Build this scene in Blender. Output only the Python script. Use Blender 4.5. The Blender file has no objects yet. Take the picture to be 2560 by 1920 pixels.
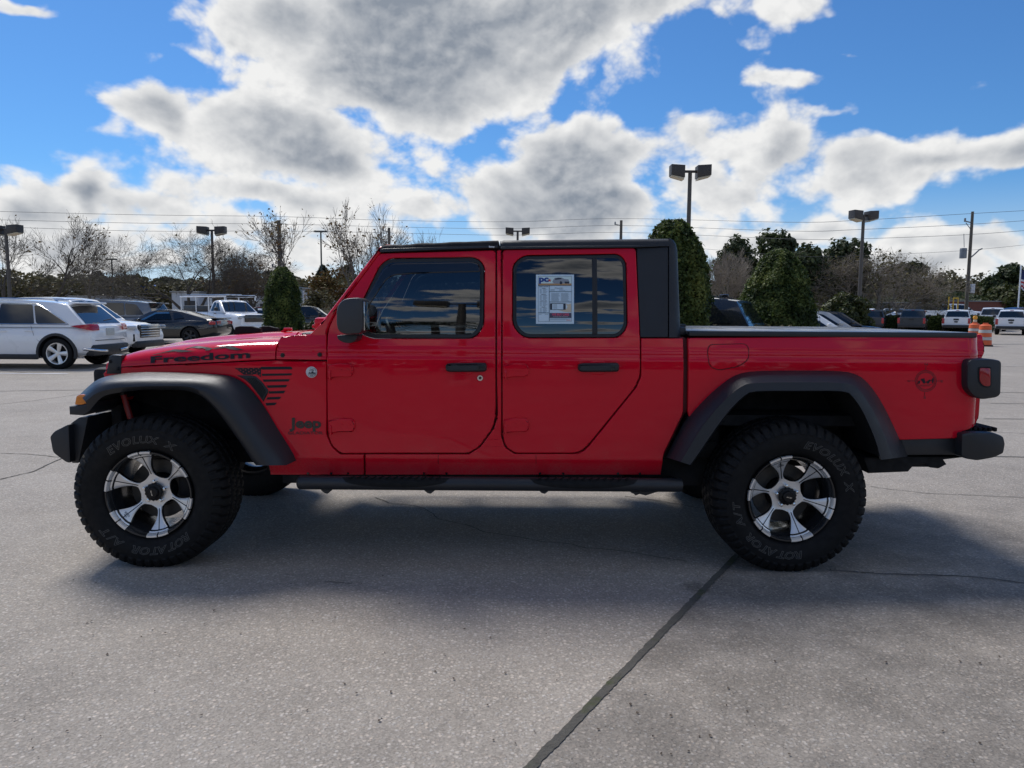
import bpy, bmesh, math, random
from mathutils import Vector, Matrix, noise as mnoise
R = math.radians
random.seed(7)
SC = bpy.context.scene
COL = SC.collection

# ------------------------------------------------------------------ camera
FPX, PITCH, ROLL, EYE = 1850.0, R(5.62), 0.0068, 1.412
def _ray(u, v):
    a = (u - 1280) / FPX; b = -(v - 960) / FPX
    x = a * math.cos(ROLL) - b * math.sin(ROLL); y = a * math.sin(ROLL) + b * math.cos(ROLL)
    return Vector((x, math.cos(PITCH) + y * math.sin(PITCH), -math.sin(PITCH) + y * math.cos(PITCH)))
def W(u, v, Y):
    d = _ray(u, v); t = Y / d.y
    return Vector((d.x * t, Y, EYE + d.z * t))
def G(u, v):
    d = _ray(u, v); t = -EYE / d.z
    return Vector((d.x * t, d.y * t, 0))
D = 2560 / 2212.0                       # the viewer's picture is 2212 wide
def WD(u, v, Y): return W(u * D, v * D, Y)
def GD(u, v): return G(u * D, v * D)

cam = bpy.data.cameras.new('camera'); cam.sensor_width = 36; cam.lens = 36 * FPX / 2560
cam.clip_start = 0.05; cam.clip_end = 3000
camo = bpy.data.objects.new('camera', cam); COL.objects.link(camo)
_F = Vector((0, math.cos(PITCH), -math.sin(PITCH))); _U = Vector((0, math.sin(PITCH), math.cos(PITCH))); _X = Vector((1, 0, 0))
_r = _X * math.cos(ROLL) + _U * math.sin(ROLL); _u = -_X * math.sin(ROLL) + _U * math.cos(ROLL)
camo.matrix_world = Matrix(((_r.x, _u.x, -_F.x, 0), (_r.y, _u.y, -_F.y, 0), (_r.z, _u.z, -_F.z, EYE), (0, 0, 0, 1)))
SC.camera = camo

# ------------------------------------------------------------------ exposure, sun
SC.view_settings.view_transform = 'Standard'; SC.view_settings.look = 'None'
SC.view_settings.exposure = 0.12; SC.view_settings.gamma = 1.0
SC.render.engine = 'CYCLES'
SC.cycles.use_denoising = True
SC.cycles.max_bounces = 8; SC.cycles.transparent_max_bounces = 16
SUN_AZ, SUN_EL = R(-34), R(55)          # azimuth from +Y towards +X
sd = Vector((math.sin(SUN_AZ) * math.cos(SUN_EL), math.cos(SUN_AZ) * math.cos(SUN_EL), math.sin(SUN_EL)))
sl = bpy.data.lights.new('sun', 'SUN'); sl.energy = 3.1; sl.angle = R(20); sl.color = (1.0, 0.96, 0.90)
so = bpy.data.objects.new('sun', sl); COL.objects.link(so)
so.rotation_euler = (-sd).to_track_quat('-Z', 'Y').to_euler()

# ------------------------------------------------------------------ node helper
class NT:
    def __init__(s, tree): s.t = tree; s.n = tree.nodes; s.l = tree.links
    def new(s, typ, **kw):
        n = s.n.new(typ)
        for k, v in kw.items(): setattr(n, k, v)
        return n
    def put(s, sock, v):
        if v is None: return
        if hasattr(v, 'is_output'): s.l.new(v, sock)
        else: sock.default_value = v
    def m(s, op, a, b=None, c=None, clamp=False):
        n = s.new('ShaderNodeMath', operation=op, use_clamp=clamp)
        for i, v in enumerate((a, b, c)): s.put(n.inputs[i], v)
        return n.outputs[0]
    def vm(s, op, a, b=None, scale=None):
        n = s.new('ShaderNodeVectorMath', operation=op)
        s.put(n.inputs[0], a)
        if b is not None: s.put(n.inputs[1], b)
        if scale is not None: s.put(n.inputs['Scale'], scale)
        return n.outputs['Value'] if op in ('LENGTH', 'DOT_PRODUCT', 'DISTANCE') else n.outputs[0]
    def xyz(s, x, y, z):
        n = s.new('ShaderNodeCombineXYZ')
        for i, v in enumerate((x, y, z)): s.put(n.inputs[i], v)
        return n.outputs[0]
    def sep(s, v):
        n = s.new('ShaderNodeSeparateXYZ'); s.put(n.inputs[0], v); return n.outputs
    def noise(s, vec, scale, detail=4, rough=.5, dist=0.0, col=False):
        n = s.new('ShaderNodeTexNoise'); s.put(n.inputs['Vector'], vec)
        n.inputs['Scale'].default_value = scale; n.inputs['Detail'].default_value = detail
        n.inputs['Roughness'].default_value = rough; n.inputs['Distortion'].default_value = dist
        return n.outputs['Color' if col else 'Fac']
    def ramp(s, v, a, b, lo=0.0, hi=1.0, smooth=True):
        n = s.new('ShaderNodeMapRange', interpolation_type='SMOOTHSTEP' if smooth else 'LINEAR')
        s.put(n.inputs[0], v)
        for i, x in ((1, a), (2, b), (3, lo), (4, hi)): s.put(n.inputs[i], x)
        return n.outputs[0]
    def mix(s, f, a, b, typ='MIX'):
        n = s.new('ShaderNodeMix', data_type='RGBA', blend_type=typ)
        s.put(n.inputs[0], f)
        s.put(n.inputs[6], a if not isinstance(a, tuple) else (*a, 1)[:4]); s.put(n.inputs[7], b if not isinstance(b, tuple) else (*b, 1)[:4])
        return n.outputs[2]

# ------------------------------------------------------------------ sky with clouds (all by direction)
world = bpy.data.worlds.new("World"); SC.world = world; world.use_nodes = True
wt = NT(world.node_tree); wt.n.clear()
SKY_STRENGTH = 0.10
def az_el(u, v):
    d = _ray(u * D, v * D).normalized(); return math.atan2(d.x, d.y), math.asin(d.z)
# cloud masses: picture place (2212 wide), size, weight
CLOUDS = [(900, 90, 330, 150, 1.15), (1180, 40, 300, 120, 1.05), (640, 40, 200, 90, .85), (470, 30, 110, 60, .6), (1000, 210, 130, 70, .8), (590, 300, 240, 85, 1.05), (320, 262, 72, 62, 1.0), (700, 350, 170, 75, 1.0), (840, 385, 60, 40, .7), (620, 420, 230, 40, .9),
          (60, 415, 120, 50, .95), (200, 400, 55, 48, .9), (300, 430, 160, 50, .8), (120, 480, 260, 50, .9), (480, 500, 360, 50, .75), (760, 480, 160, 40, .65), (400, 560, 500, 40, .7), (1130, 380, 70, 55, .75), (1010, 460, 90, 30, .7), (900, 470, 80, 30, .7),
          (1290, 350, 170, 90, 1.0), (1250, 450, 260, 60, 1.0), (1480, 330, 130, 60, .8), (1560, 400, 150, 60, .9), (1680, 320, 110, 70, .9), (1760, 250, 110, 32, .72), (1830, 370, 170, 65, .95), (2010, 350, 160, 50, .9), (2170, 330, 140, 60, .9), (1640, 500, 330, 45, .85), (1980, 520, 160, 40, .7),
          (2160, 530, 130, 45, .85), (1900, 590, 420, 45, .8), (1300, 530, 300, 40, .7), (1700, 190, 130, 34, .60), (1610, 212, 60, 22, .5), (1580, 62, 45, 40, .58), (1655, 35, 50, 36, .58), (1725, 4, 70, 26, .62), (1835, 98, 60, 20, .54), (1200, 240, 22, 22, .5), (30, 28, 90, 26, .66), (190, 100, 80, 24, .52), (285, 145, 110, 24, .56), (400, 128, 90, 30, .60),
          (490, 172, 70, 22, .5), (225, 282, 45, 18, .54), (1075, 235, 30, 22, .55), (1060, 300, 50, 10, .45), (1580, -60, 300, 30, .5)]
tc = wt.new('ShaderNodeTexCoord'); dirv = wt.vm('NORMALIZE', tc.outputs['Generated'])
sx, sy, sz = wt.sep(dirv)
az = wt.m('ARCTAN2', sx, sy); el = wt.m('ARCSINE', sz)
skyp = wt.xyz(az, wt.m('MULTIPLY', el, 1.35), wt.m('MULTIPLY', sy, .15))
warp = wt.vm('SUBTRACT', wt.noise(skyp, 5.0, 3, .55, col=True), (.5, .5, .5))
wp = wt.vm('ADD', wt.xyz(az, el, 0.0), wt.vm('SCALE', warp, scale=.14))
mass = None
for (u, v, ru, rv, a_) in CLOUDS:
    ca, ce = az_el(u, v); a1, _ = az_el(u + ru, v); _, e1 = az_el(u, v - rv)
    q = wt.vm('MULTIPLY', wt.vm('SUBTRACT', wp, (ca, ce, 0)), (1 / abs(a1 - ca), 1 / abs(e1 - ce), 0))
    b_ = wt.m('MULTIPLY', wt.m('EXPONENT', wt.m('MULTIPLY', wt.vm('DOT_PRODUCT', q, q), -.52)), a_)
    mass = b_ if mass is None else wt.m('SMOOTH_MAX', mass, b_, .30)
mass = wt.m('MINIMUM', mass, 1.35)
# the part of the sky behind the viewer: streaky layers seen only as reflections
den = wt.m('ADD', wt.m('ABSOLUTE', sz), .12)
lay = wt.noise(wt.xyz(wt.m('DIVIDE', sx, den), wt.m('DIVIDE', sy, den), 0), 1.7, 6, .55)
back = wt.m('MULTIPLY', wt.ramp(sy, .25, -.1), wt.ramp(lay, .42, .72, 0, .95))
mass = wt.m('ADD', mass, back)
def billow(vec):
    n1 = wt.noise(vec, 7.0, 5, .55, .2)
    vo = wt.new('ShaderNodeTexVoronoi', feature='F1'); vo.normalize = True
    wt.put(vo.inputs['Vector'], wt.vm('ADD', vec, wt.vm('SCALE', warp, scale=.05))); vo.inputs['Scale'].default_value = 13.0; vo.inputs['Detail'].default_value = 4.0; vo.inputs['Roughness'].default_value = .55
    return wt.m('ADD', wt.m('MULTIPLY', wt.m('SUBTRACT', n1, .5), 1.25), wt.m('MULTIPLY', wt.m('SUBTRACT', .42, vo.outputs['Distance']), 1.05))
b0 = billow(skyp); b1 = billow(wt.vm('ADD', skyp, (-.006, .012, 0)))
d0 = wt.m('ADD', mass, b0)
soft = wt.noise(skyp, 5.5, 3, .5, .2)
bulk = wt.m('ADD', mass, wt.m('MULTIPLY', wt.m('SUBTRACT', soft, .5), .9))
alpha = wt.ramp(d0, .56, .80)
core = wt.m('MULTIPLY', wt.ramp(bulk, .38, 1.10), wt.ramp(d0, .62, 1.16))
lit = wt.m('MULTIPLY', wt.m('SUBTRACT', b0, b1), 1.5)
shade = wt.m('ADD', wt.m('SUBTRACT', .96, wt.m('MULTIPLY', core, .84)), lit, clamp=True)
ccol = wt.mix(shade, (2.4, 2.75, 3.3), (8.1, 8.1, 8.05))
sky = wt.new('ShaderNodeTexSky'); sky.sky_type = 'NISHITA'; sky.sun_disc = False
sky.sun_elevation = SUN_EL; sky.sun_rotation = SUN_AZ; sky.air_density = 1.0; sky.dust_density = .3; sky.ozone_density = 2.0
tint = wt.mix(1.0, sky.outputs[0], (.38, .70, 1.04), 'MULTIPLY')
tint = wt.mix(wt.ramp(el, .17, .0, 0, .85), tint, (5.6, 6.7, 8.0))
full = wt.mix(alpha, tint, ccol)
bg = wt.new('ShaderNodeBackground'); wt.put(bg.inputs[0], full); bg.inputs[1].default_value = SKY_STRENGTH
wo = wt.new('ShaderNodeOutputWorld'); wt.l.new(bg.outputs[0], wo.inputs[0])
world.cycles.sampling_method = 'MANUAL'; world.cycles.sample_map_resolution = 512

# ------------------------------------------------------------------ materials
MATS = {}
def pm(name, col, rough=.5, metal=0.0, coat=0.0, var=.08, scale=6.0, bump=0.0, bscale=60.0, spec=.5, emit=None):
    if name in MATS: return MATS[name]
    m = bpy.data.materials.new(name); m.use_nodes = True; t = NT(m.node_tree)
    b = m.node_tree.nodes['Principled BSDF']
    tc = t.new('ShaderNodeTexCoord').outputs['Object']
    f = t.noise(tc, scale, 4, .6)
    lo = tuple(c * (1 - var) for c in col); hi = tuple(min(1, c * (1 + var)) for c in col)
    t.put(b.inputs['Base Color'], t.mix(f, lo, hi))
    t.put(b.inputs['Roughness'], t.ramp(t.noise(tc, scale * 2.3, 3, .6), .3, .7, max(0.0, rough - .12 * rough), min(1, rough + .12 * rough)))
    b.inputs['Metallic'].default_value = metal
    b.inputs['Coat Weight'].default_value = coat; b.inputs['Coat Roughness'].default_value = .03
    b.inputs['Specular IOR Level'].default_value = spec
    if bump:
        bn = t.new('ShaderNodeBump'); bn.inputs['Strength'].default_value = bump; bn.inputs['Distance'].default_value = .004
        t.put(bn.inputs['Height'], t.noise(tc, bscale, 4, .6)); t.l.new(bn.outputs[0], b.inputs['Normal'])
    if emit:
        b.inputs['Emission Color'].default_value = (*emit[0], 1); b.inputs['Emission Strength'].default_value = emit[1]
    MATS[name] = m
    return m
def glass(name, tint, through, refl=1.9):
    if name in MATS: return MATS[name]
    m = bpy.data.materials.new(name); m.use_nodes = True; t = NT(m.node_tree); t.n.clear()
    tr = t.new('ShaderNodeBsdfTransparent'); tr.inputs[0].default_value = (*[c * through for c in tint], 1)
    gl = t.new('ShaderNodeBsdfGlossy'); gl.inputs['Roughness'].default_value = .015; gl.inputs[0].default_value = (1, 1, 1, 1)
    tc = t.new('ShaderNodeTexCoord').outputs['Object']
    bn = t.new('ShaderNodeBump'); bn.inputs['Strength'].default_value = .02; bn.inputs['Distance'].default_value = .02
    t.put(bn.inputs['Height'], t.noise(tc, 3.0, 2, .5)); t.l.new(bn.outputs[0], gl.inputs['Normal'])
    fr = t.new('ShaderNodeFresnel'); fr.inputs[0].default_value = refl
    mx = t.new('ShaderNodeMixShader'); t.l.new(fr.outputs[0], mx.inputs[0]); t.l.new(tr.outputs[0], mx.inputs[1]); t.l.new(gl.outputs[0], mx.inputs[2])
    o = t.new('ShaderNodeOutputMaterial'); t.l.new(mx.outputs[0], o.inputs[0])
    MATS[name] = m; return m

RED = pm('red_paint', (.66, .003, .021), .5, 0, 1.0, .03, 1.5, spec=.02)
RED.node_tree.nodes['Principled BSDF'].inputs['Coat IOR'].default_value = 1.42
def _grime():
    t = NT(RED.node_tree); b = RED.node_tree.nodes['Principled BSDF']; old = b.inputs['Base Color'].links[0].from_socket
    pos = t.new('ShaderNodeNewGeometry').outputs['Position']; z = t.sep(pos)[2]
    n = t.noise(pos, 5.0, 6, .7); sp_ = t.noise(pos, 120.0, 2, .6)
    f = t.m('MULTIPLY', t.ramp(t.m('ADD', z, t.m('MULTIPLY', n, -.55)), .42, .18), t.ramp(sp_, .35, .7, .25, 1.0))
    t.put(b.inputs['Base Color'], t.mix(t.m('MULTIPLY', f, .16), old, (.30, .22, .17)))
    bn = t.new('ShaderNodeBump'); bn.inputs['Strength'].default_value = .10; bn.inputs['Distance'].default_value = .012
    t.put(bn.inputs['Height'], t.noise(pos, 2.2, 2, .5)); t.l.new(bn.outputs[0], b.inputs['Coat Normal'])
_grime()
BLACK = pm('satin_black_plastic', (.017, .019, .023), .42, 0, 0, .12, 9, .25, 350)
BLACKGLOSS = pm('black_enamel', (.012, .013, .015), .22, 0, .3, .1, 5)
FLAREM = pm('textured_black_plastic', (.015, .017, .022), .38, 0, 0, .12, 5, .3, 420)
TOPM = pm('black_hardtop', (.013, .015, .020), .5, 0, 0, .1, 4, .35, 500)
FABRIC = pm('black_canvas', (.008, .008, .010), .8, 0, 0, .2, 10, .4, 300)
RUBBER = pm('tyre_rubber', (.007, .007, .0075), .7, 0, 0, .25, 14, .3, 200, spec=.25)
SEAL = pm('window_rubber', (.012, .013, .015), .5, 0, 0, .1, 9)
DARK = pm('underbody_black', (.006, .006, .007), .8, 0, 0, .3, 6)
SILVER = pm('machined_aluminium', (.80, .79, .77), .32, .6, 0, .02, 3)
CHROME = pm('chrome', (.75, .75, .75), .1, 1.0, 0, .02, 8)
STEEL = pm('brake_steel', (.07, .068, .065), .5, .8, 0, .2, 20)
DECAL = pm('black_vinyl', (.02, .022, .027), .6, 0, 0, .05, 8, spec=.2)
GREYTXT = pm('raised_rubber_lettering', (.085, .082, .076), .65, 0, 0, .15, 30)
WHITE = pm('white_print', (.8, .82, .84), .5, 0, 0, .02, 5)
AMBER = pm('amber_lens', (.75, .22, .012), .15, 0, .5, .05, 8)
REDLENS = pm('red_lens', (.34, .006, .012), .12, 0, .6, .1, 8)
CLOTH = pm('seat_cloth', (.03, .03, .032), .85, 0, 0, .2, 20)
GLASS_F = glass('tinted_door_glass', (.75, .88, .95), .22)
GLASS_R = glass('privacy_glass', (.6, .7, .8), .035, 1.85)
GLASS_W = glass('clear_glass', (.9, .97, .95), .75, 1.6)

# ------------------------------------------------------------------ object helpers
def link(name, me, mat=None, parent=None, smooth=None):
    o = bpy.data.objects.new(name, me); COL.objects.link(o)
    if mat is not None:
        for m in (mat if isinstance(mat, (list, tuple)) else [mat]): me.materials.append(m)
    if parent is not None: o.parent = parent
    if smooth is not None: shade(me, smooth)
    return o
def shade(me, ang):
    me.polygons.foreach_set('use_smooth', [True] * len(me.polygons))
    if ang and ang < 180: me.set_sharp_from_angle(angle=R(ang))
def obj(name, bm, mat, parent=None, smooth=35):
    me = bpy.data.meshes.new(name); bm.to_mesh(me); bm.free()
    return link(name, me, mat, parent, smooth)
def tag(o, label=None, cat=None, group=None, kind=None):
    if label: o['label'] = label
    if cat: o['category'] = cat
    if group: o['group'] = group
    if kind: o['kind'] = kind
    return o
def empty(name, loc=(0, 0, 0), rz=0.0, parent=None):
    o = bpy.data.objects.new(name, None); COL.objects.link(o); o.location = loc; o.rotation_euler = (0, 0, rz)
    o.empty_display_size = .2
    if parent: o.parent = parent
    return o
def copy_tree(o, parent=None):
    c = o.copy(); COL.objects.link(c)
    if parent: c.parent = parent
    for ch in list(o.children): copy_tree(ch, c)
    return c
def box(bm, cx, cy, cz, sx, sy, sz, bev=0.0, rot=None, seg=2, mi=0):
    r = bmesh.ops.create_cube(bm, size=1.0)
    vs = r['verts']
    for v in vs: v.co = Vector((v.co.x * sx, v.co.y * sy, v.co.z * sz))
    fs = list({f for v in vs for f in v.link_faces})
    if bev:
        es = list({e for v in vs for e in v.link_edges})
        rr = bmesh.ops.bevel(bm, geom=es, offset=bev, segments=seg, affect='EDGES', profile=.5, clamp_overlap=True)
        fs = list({f for f in rr['faces']} | {f for f in fs if f.is_valid})
        vs = list({v for f in fs for v in f.verts})
    m = Matrix.Translation((cx, cy, cz)) @ (rot.to_4x4() if rot else Matrix.Identity(4))
    for v in vs: v.co = m @ v.co
    for f in fs: f.material_index = mi
    return vs
def tube(bm, pts, rad, n=8, cap=True, mi=0):
    pts = [Vector(p) for p in pts]; rings = []
    for i, p in enumerate(pts):
        t = (pts[min(i + 1, len(pts) - 1)] - pts[max(i - 1, 0)]).normalized()
        a = t.cross(Vector((0, 0, 1)) if abs(t.z) < .95 else Vector((0, 1, 0))).normalized(); b = t.cross(a)
        rr = rad[i] if isinstance(rad, (list, tuple)) else rad
        rings.append([bm.verts.new(p + (a * math.cos(2 * math.pi * k / n) + b * math.sin(2 * math.pi * k / n)) * rr) for k in range(n)])
    for r0, r1 in zip(rings, rings[1:]):
        for k in range(n):
            f = bm.faces.new((r0[k], r0[(k + 1) % n], r1[(k + 1) % n], r1[k])); f.material_index = mi
    if cap:
        for r_ in (rings[0][::-1], rings[-1]):
            f = bm.faces.new(r_); f.material_index = mi
    return rings
def lathe(bm, prof, n, axis='-Y', fn=None, mi=0):
    """prof: (radius, outward) ; outward runs along -Y"""
    rings = []
    for j, (r, o) in enumerate(prof):
        ring = []
        for i in range(n):
            rr, oo = (r, o) if fn is None else fn(i, j, r, o)
            a = 2 * math.pi * i / n
            ring.append(bm.verts.new((rr * math.sin(a), -oo, rr * math.cos(a))))
        rings.append(ring)
    for a, b in zip(rings, rings[1:]):
        for i in range(n):
            f = bm.faces.new((a[i], b[i], b[(i + 1) % n], a[(i + 1) % n])); f.material_index = mi
    return rings
def prism(bm, pts, y0, y1, mi=0, bev=0.0):
    """polygon in x,z pushed between y0 and y1"""
    a = [bm.verts.new((p[0], y0, p[1])) for p in pts]; b = [bm.verts.new((p[0], y1, p[1])) for p in pts]
    fs = [bm.faces.new(a), bm.faces.new(b[::-1])]
    n = len(pts)
    for i in range(n): fs.append(bm.faces.new((a[i], b[i], b[(i + 1) % n], a[(i + 1) % n])))
    for f in fs: f.material_index = mi
    bmesh.ops.recalc_face_normals(bm, faces=fs)
    if bev:
        es = list({e for f in fs[:2] for e in f.edges})
        rr = bmesh.ops.bevel(bm, geom=es, offset=bev, segments=2, affect='EDGES', profile=.5, clamp_overlap=True)
        for f in rr['faces']: f.material_index = mi
    return fs
def fillet(pts, rad, seg=5):
    """round polygon corners; a point may carry its own radius as third value"""
    out = []; n = len(pts)
    for i in range(n):
        p = Vector(pts[i][:2]); a = Vector(pts[i - 1][:2]); b = Vector(pts[(i + 1) % n][:2])
        r = pts[i][2] if len(pts[i]) > 2 else rad
        if r <= 0: out.append(tuple(p)); continue
        d1 = (a - p); d2 = (b - p); l1 = d1.length; l2 = d2.length
        d1.normalize(); d2.normalize()
        k = min(r, l1 * .48, l2 * .48)
        for s in range(seg + 1):
            t = s / seg
            out.append(tuple((p + d1 * k) * (1 - t) ** 2 + p * 2 * t * (1 - t) + (p + d2 * k) * t * t))
    return out
def resample(pts, n):
    P = [Vector(p) for p in pts]; L = [0]
    for a, b in zip(P, P[1:]): L.append(L[-1] + (b - a).length)
    out = []
    for k in range(n):
        t = L[-1] * k / (n - 1); i = 0
        while i < len(P) - 2 and L[i + 1] < t: i += 1
        f = (t - L[i]) / max(1e-9, L[i + 1] - L[i]); out.append(P[i].lerp(P[i + 1], f))
    return out
def spline(pts, per=6):
    """Catmull-Rom through 2D/3D points"""
    P = [Vector(p) for p in pts]; out = []
    for i in range(len(P) - 1):
        p0 = P[max(i - 1, 0)]; p1 = P[i]; p2 = P[i + 1]; p3 = P[min(i + 2, len(P) - 1)]
        for k in range(per):
            t = k / per
            out.append(.5 * ((2 * p1) + (p2 - p0) * t + (2 * p0 - 5 * p1 + 4 * p2 - p3) * t * t + (3 * p1 - p0 - 3 * p2 + p3) * t ** 3))
    out.append(P[-1]); return out
def lerp_table(tb, x):
    if x <= tb[0][0]: return tb[0][1]
    for (a, b), (c, d) in zip(tb, tb[1:]):
        if x <= c: return b + (d - b) * (x - a) / (c - a)
    return tb[-1][1]
def sstep(a, b, x):
    t = min(1, max(0, (x - a) / (b - a))); return t * t * (3 - 2 * t)
_TXT = {}
def text_geo(txt, shear=0.0, offset=0.0, outline=0.0, res=3):
    """flat lettering as vertices and faces, width and height normalised by its own box"""
    key = (txt, shear, offset, outline)
    if key in _TXT: return _TXT[key]
    c = bpy.data.curves.new('t', 'FONT'); c.body = txt; c.shear = shear; c.offset = offset; c.resolution_u = res
    if outline: c.fill_mode = 'NONE'; c.bevel_depth = outline; c.bevel_resolution = 0
    o = bpy.data.objects.new('t', c); COL.objects.link(o)
    me = bpy.data.meshes.new_from_object(o.evaluated_get(bpy.context.evaluated_depsgraph_get()))
    vs = [v.co.copy() for v in me.vertices]; fs = [tuple(p.vertices) for p in me.polygons]
    bpy.data.objects.remove(o); bpy.data.curves.remove(c); bpy.data.meshes.remove(me)
    _TXT[key] = (vs, fs); return vs, fs
# ------------------------------------------------------------------ ground
def ground_material():
    m = bpy.data.materials.new('exposed_aggregate_concrete'); m.use_nodes = True; t = NT(m.node_tree)
    b = m.node_tree.nodes['Principled BSDF']
    pos = t.new('ShaderNodeNewGeometry').outputs['Position']
    x, y, z = t.sep(pos)
    # the slab to the right of the long joint is an older, darker pour
    a, c = GD(1588, 1205), GD(1145, 1659)
    nx, ny = (c - a).y, -(c - a).x; L = math.hypot(nx, ny); nx /= L; ny /= L
    side = t.m('SUBTRACT', t.m('ADD', t.m('MULTIPLY', x, nx), t.m('MULTIPLY', y, ny)), nx * a.x + ny * a.y)
    if nx < 0: side = t.m('MULTIPLY', side, -1.0)
    right = t.m('MULTIPLY', t.ramp(side, -.01, .01), t.ramp(y, 6.2, 4.6))
    big = t.noise(pos, .55, 4, .6); mid = t.noise(pos, 3.2, 4, .6); fine = t.noise(pos, 28.0, 3, .6)
    vo = t.new('ShaderNodeTexVoronoi', feature='F1'); t.put(vo.inputs['Vector'], t.vm('ADD', pos, t.vm('SCALE', t.noise(pos, 40.0, 2, .5, col=True), scale=.012))); vo.inputs['Scale'].default_value = 62.0
    peb = t.sep(vo.outputs['Color'])[0]; dist = vo.outputs['Distance']
    v2 = t.new('ShaderNodeTexVoronoi', feature='F1'); t.put(v2.inputs['Vector'], pos); v2.inputs['Scale'].default_value = 150.0
    p2 = t.sep(v2.outputs['Color'])[1]
    pebf = t.m('POWER', peb, 1.5)
    stone = t.m('MULTIPLY', t.ramp(dist, .55, .28), t.ramp(peb, .25, .45))      # stones standing out of the paste
    val = t.m('ADD', .30, t.m('MULTIPLY', t.m('SUBTRACT', big, .5), .16))
    val = t.m('ADD', val, t.m('MULTIPLY', t.m('SUBTRACT', mid, .5), .12))
    val = t.m('ADD', val, t.m('MULTIPLY', t.m('SUBTRACT', fine, .5), .10))
    val = t.m('ADD', val, t.m('MULTIPLY', t.m('SUBTRACT', p2, .5), .13))
    val = t.m('ADD', val, t.m('MULTIPLY', stone, t.m('ADD', -.035, t.m('MULTIPLY', pebf, .24))))
    dark = t.ramp(t.noise(pos, 75.0, 3, .65), .60, .72)
    val = t.m('MULTIPLY', val, t.m('SUBTRACT', 1.0, t.m('MULTIPLY', dark, t.m('ADD', .30, t.m('MULTIPLY', right, .35)))))
    val = t.m('MULTIPLY', val, t.m('SUBTRACT', 1.0, t.m('MULTIPLY', right, t.ramp(mid, .3, .75, .36, .10))))
    val = t.m('MAXIMUM', val, .03)
    # drip stain beside the joint
    s0 = GD(1500, 1268); dx = t.vm('LENGTH', t.vm('MULTIPLY', t.vm('SUBTRACT', pos, (s0.x, s0.y, 0)), (1.0, .8, 0)))
    stain = t.m('MULTIPLY', t.ramp(t.m('ADD', dx, t.m('MULTIPLY', t.m('SUBTRACT', fine, .5), .14)), .09, .02), .45)
    val = t.m('MULTIPLY', val, t.m('SUBTRACT', 1.0, stain))
    hue = t.sep(vo.outputs['Color'])[2]
    warm = t.mix(t.noise(pos, 1.1, 3, .5), (1.0, .875, .735), (1.0, .90, .785))
    warm = t.mix(t.m('MULTIPLY', stone, .55), warm, t.mix(hue, (1.05, .84, .66), (.92, .95, .96)))
    col = t.mix(1.0, warm, t.xyz(val, val, val), 'MULTIPLY')
    t.put(b.inputs['Base Color'], col); b.inputs['Roughness'].default_value = .82; b.inputs['Specular IOR Level'].default_value = .35
    bn = t.new('ShaderNodeBump'); bn.inputs['Strength'].default_value = .55; bn.inputs['Distance'].default_value = .006
    t.put(bn.inputs['Height'], t.m('ADD', t.m('MULTIPLY', stone, .6), t.m('MULTIPLY', fine, .6))); t.l.new(bn.outputs[0], b.inputs['Normal'])
    return m
bm = bmesh.new()
vs = [bm.verts.new(p) for p in ((-900, -400, 0), (900, -400, 0), (900, 1500, 0), (-900, 1500, 0))]; bm.faces.new(vs)
tag(obj('ground', bm, ground_material(), None, None), kind='structure')

def moss_material(name, a, b_, moss):
    m = bpy.data.materials.new(name); m.use_nodes = True; t = NT(m.node_tree); b = m.node_tree.nodes['Principled BSDF']
    pos = t.new('ShaderNodeNewGeometry').outputs['Position']
    c = t.mix(t.noise(pos, 30, 4, .7), a, b_)
    c = t.mix(t.m('MULTIPLY', t.ramp(t.noise(pos, 4.5, 3, .6), .52, .66), .8), c, moss)
    t.put(b.inputs['Base Color'], c); b.inputs['Roughness'].default_value = .95
    bn = t.new('ShaderNodeBump'); bn.inputs['Strength'].default_value = .8; bn.inputs['Distance'].default_value = .01
    t.put(bn.inputs['Height'], t.noise(pos, 90, 4, .7)); t.l.new(bn.outputs[0], b.inputs['Normal']); return m
JOINT = moss_material('joint_filler', (.045, .042, .036), (.13, .122, .105), (.055, .065, .02))
CRACK = moss_material('crack_dirt', (.06, .056, .048), (.11, .10, .09), (.07, .07, .04))
FARJ = moss_material('old_joint_sealant', (.10, .095, .085), (.15, .145, .13), (.10, .10, .08))
def ground_line(name, pts, width, mat, z=.004, jit=.0, seg=.03, taper=False):
    P = [Vector((p[0], p[1], 0)) for p in pts]
    n = max(8, int(sum((b - a).length for a, b in zip(P, P[1:])) / seg)); n = min(n, 500)
    Q = resample(P, n); bm = bmesh.new(); prev = None
    for i, p in enumerate(Q):
        t = (Q[min(i + 1, n - 1)] - Q[max(i - 1, 0)]).normalized(); s = Vector((-t.y, t.x, 0))
        k = (mnoise.noise(p * 9 + Vector((3, 1, 2))) + .6 * mnoise.noise(p * 31)) * jit
        kv = .22 if 'joint' in name else .55
        w = width * (1 + kv * mnoise.noise(p * 12 + Vector((9, 4, 0))) + .25 * mnoise.noise(p * 45)) * .5
        if taper: w *= .25 + .75 * math.sin(math.pi * min(1, max(0, i / (n - 1)))) ** .5
        cur = (bm.verts.new((p.x + s.x * (k + w), p.y + s.y * (k + w), z)), bm.verts.new((p.x + s.x * (k - w), p.y + s.y * (k - w), z)))
        if prev: bm.faces.new((prev[0], prev[1], cur[1], cur[0]))
        prev = cur
    bmesh.ops.recalc_face_normals(bm, faces=bm.faces[:])
    if bm.faces[:] and bm.faces[0].normal.z < 0: bmesh.ops.reverse_faces(bm, faces=bm.faces[:])
    return tag(obj(name, bm, mat, None, None), kind='structure')
a, c = GD(1588, 1205), GD(1145, 1659); d = (c - a).normalized()
ground_line('pavement_joint', [a - d * .9, c + d * 1.6], .034, JOINT, .004, .003, .012)
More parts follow.
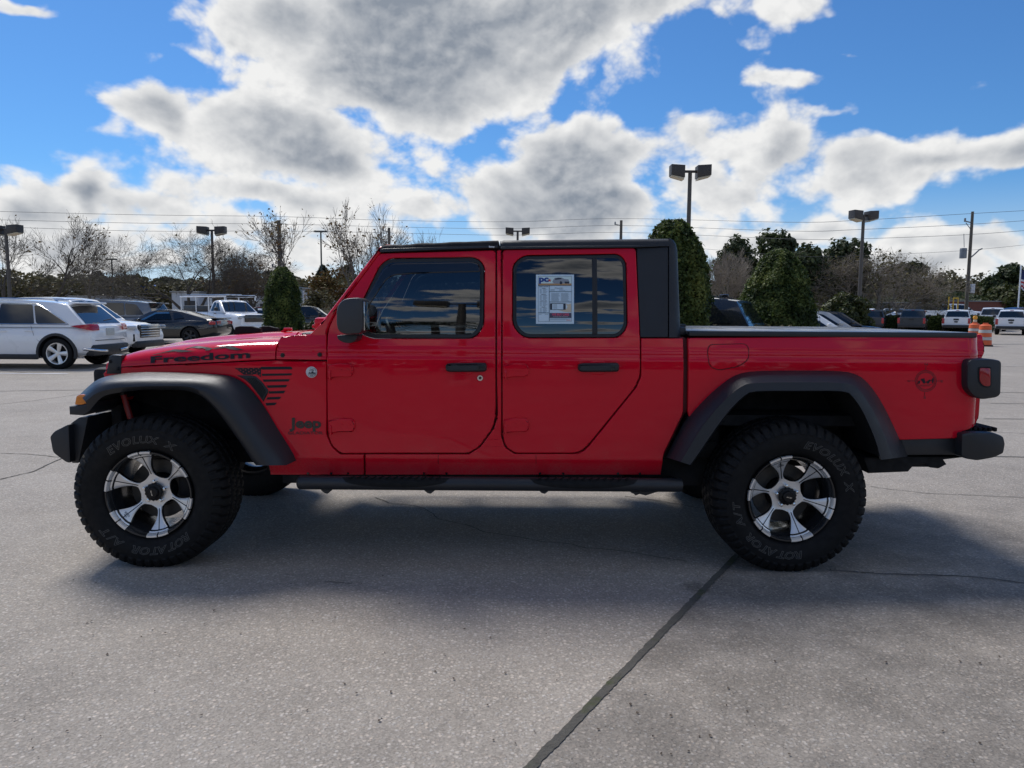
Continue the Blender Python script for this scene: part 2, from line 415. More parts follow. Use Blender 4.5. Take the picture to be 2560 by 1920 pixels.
cr = [(580, 290), (650, 320), (740, 325), (830, 345), (900, 400), (1040, 430), (1130, 465), (1300, 490), (1430, 515), (1560, 525), (1640, 545), (1750, 552), (1850, 565), (2000, 590), (2150, 612)]
ground_line('pavement_crack', [G(650 + p[0] / 2.011, 1100 + p[1] / 2.011) for p in cr], .007, CRACK, .004, .010, .02)
for k, (pl, w) in enumerate([([(1790, 1232), (1900, 1240), (2100, 1246), (2230, 1262)], .009), ([(1880, 1052), (2000, 1066), (2230, 1076)], .008), ([(1350, 1072), (1440, 1085), (1520, 1100)], .008),
              ([(0, 1036), (70, 1020), (160, 978)], .014), ([(0, 980), (60, 981), (130, 988)], .012), ([(0, 874), (70, 866), (190, 850)], .014), ([(0, 800), (60, 806), (140, 802), (230, 790)], .02),
              ([(2130, 932), (2170, 935), (2240, 938)], .012), ([(700, 1258), (760, 1262)], .006)]):
    ground_line('pavement_crack', [GD(*p) for p in pl], w, CRACK, .004, .012, .03)
for k, (pl, w) in enumerate([([(-60, 846), (230, 842)], .03), ([(2125, 905), (2300, 906)], .035), ([(2140, 872), (2300, 873)], .03), ([(2150, 848), (2300, 849)], .03), ([(2090, 985), (2300, 990)], .028), ([(2120, 790), (2300, 795)], .05)]):
    ground_line('pavement_joint', [GD(*p) for p in pl], w, FARJ, .004, .01, .08)
ground_line('pavement_joint', [GD(2116, 744), GD(2320, 743)], .30, pm('dark_joint_strip', (.07, .085, .085), .7), .006, .01, .2)
ground_line('parking_stripe', [GD(-120, 806.5), GD(148, 808)], .10, pm('worn_white_paint', (.62, .64, .70), .7, 0, 0, .2, 5), .008, .0, .1)
# small dropped leaves and grit on the concrete near the viewer
bm = bmesh.new(); rg = random.Random(5)
for k in range(130):
    u, v = rg.uniform(0, 2212), rg.uniform(1230, 1650)
    p = GD(u, v); s = rg.uniform(.0025, .007); an = rg.uniform(0, 6.3)
    q = []
    for j in range(5):
        a_ = an + j * 1.2566; rr = s * rg.uniform(.5, 1.3)
        q.append(bm.verts.new((p.x + rr * math.cos(a_), p.y + rr * math.sin(a_), .002 + rg.uniform(.001, .006))))
    bm.faces.new(q)
tag(obj('leaf_litter', bm, pm('dry_leaf_bits', (.07, .05, .035), .8, 0, 0, .5, 40), None, None), kind='stuff', label='tiny dry leaf bits and grit scattered on the concrete', cat='litter')

# ------------------------------------------------------------------ the red pickup
YC = 4.87
HW = [(0.30, .735), (.485, .742), (.50, .748), (.55, .770), (.585, .787), (.72, .791), (.98, .791), (1.10, .789), (1.148, .787), (1.158, .781), (1.20, .780), (1.212, .774), (1.27, .765), (1.87, .655), (2.2, .60)]
X_DOOR, X_GRILLE, X_TAIL = -1.03, -2.32, 2.625
def hw(x, z):
    h = lerp_table(HW, z)
    t = min(1.2, max(0.0, (X_DOOR - x) / (X_DOOR - X_GRILLE)))
    h -= .135 * t ** 1.35
    if x > X_TAIL - .11:
        d = min(1.0, (x - (X_TAIL - .11)) / .11); h -= .11 * (1 - math.sqrt(max(0, 1 - d * d)))
    return h
def yside(x, z): return YC - hw(x, z)
def S(u, v, off=0.0):
    """the body-side point under photo pixel (2560 wide)"""
    y = 4.1
    for _ in range(6):
        p = W(u, v, y); y = yside(p.x, p.z) - off
    return W(u, v, y)
def side_normal(x, z, yf):
    e = .007
    dz = (yf(x, z + e) - yf(x, z - e)) / (2 * e); dx = (yf(x + e, z) - yf(x - e, z)) / (2 * e)
    return Vector((dx, -1, dz)).normalized()

truck = empty('pickup_truck', (-.22, YC, 0))
tag(truck, 'red four-door pickup truck with black flares and black roof filling the foreground', 'pickup truck')
TINV = Matrix.Translation(-truck.location)
def tobj(name, bm, mat, parent=None, smooth=35):
    """a truck part whose mesh was drawn in place"""
    for v in bm.verts: v.co -= truck.location
    o = obj(name, bm, mat, parent or truck, smooth)
    return o
_ZC = [.40 + .02 * i for i in range(80)]
def panel(name, outline, mat, parent=None, holes=(), e=.0045, gap=.0004, depth=.03, off=0.0, px=True, zc=True, xc=True, yf=None, mirror=False, flat=False, back=False):
    """body panel: outline (photo pixels) laid on the body side, rounded edge, given depth.  Returns (near, far)"""
    yfn = yf or (lambda x, z: yside(x, z))
    def cv(pl): return [(S(*p).x, S(*p).z) for p in pl] if px else pl
    loops = [cv(outline)] + [cv(h) for h in holes]
    bm = bmesh.new(); edges = []
    for lp in loops:
        vs = [bm.verts.new((p[0], 0, p[1])) for p in lp]
        edges += [bm.edges.new((vs[i], vs[(i + 1) % len(vs)])) for i in range(len(vs))]
    bmesh.ops.triangle_fill(bm, use_beauty=True, use_dissolve=False, edges=edges, normal=(0, -1, 0))
    zs = [v.co.z for v in bm.verts]; xs = [v.co.x for v in bm.verts]
    cuts = []
    if zc: cuts += [((0, 0, z), (0, 0, 1)) for z in sorted(set([h[0] for h in HW] + _ZC)) if min(zs) + .004 < z < max(zs) - .004]
    if xc:
        k = min(xs)
        while k < max(xs):
            if k > min(xs) + .01 and (k < X_DOOR or k > X_TAIL - .13): cuts.append(((k, 0, 0), (1, 0, 0)))
            k += .10 if k < X_DOOR else .018
    for co, no in cuts:
        bmesh.ops.bisect_plane(bm, geom=bm.verts[:] + bm.edges[:] + bm.faces[:], plane_co=co, plane_no=no, dist=1e-5)
    bmesh.ops.recalc_face_normals(bm, faces=bm.faces[:])
    for f in bm.faces:
        if f.normal.y > 0: f.normal_flip()
    front = bm.faces[:]
    # outward direction at each boundary vertex
    out = {}
    for ed in bm.edges:
        if len(ed.link_faces) == 1:
            f = ed.link_faces[0]; c = f.calc_center_median(); a, b = ed.verts
            t = b.co - a.co; n = Vector((t.z, 0, -t.x))
            if n.length < 1e-9: continue
            n.normalize()
            if n.dot((a.co + b.co) / 2 - c) < 0: n = -n
            for v in (a, b): out.setdefault(v, Vector()); out[v] += n
    for v in out: out[v] = out[v].normalized() if out[v].length > 1e-6 else Vector((1, 0, 0))
    base = {v: v.co.copy() for v in out}
    bed = [ed for ed in bm.edges if len(ed.link_faces) == 1]
    for v, n in out.items(): v.co = base[v] - n * (e + gap)
    extra = {}
    def ring(prev, k_in, dy):
        new = {v: bm.verts.new(base[v] - out[v] * k_in) for v in out}
        for v in new: extra[new[v]] = dy
        return new
    r0 = {v: v for v in out}; r1 = ring(r0, gap + e * .3, e * .3); r2 = ring(r1, gap, e); r3 = ring(r2, gap, depth)
    rim = []
    for ed in bed:
        f = ed.link_faces[0]; a, b = ed.verts
        for lp in ed.link_loops:
            if lp.vert is b: a, b = b, a
        for p, q in ((r0, r1), (r1, r2), (r2, r3)):
            rim.append(bm.faces.new((p[b], p[a], q[a], q[b])))
    if back:
        m0 = {}
        for f in list(front):
            vs = [extra_v for extra_v in f.verts]
        # plain back sheet
        mp = {}
        for v in {v for f in front for v in f.verts}:
            nv = r3[v] if v in r3 else bm.verts.new(v.co)
            if v not in r3: extra[nv] = depth
            mp[v] = nv
        for f in front: bm.faces.new([mp[v] for v in reversed(f.verts)])
    bm.verts.index_update(); fset = set(front)
    for v in bm.verts:
        v.co.y = yfn(v.co.x, v.co.z) - off + extra.get(v, 0.0)
    res = []
    for far in ((False, True) if mirror else (False,)):
        b2 = bm.copy() if mirror else bm
        nf = len(front)
        if far:
            for v in b2.verts: v.co.y = 2 * YC - v.co.y
        nrm = []
        b2.faces.ensure_lookup_table(); bm.faces.ensure_lookup_table(); bm.faces.index_update()
        isf = [bm.faces[i] in fset for i in range(len(bm.faces))]
        if far: bmesh.ops.reverse_faces(b2, faces=b2.faces[:])
        me = bpy.data.meshes.new(name)
        for v in b2.verts: v.co -= truck.location
        b2.to_mesh(me)
        o = link(name, me, mat, parent or truck)
        me.polygons.foreach_set('use_smooth', [True] * len(me.polygons))
        cn = []
        L = truck.location
        for i, pgn in enumerate(me.polygons):
            for li in pgn.loop_indices:
                if isf[i] and not flat:
                    co = me.vertices[me.loops[li].vertex_index].co + L
                    n = side_normal(co.x, co.z, yfn)
                    if far: n.y = -n.y
                    cn.append(n)
                else: cn.append((0, 0, 0))
        me.normals_split_custom_set(cn)
        res.append(o)
    return res[0], (res[1] if mirror else None)

def z2(pl): return [(800 + p[0] / 2.3284, 560 + p[1] / 2.3284) + tuple(p[2:]) for p in pl]
def z3(pl): return [(1600 + p[0] / 2.304, 780 + p[1] / 2.304) + tuple(p[2:]) for p in pl]
def z6(pl): return [(840 + p[0] / 5.2667, 620 + p[1] / 5.2667) + tuple(p[2:]) for p in pl]
def z7(pl): return [(1240 + p[0] / 5.53, 620 + p[1] / 5.53) + tuple(p[2:]) for p in pl]

# --- outlines read off the photograph
DOOR_F = fillet([(820, 838), (826, 812), (845, 777), (950, 634.5), (1238, 626.5), (1238, 1046), (1231, 1070), (1212, 1096), (1196, 1117), (1170, 1132.5), (852, 1132.5), (831, 1114), (820, 1084)], 8)
DOOR_R = fillet([(1257.5, 625.5), (1588.5, 621), (1599, 846), (1599, 940), (1588, 966), (1471, 1110), (1455, 1126), (1435, 1131.5), (1288, 1131.5), (1266, 1117), (1257.5, 1093)], 8)
WIN_F = fillet([(952, 664, 18), (975, 648, 18), (1188, 645.5, 20), (1209, 664, 20), (1207, 815, 20), (1186, 844, 24), (925, 844, 20), (893, 826, 16), (890, 792, 10)], 14, 6)
WIN_R = fillet([(1284, 662, 20), (1309, 641, 26), (1547, 637.5, 22), (1563, 656, 16), (1566, 818, 20), (1546, 842, 22), (1310, 842.5, 24), (1284, 815, 24)], 16, 6)
def grow(pl, d):
    c = Vector((sum(p[0] for p in pl) / len(pl), sum(p[1] for p in pl) / len(pl))); out = []; n = len(pl)
    for i in range(n):
        a = Vector(pl[i - 1][:2]); p = Vector(pl[i][:2]); b = Vector(pl[(i + 1) % n][:2])
        t = b - a
        nn = Vector((t.y, -t.x)); nn.normalize() if nn.length else None
        if nn.dot(p - c) < 0: nn = -nn
        out.append(tuple(p + nn * d))
    return out
CAB = fillet([(913.5, 1187, 0), (913.5, 1136, 0), (1172, 1136, 0), (1200, 1119, 6), (1216, 1098, 4), (1235, 1072, 4), (1242.5, 1047, 4), (1242.5, 626, 0), (1253.5, 625.5, 0), (1253.5, 1094, 4), (1262, 1119, 4), (1286, 1135.5, 4),
              (1437, 1135.5, 4), (1459, 1129, 4), (1475, 1113, 4), (1592, 968, 4), (1603, 941, 4), (1603, 846, 0), (1708, 846, 4), (1708, 1036, 6), (1697, 1056, 6), (1659, 1135, 10), (1652, 1187, 0)], 4)
FENDER = fillet([(258, 934, 0), (272, 920, 4), (360, 916, 0), (690, 901, 0), (816, 903.5, 2), (816, 1088, 4), (829, 1118, 6), (850, 1136.5, 4), (909.5, 1136.5, 0), (909.5, 1187, 0), (676, 1187, 0), (668, 1150, 0), (728, 1144, 0),
                 (688, 1070, 0), (647, 1008, 0), (609, 968, 0), (575, 950, 0), (530, 946, 0), (462, 943, 0), (353, 942, 0), (300, 945, 0), (262, 950, 0)], 2)
BED = fillet([(1720, 845, 3), (2456, 836.5, 4), (2461, 866, 4), (2461, 884, 4), (2451, 900, 3), (2451, 1000, 0), (2448, 1042, 6), (2437, 1067, 6), (2403, 1080, 6), (2392, 1096, 6), (2250, 1100, 0), (2236, 1080, 0), (2203, 1012, 0), (2170, 966, 0), (2140, 943, 0), (2099, 935, 0), (1882, 935, 0),
              (1836, 946, 0), (1795, 976, 0), (1724, 1046, 0), (1720, 1030, 0)], 3)
COWL = fillet([(694, 897, 2), (694, 858, 4), (701, 843, 4), (735, 838, 0), (775, 836, 0), (800, 811, 0), (814, 812, 0), (816, 838, 2), (816, 900, 2)], 2)

DOOR_F, DOOR_R = grow(DOOR_F, 1.1), grow(DOOR_R, 1.1)
fender, fender2 = panel('fender', FENDER, RED, mirror=True)
cab, cab2 = panel('cab_side', CAB, RED, mirror=True)
bed, bed2 = panel('bed_side', BED, RED, mirror=True)
cowl, cowl2 = panel('cowl_panel', COWL, RED, mirror=True)
doorF, doorF2 = panel('door', DOOR_F, RED, holes=[grow(WIN_F, 3)], mirror=True, depth=.035)
doorR, doorR2 = panel('door', DOOR_R, RED, holes=[grow(WIN_R, 3)], mirror=True, depth=.035)
def back_y(x, z): return yside(x, z) + .0345
# dark red sheet behind the gaps, their shade put into its colour
SIDEBACK = [(700, 905), (816, 900), (816, 838), (830, 805), (950, 629), (1240, 622), (1592, 617), (1604, 843), (1712, 843), (1726, 850), (2440, 845), (2440, 930), (2120, 922), (1882, 922), (1830, 932), (1715, 1036), (1640, 1180), (700, 1180), (690, 1060)]
bs, bs2 = panel('body_backing', SIDEBACK, pm('shaded_jamb_red', (.10, .002, .005), .6), holes=[grow(WIN_F, 8), grow(WIN_R, 8)], e=.002, gap=0, depth=.02, yf=back_y, mirror=True, flat=True)

# window rubber, panes
def pane_y(x, z):
    w_ = max(0, z - 1.27)
    return yside(x, 1.27) + .004 + .04 * w_ + .318 * w_ * w_
for (win, d1, d2, gm, pin) in ((WIN_F, doorF, doorF2, GLASS_F, 10), (WIN_R, doorR, doorR2, GLASS_R, 9)):
    for far, dd in ((False, d1), (True, d2)):
        pass
    a, b = panel('window_seal', grow(win, 1.5), SEAL, d1, holes=[grow(win, -pin)], e=.004, gap=0, depth=.028, off=-.004, mirror=True)
    b.parent = d2
    py = pane_y
    a, b = panel('window_pane', grow(win, -pin + 2), gm, d1, e=.0005, gap=0, depth=.003, yf=py, mirror=True)
    b.parent = d2
# divider bar in the rear door window
def dy(x, z): return pane_y(x, z) - .004
a, b = panel('window_divider', [(1479.5, 646), (1492, 646), (1493.5, 835), (1480.5, 835)], SEAL, doorR, e=.003, gap=0, depth=.02, yf=dy, mirror=True); b.parent = doorR2
# vent visor over the front window
VIS = fillet([(902, 776, 3), (909, 758, 0), (957, 677, 16), (978, 658.5, 14), (1186, 655, 10), (1199, 662, 8), (1200, 680, 3), (1060, 683.5, 0), (985, 688.5, 14), (966, 700, 10), (915, 779, 3)], 6)
def vy(x, z): return min(yside(x, z), pane_y(x, z)) - .006
a, b = panel('vent_visor', VIS, pm('smoked_acrylic', (.012, .013, .016), .12, 0, .6, .1, 5), doorF, e=.006, gap=0, depth=.02, yf=vy, mirror=True); b.parent = doorF2
VISL = [(985, 668.5), (1195, 664.5), (1196, 667), (985, 671.5)]
# hinges, handles, lock
def hinge(door, u, v, w, far_door):
    pl = fillet([(u, v + 5, 2), (u + w * .42, v, 4), (u + w * .9, v + 1, 6), (u + w, v + 10, 6), (u + w, v + 27, 6), (u + w * .9, v + 34, 6), (u + w * .42, v + 34, 4), (u, v + 39, 2)], 4)
    h, h2 = panel('hinge', pl, RED, door, e=.006, gap=0, depth=.026, off=.017, mirror=True); h2.parent = far_door
    for k in (.48, .78):
        bmh = bmesh.new()
        p = S(u + w * k, v + 17, .019); r = .0075
        rg_ = [bmh.verts.new((p.x + r * math.cos(i * .5236), p.y - .002, p.z + r * math.sin(i * .5236))) for i in range(12)]
        rb = [bmh.verts.new((q.co.x, q.co.y + .01, q.co.z)) for q in rg_]
        bmh.faces.new(rg_[::-1]); [bmh.faces.new((rg_[i], rg_[(i + 1) % 12], rb[(i + 1) % 12], rb[i])) for i in range(12)]
        bmesh.ops.recalc_face_normals(bmh, faces=bmh.faces[:]); tobj('hinge_bolt', bmh, RED, h)
    bmh = bmesh.new(); p = S(u + 5, v + 30, .016)
    box(bmh, p.x, p.y, p.z, .010, .02, .055, .003); tobj('hinge_pin', bmh, RED, h)
for (d, d2, u0, v0, w0) in ((doorF, doorF2, 820, 908, 64), (doorF, doorF2, 822, 1045.5, 66), (doorR, doorR2, 1259, 907.5, 63), (doorR, doorR2, 1259.5, 1044.5, 63)):
    hinge(d, u0, v0, w0, d2)
for (d, d2, u0) in ((doorF, doorF2, 1114.8), (doorR, doorR2, 1444.5)):
    cup, c2 = panel('handle_cup', fillet([(u0 + 26, 913, 0), (u0 + 34, 902, 6), (u0 + 66, 902, 6), (u0 + 74, 913, 0), (u0 + 74, 926, 0), (u0 + 62, 938, 6), (u0 + 36, 938, 6), (u0 + 26, 926, 0)], 4), RED, d, e=.006, gap=0, depth=.012, off=.004, mirror=True); c2.parent = d2
    ha, h2 = panel('handle', fillet([(u0, 910, 5), (u0 + 12, 907.5, 4), (u0 + 98, 906.5, 5), (u0 + 102, 911, 5), (u0 + 102, 925, 5), (u0 + 96, 929, 5), (u0 + 10, 929.5, 5), (u0, 926, 5)], 4), BLACK, d, e=.012, gap=0, depth=.036, off=.032, mirror=True); h2.parent = d2
    gl, g2 = panel('handle_button', fillet([(u0 + 80, 911, 3), (u0 + 99, 910, 4), (u0 + 99, 925, 4), (u0 + 80, 926, 3)], 3), BLACKGLOSS, d, e=.003, gap=0, depth=.008, off=.036, mirror=True); g2.parent = d2
def disc(name, u, v, r, mat, parent, off=.003, th=.006, n=28):
    p = S(u, v, off); bm = bmesh.new()
    a = [bm.verts.new((p.x + r * .92 * math.cos(i * 2 * math.pi / n), p.y - th, p.z + r * .92 * math.sin(i * 2 * math.pi / n))) for i in range(n)]
    b = [bm.verts.new((p.x + r * math.cos(i * 2 * math.pi / n), p.y - th * .6, p.z + r * math.sin(i * 2 * math.pi / n))) for i in range(n)]
    c = [bm.verts.new((q.co.x, p.y + .01, q.co.z)) for q in b]
    bm.faces.new(a)
    for i in range(n):
        bm.faces.new((a[i], b[i], b[(i + 1) % n], a[(i + 1) % n])); bm.faces.new((b[i], c[i], c[(i + 1) % n], b[(i + 1) % n]))
    bmesh.ops.recalc_face_normals(bm, faces=bm.faces[:])
    return tobj(name, bm, mat, parent)
disc('lock', 1200.3, 945, .0165, CHROME, doorF); disc('keyhole', 1200.3, 945, .008, STEEL, doorF, .0105, .002)
for u, v in ((707, 888), (799.5, 886.5)):
    disc('bolt', u, v, .0125, BLACKGLOSS, cowl); disc('bolt_centre', u, v, .006, DARK, cowl, .0095, .002)
for u in (828, 870, 770, 1060, 1116, 1350, 1408, 1545, 1600):
    disc('sill_plug', u, 1183.5, .007, BLACKGLOSS if u != 1545 else STEEL, cab, .003, .003, 10)
# faint seams in the sill
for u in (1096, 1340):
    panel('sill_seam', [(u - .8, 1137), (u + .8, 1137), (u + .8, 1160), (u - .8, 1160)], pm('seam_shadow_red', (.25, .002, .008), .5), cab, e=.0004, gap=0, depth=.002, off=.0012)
# fuel door
panel('fuel_door', fillet([(1769, 876, 10), (1775, 862, 12), (1862, 860, 14), (1871, 870, 8), (1871, 897, 10), (1848, 915, 14), (1795, 925, 14), (1774, 915, 10)], 8), RED, bed, e=.003, gap=0, depth=.006, off=.0045)
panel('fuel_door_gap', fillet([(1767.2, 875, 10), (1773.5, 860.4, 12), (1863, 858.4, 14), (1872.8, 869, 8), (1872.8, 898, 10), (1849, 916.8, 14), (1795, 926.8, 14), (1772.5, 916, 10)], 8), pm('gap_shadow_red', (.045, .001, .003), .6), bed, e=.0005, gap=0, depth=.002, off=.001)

# hood and cowl top
HOODZ = [(-2.33, 1.06), (-2.305, 1.112), (-2.26, 1.154), (-2.18, 1.182), (-2.05, 1.206), (-1.9, 1.225), (-1.7, 1.244), (-1.5, 1.258), (-1.30, 1.266), (-1.0, 1.274)]
def hood_low(x):                                   # lower edge of the hood side
    u = 1280 + x * 437; p = None
    for _ in range(5):
        v = 917.5 + (u - 285) * (898 - 917.5) / (690 - 285) if u < 690 else 899
        p = S(u, v); u += (x - p.x) * 437
    return p.z
def hood_section(x, zc, zl):
    h = hw(x, zl); dz = zc - zl
    bul = .016 * sstep(-2.25, -1.9, x)
    pts = [(h, zl), (h - .001, zl + .14 * dz), (h - .006, zl + .32 * dz), (h - .018, zl + .50 * dz), (h - .040, zl + .66 * dz), (h - .075, zl + .78 * dz), (h - .125, zl + .855 * dz), (h - .20, zl + .90 * dz),
           (.42, zl + .925 * dz), (.375, zl + .94 * dz), (.345, zl + .955 * dz + bul * .6), (.31, zl + .965 * dz + bul), (.2, zl + .985 * dz + bul), (0, zc + bul)]
    return pts
def sweep(name, stations, sec, mat, parent=None, smooth=40, capends=True):
    bm = bmesh.new(); rings = []
    for st in stations:
        pts = sec(st); x = st[0] if isinstance(st, tuple) else st
        full = [(x, YC - y, z) for y, z in pts] + [(x, YC + y, z) for y, z in reversed(pts) if y > 1e-6]
        rings.append([bm.verts.new(p) for p in full])
    for a, b in zip(rings, rings[1:]):
        for i in range(len(a) - 1): bm.faces.new((a[i], a[i + 1], b[i + 1], b[i]))
    if capends:
        for r_ in (rings[0], rings[-1]): bm.faces.new(r_)
    bmesh.ops.recalc_face_normals(bm, faces=bm.faces[:])
    return tobj(name, bm, mat, parent, smooth)
xh = S(690, 880).x
xs = [-2.325, -2.318, -2.305, -2.285, -2.26, -2.22, -2.17, -2.1, -2.0, -1.9, -1.8, -1.7, -1.6, -1.5, -1.4, xh - .012, xh - .004]
def hs(x):
    zl = hood_low(x); zc = lerp_table(HOODZ, x)
    if x < -2.25:
        zl = min(zl, zc - .02)
    return hood_section(x, zc, zl)
hood = sweep('hood', xs, hs, RED)
sweep('cowl_top', [xh + .004, xh + .012, -1.22, -1.12, -1.06], lambda x: [(a, b) for a, b in hood_section(x, lerp_table(HOODZ, x) - .004, hood_low(xh))], RED)
bm = bmesh.new()                                     # black wiper tray and arms
box(bm, -1.16, YC, 1.262, .14, 1.12, .035, .012)
tobj('wiper_tray', bm, BLACK)
bm = bmesh.new()
for y0 in (4.45, 5.05):
    tube(bm, [(-1.17, y0, 1.29), (-1.10, y0 + .10, 1.325), (-1.035, y0 + .30, 1.36)], .009, 6); tube(bm, [(-1.10, y0 - .05, 1.315), (-1.015, y0 + .52, 1.385)], .007, 5)
tobj('wiper', bm, BLACK)
for (u0, u1, Y) in ((583, 654, 4.72), (643, 697, 5.05)):
    bm = bmesh.new(); a = W(u0, 829, Y); b = W(u1, 829, Y); z1 = W(u0, 815, Y).z
    prism(bm, [(a.x, a.z - .03), (a.x + .02, z1 - .006), (a.x + .05, z1), (b.x - .06, z1), (b.x - .03, z1 - .008), (b.x, z1 - .012), (b.x, a.z - .03)], Y - .02, Y + .02, 0, .006)
    tobj('hood_bumper', bm, RUBBER, hood)
bm = bmesh.new(); p = W(720, 823, 4.6); box(bm, p.x, 4.6, p.z, .05, .03, .018, .006); tube(bm, [(p.x - .04, 4.6, p.z - .02), (p.x + .01, 4.6, p.z + .003)], .01, 6)
tobj('hood_latch', bm, RED, hood); bm = bmesh.new()
p = W(788, 816, 4.33); box(bm, p.x, 4.33, p.z, .035, .03, .022, .008)
tobj('washer_nozzle', bm, RED, hood)
for y_ in (4.30, 5.44):                               # hood latch
    bm = bmesh.new(); box(bm, -2.0, y_ - (.02 if y_ < YC else -.02), 1.10, .04, .02, .05, .006)
# grille end and headlight guard
bm = bmesh.new()
box(bm, -2.315, YC, .985, .06, 1.27, .25, .03)
grille = tobj('grille', bm, RED)
bm = bmesh.new(); box(bm, -2.30, YC, .73, .07, 1.22, .26, .02); tobj('grille_base', bm, DARK, grille)
for k in range(7):
    bm = bmesh.new(); box(bm, -2.345, YC + (k - 3) * .105, .90, .012, .058, .26, .02); tobj('grille_slot', bm, DARK, grille)
for s in (-1, 1):
    bm = bmesh.new(); lathe(bm, [(.0, .02), (.09, .015), (.105, 0), (.105, -.02)], 24)
    rot = Matrix.Rotation(R(-90), 4, 'Z')
    for v in bm.verts: v.co = (rot @ v.co) + Vector((-2.345, YC + s * .47, .93))
    tobj('headlight', bm, CHROME)
g0 = [S(*p) for p in ((268, 934), (276, 891), (284, 886.5), (304, 888), (304, 935))]
for s in (1, -1):
    bm = bmesh.new(); prism(bm, [(p.x, p.z) for p in g0], YC - s * (YC - g0[2].y + .012), YC - s * (YC - g0[2].y - .05), 0, .006)
    box(bm, -2.285, YC - s * .57, 1.0, .10, .12, .20, .02)
    guard = tobj('headlight_guard', bm, BLACK)
bm = bmesh.new()
for p in (S(278, 903), S(297, 922)):
    bm = bmesh.new(); box(bm, p.x, p.y - .014, p.z, .012, .006, .02, .002); tobj('guard_slot', bm, DARK, guard)

# windshield frame, glass, roof, hard top
PIL = [(776, 838), (800, 809), (951, 614.5), (958, 618), (951, 632), (843, 775.5), (824, 811), (814, 840)]
pil, pil2 = panel('windshield_pillar', PIL, RED, e=.012, gap=0, depth=.07, mirror=True)
wb = S(800, 812); wtp = S(953, 618)
bm = bmesh.new()
hb, ht_ = YC - wb.y - .05, YC - wtp.y - .04
q = [bm.verts.new(p) for p in ((wb.x + .03, YC - hb, wb.z), (wb.x + .03, YC + hb, wb.z), (wtp.x + .02, YC + ht_, wtp.z - .02), (wtp.x + .02, YC - ht_, wtp.z - .02))]
bm.faces.new(q); tobj('windshield', bm, GLASS_W)
bm = bmesh.new(); box(bm, wtp.x + .045, YC, wtp.z - .01, .09, 2 * ht_, .06, .02); box(bm, wb.x + .0, YC, wb.z - .0, .10, 2 * hb, .08, .02); tobj('windshield_header', bm, RED)
def roofsec(zlow, ztop, crown, hwl, rr):
    h = hwl
    pts = [(h - .03, zlow), (h, zlow + .004), (h - .004, zlow + (ztop - zlow) * .45)]
    for k in range(6):
        a = math.pi / 2 * k / 5; pts.append((h - .008 - rr + rr * math.cos(a), ztop - rr + rr * math.sin(a)))
    pts += [(h * .6, ztop + crown * .6), (0, ztop + crown)]
    return pts
def zz_(u, v): return S(u, v).z
rx0 = S(1250, 600).x; rx1 = S(1672, 600).x
zl0, zl1 = zz_(1250, 621), zz_(1660, 617.5); zt0, zt1 = zz_(1250, 600), zz_(1660, 596)
def hroof(x):
    t = (x - rx0) / (rx1 - rx0); end = max(0, (x - (rx1 - .0)) / .09)
    zl = zl0 + (zl1 - zl0) * t; zt = zt0 + (zt1 - zt0) * t
    h = hw(0, zl) + .012
    if x < rx0 + .015: h -= .006; zt -= .004
    return roofsec(zl, zt, .018, h, .035)
# hard top: roof section, rounded down over the back
hard = sweep('hardtop_roof', [rx0, rx0 + .008, rx0 + .02] + [rx0 + .02 + (rx1 - rx0 - .02) * k / 8 for k in range(1, 9)], hroof, TOPM)
QP = fillet([(1591.5, 620, 2), (1671, 617, 0), (1671, 843, 0), (1601, 843.5, 3)], 2)
qp, _q = panel('hardtop_side', QP, TOPM, mirror=True, e=.004)
# rear corner of the hard top: a rounded upright and the back wall
ex = [S(1709, 842).x, S(1706, 800).x, S(1697, 640).x]
def rear_sec(k, t):
    pass
bm = bmesh.new(); rings = []
zb = zz_(1700, 843.5); zt = zt1
rxb, rxt = S(1708, 840).x, S(1697, 630).x
N = 9
levels = [0, .15, .3, .45, .6, .75, .88, .94, .975, 1.0]
for L_ in levels:
    z = zb + (zt + .004 - zb) * L_
    h = hw(0.9, z) + (.002 if L_ < .9 else .010)
    xr = rxb + (rxt - rxb) * (L_ ** 1.0)
    drop = max(0, L_ - .86) / .14
    xr -= .055 * (1 - math.sqrt(max(0, 1 - drop ** 2)))
    h -= .012 * (1 - math.sqrt(max(0, 1 - drop ** 2)))
    xl = S(1672.5, 0 + 843 - 225 * L_).x
    rr = min(.075, xr - xl - .002)
    pts = [(xl, h)]
    for k in range(N + 1):
        a = math.pi / 2 * k / N; pts.append((xr - rr + rr * math.sin(a), h - rr + rr * math.cos(a)))
    pts += [(xr + .004, h * .5), (xr + .006, 0)]
    full = [(x, YC - y, z) for x, y in pts] + [(x, YC + y, z) for x, y in reversed(pts) if y > 0]
    rings.append([bm.verts.new(p) for p in full])
for a, b in zip(rings, rings[1:]):
    for i in range(len(a) - 1): bm.faces.new((a[i], a[i + 1], b[i + 1], b[i]))
bm.faces.new(rings[-1])
bmesh.ops.recalc_face_normals(bm, faces=bm.faces[:])
hback = tobj('hardtop_back', bm, TOPM)
bm = bmesh.new(); box(bm, rxb - .012, YC, zb + .27, .04, 1.0, .30, .02); tobj('back_window', bm, BLACKGLOSS, hback)
# rail along the roof edge
RAIL = [(1252, 617.5), (1585, 613.5), (1645, 614.5), (1645, 617), (1588, 619.5), (1252, 623.5)]
rl, _r2 = panel('roof_drip_rail', RAIL, BLACK, hard, e=.004, gap=0, depth=.03, off=.018, mirror=True)
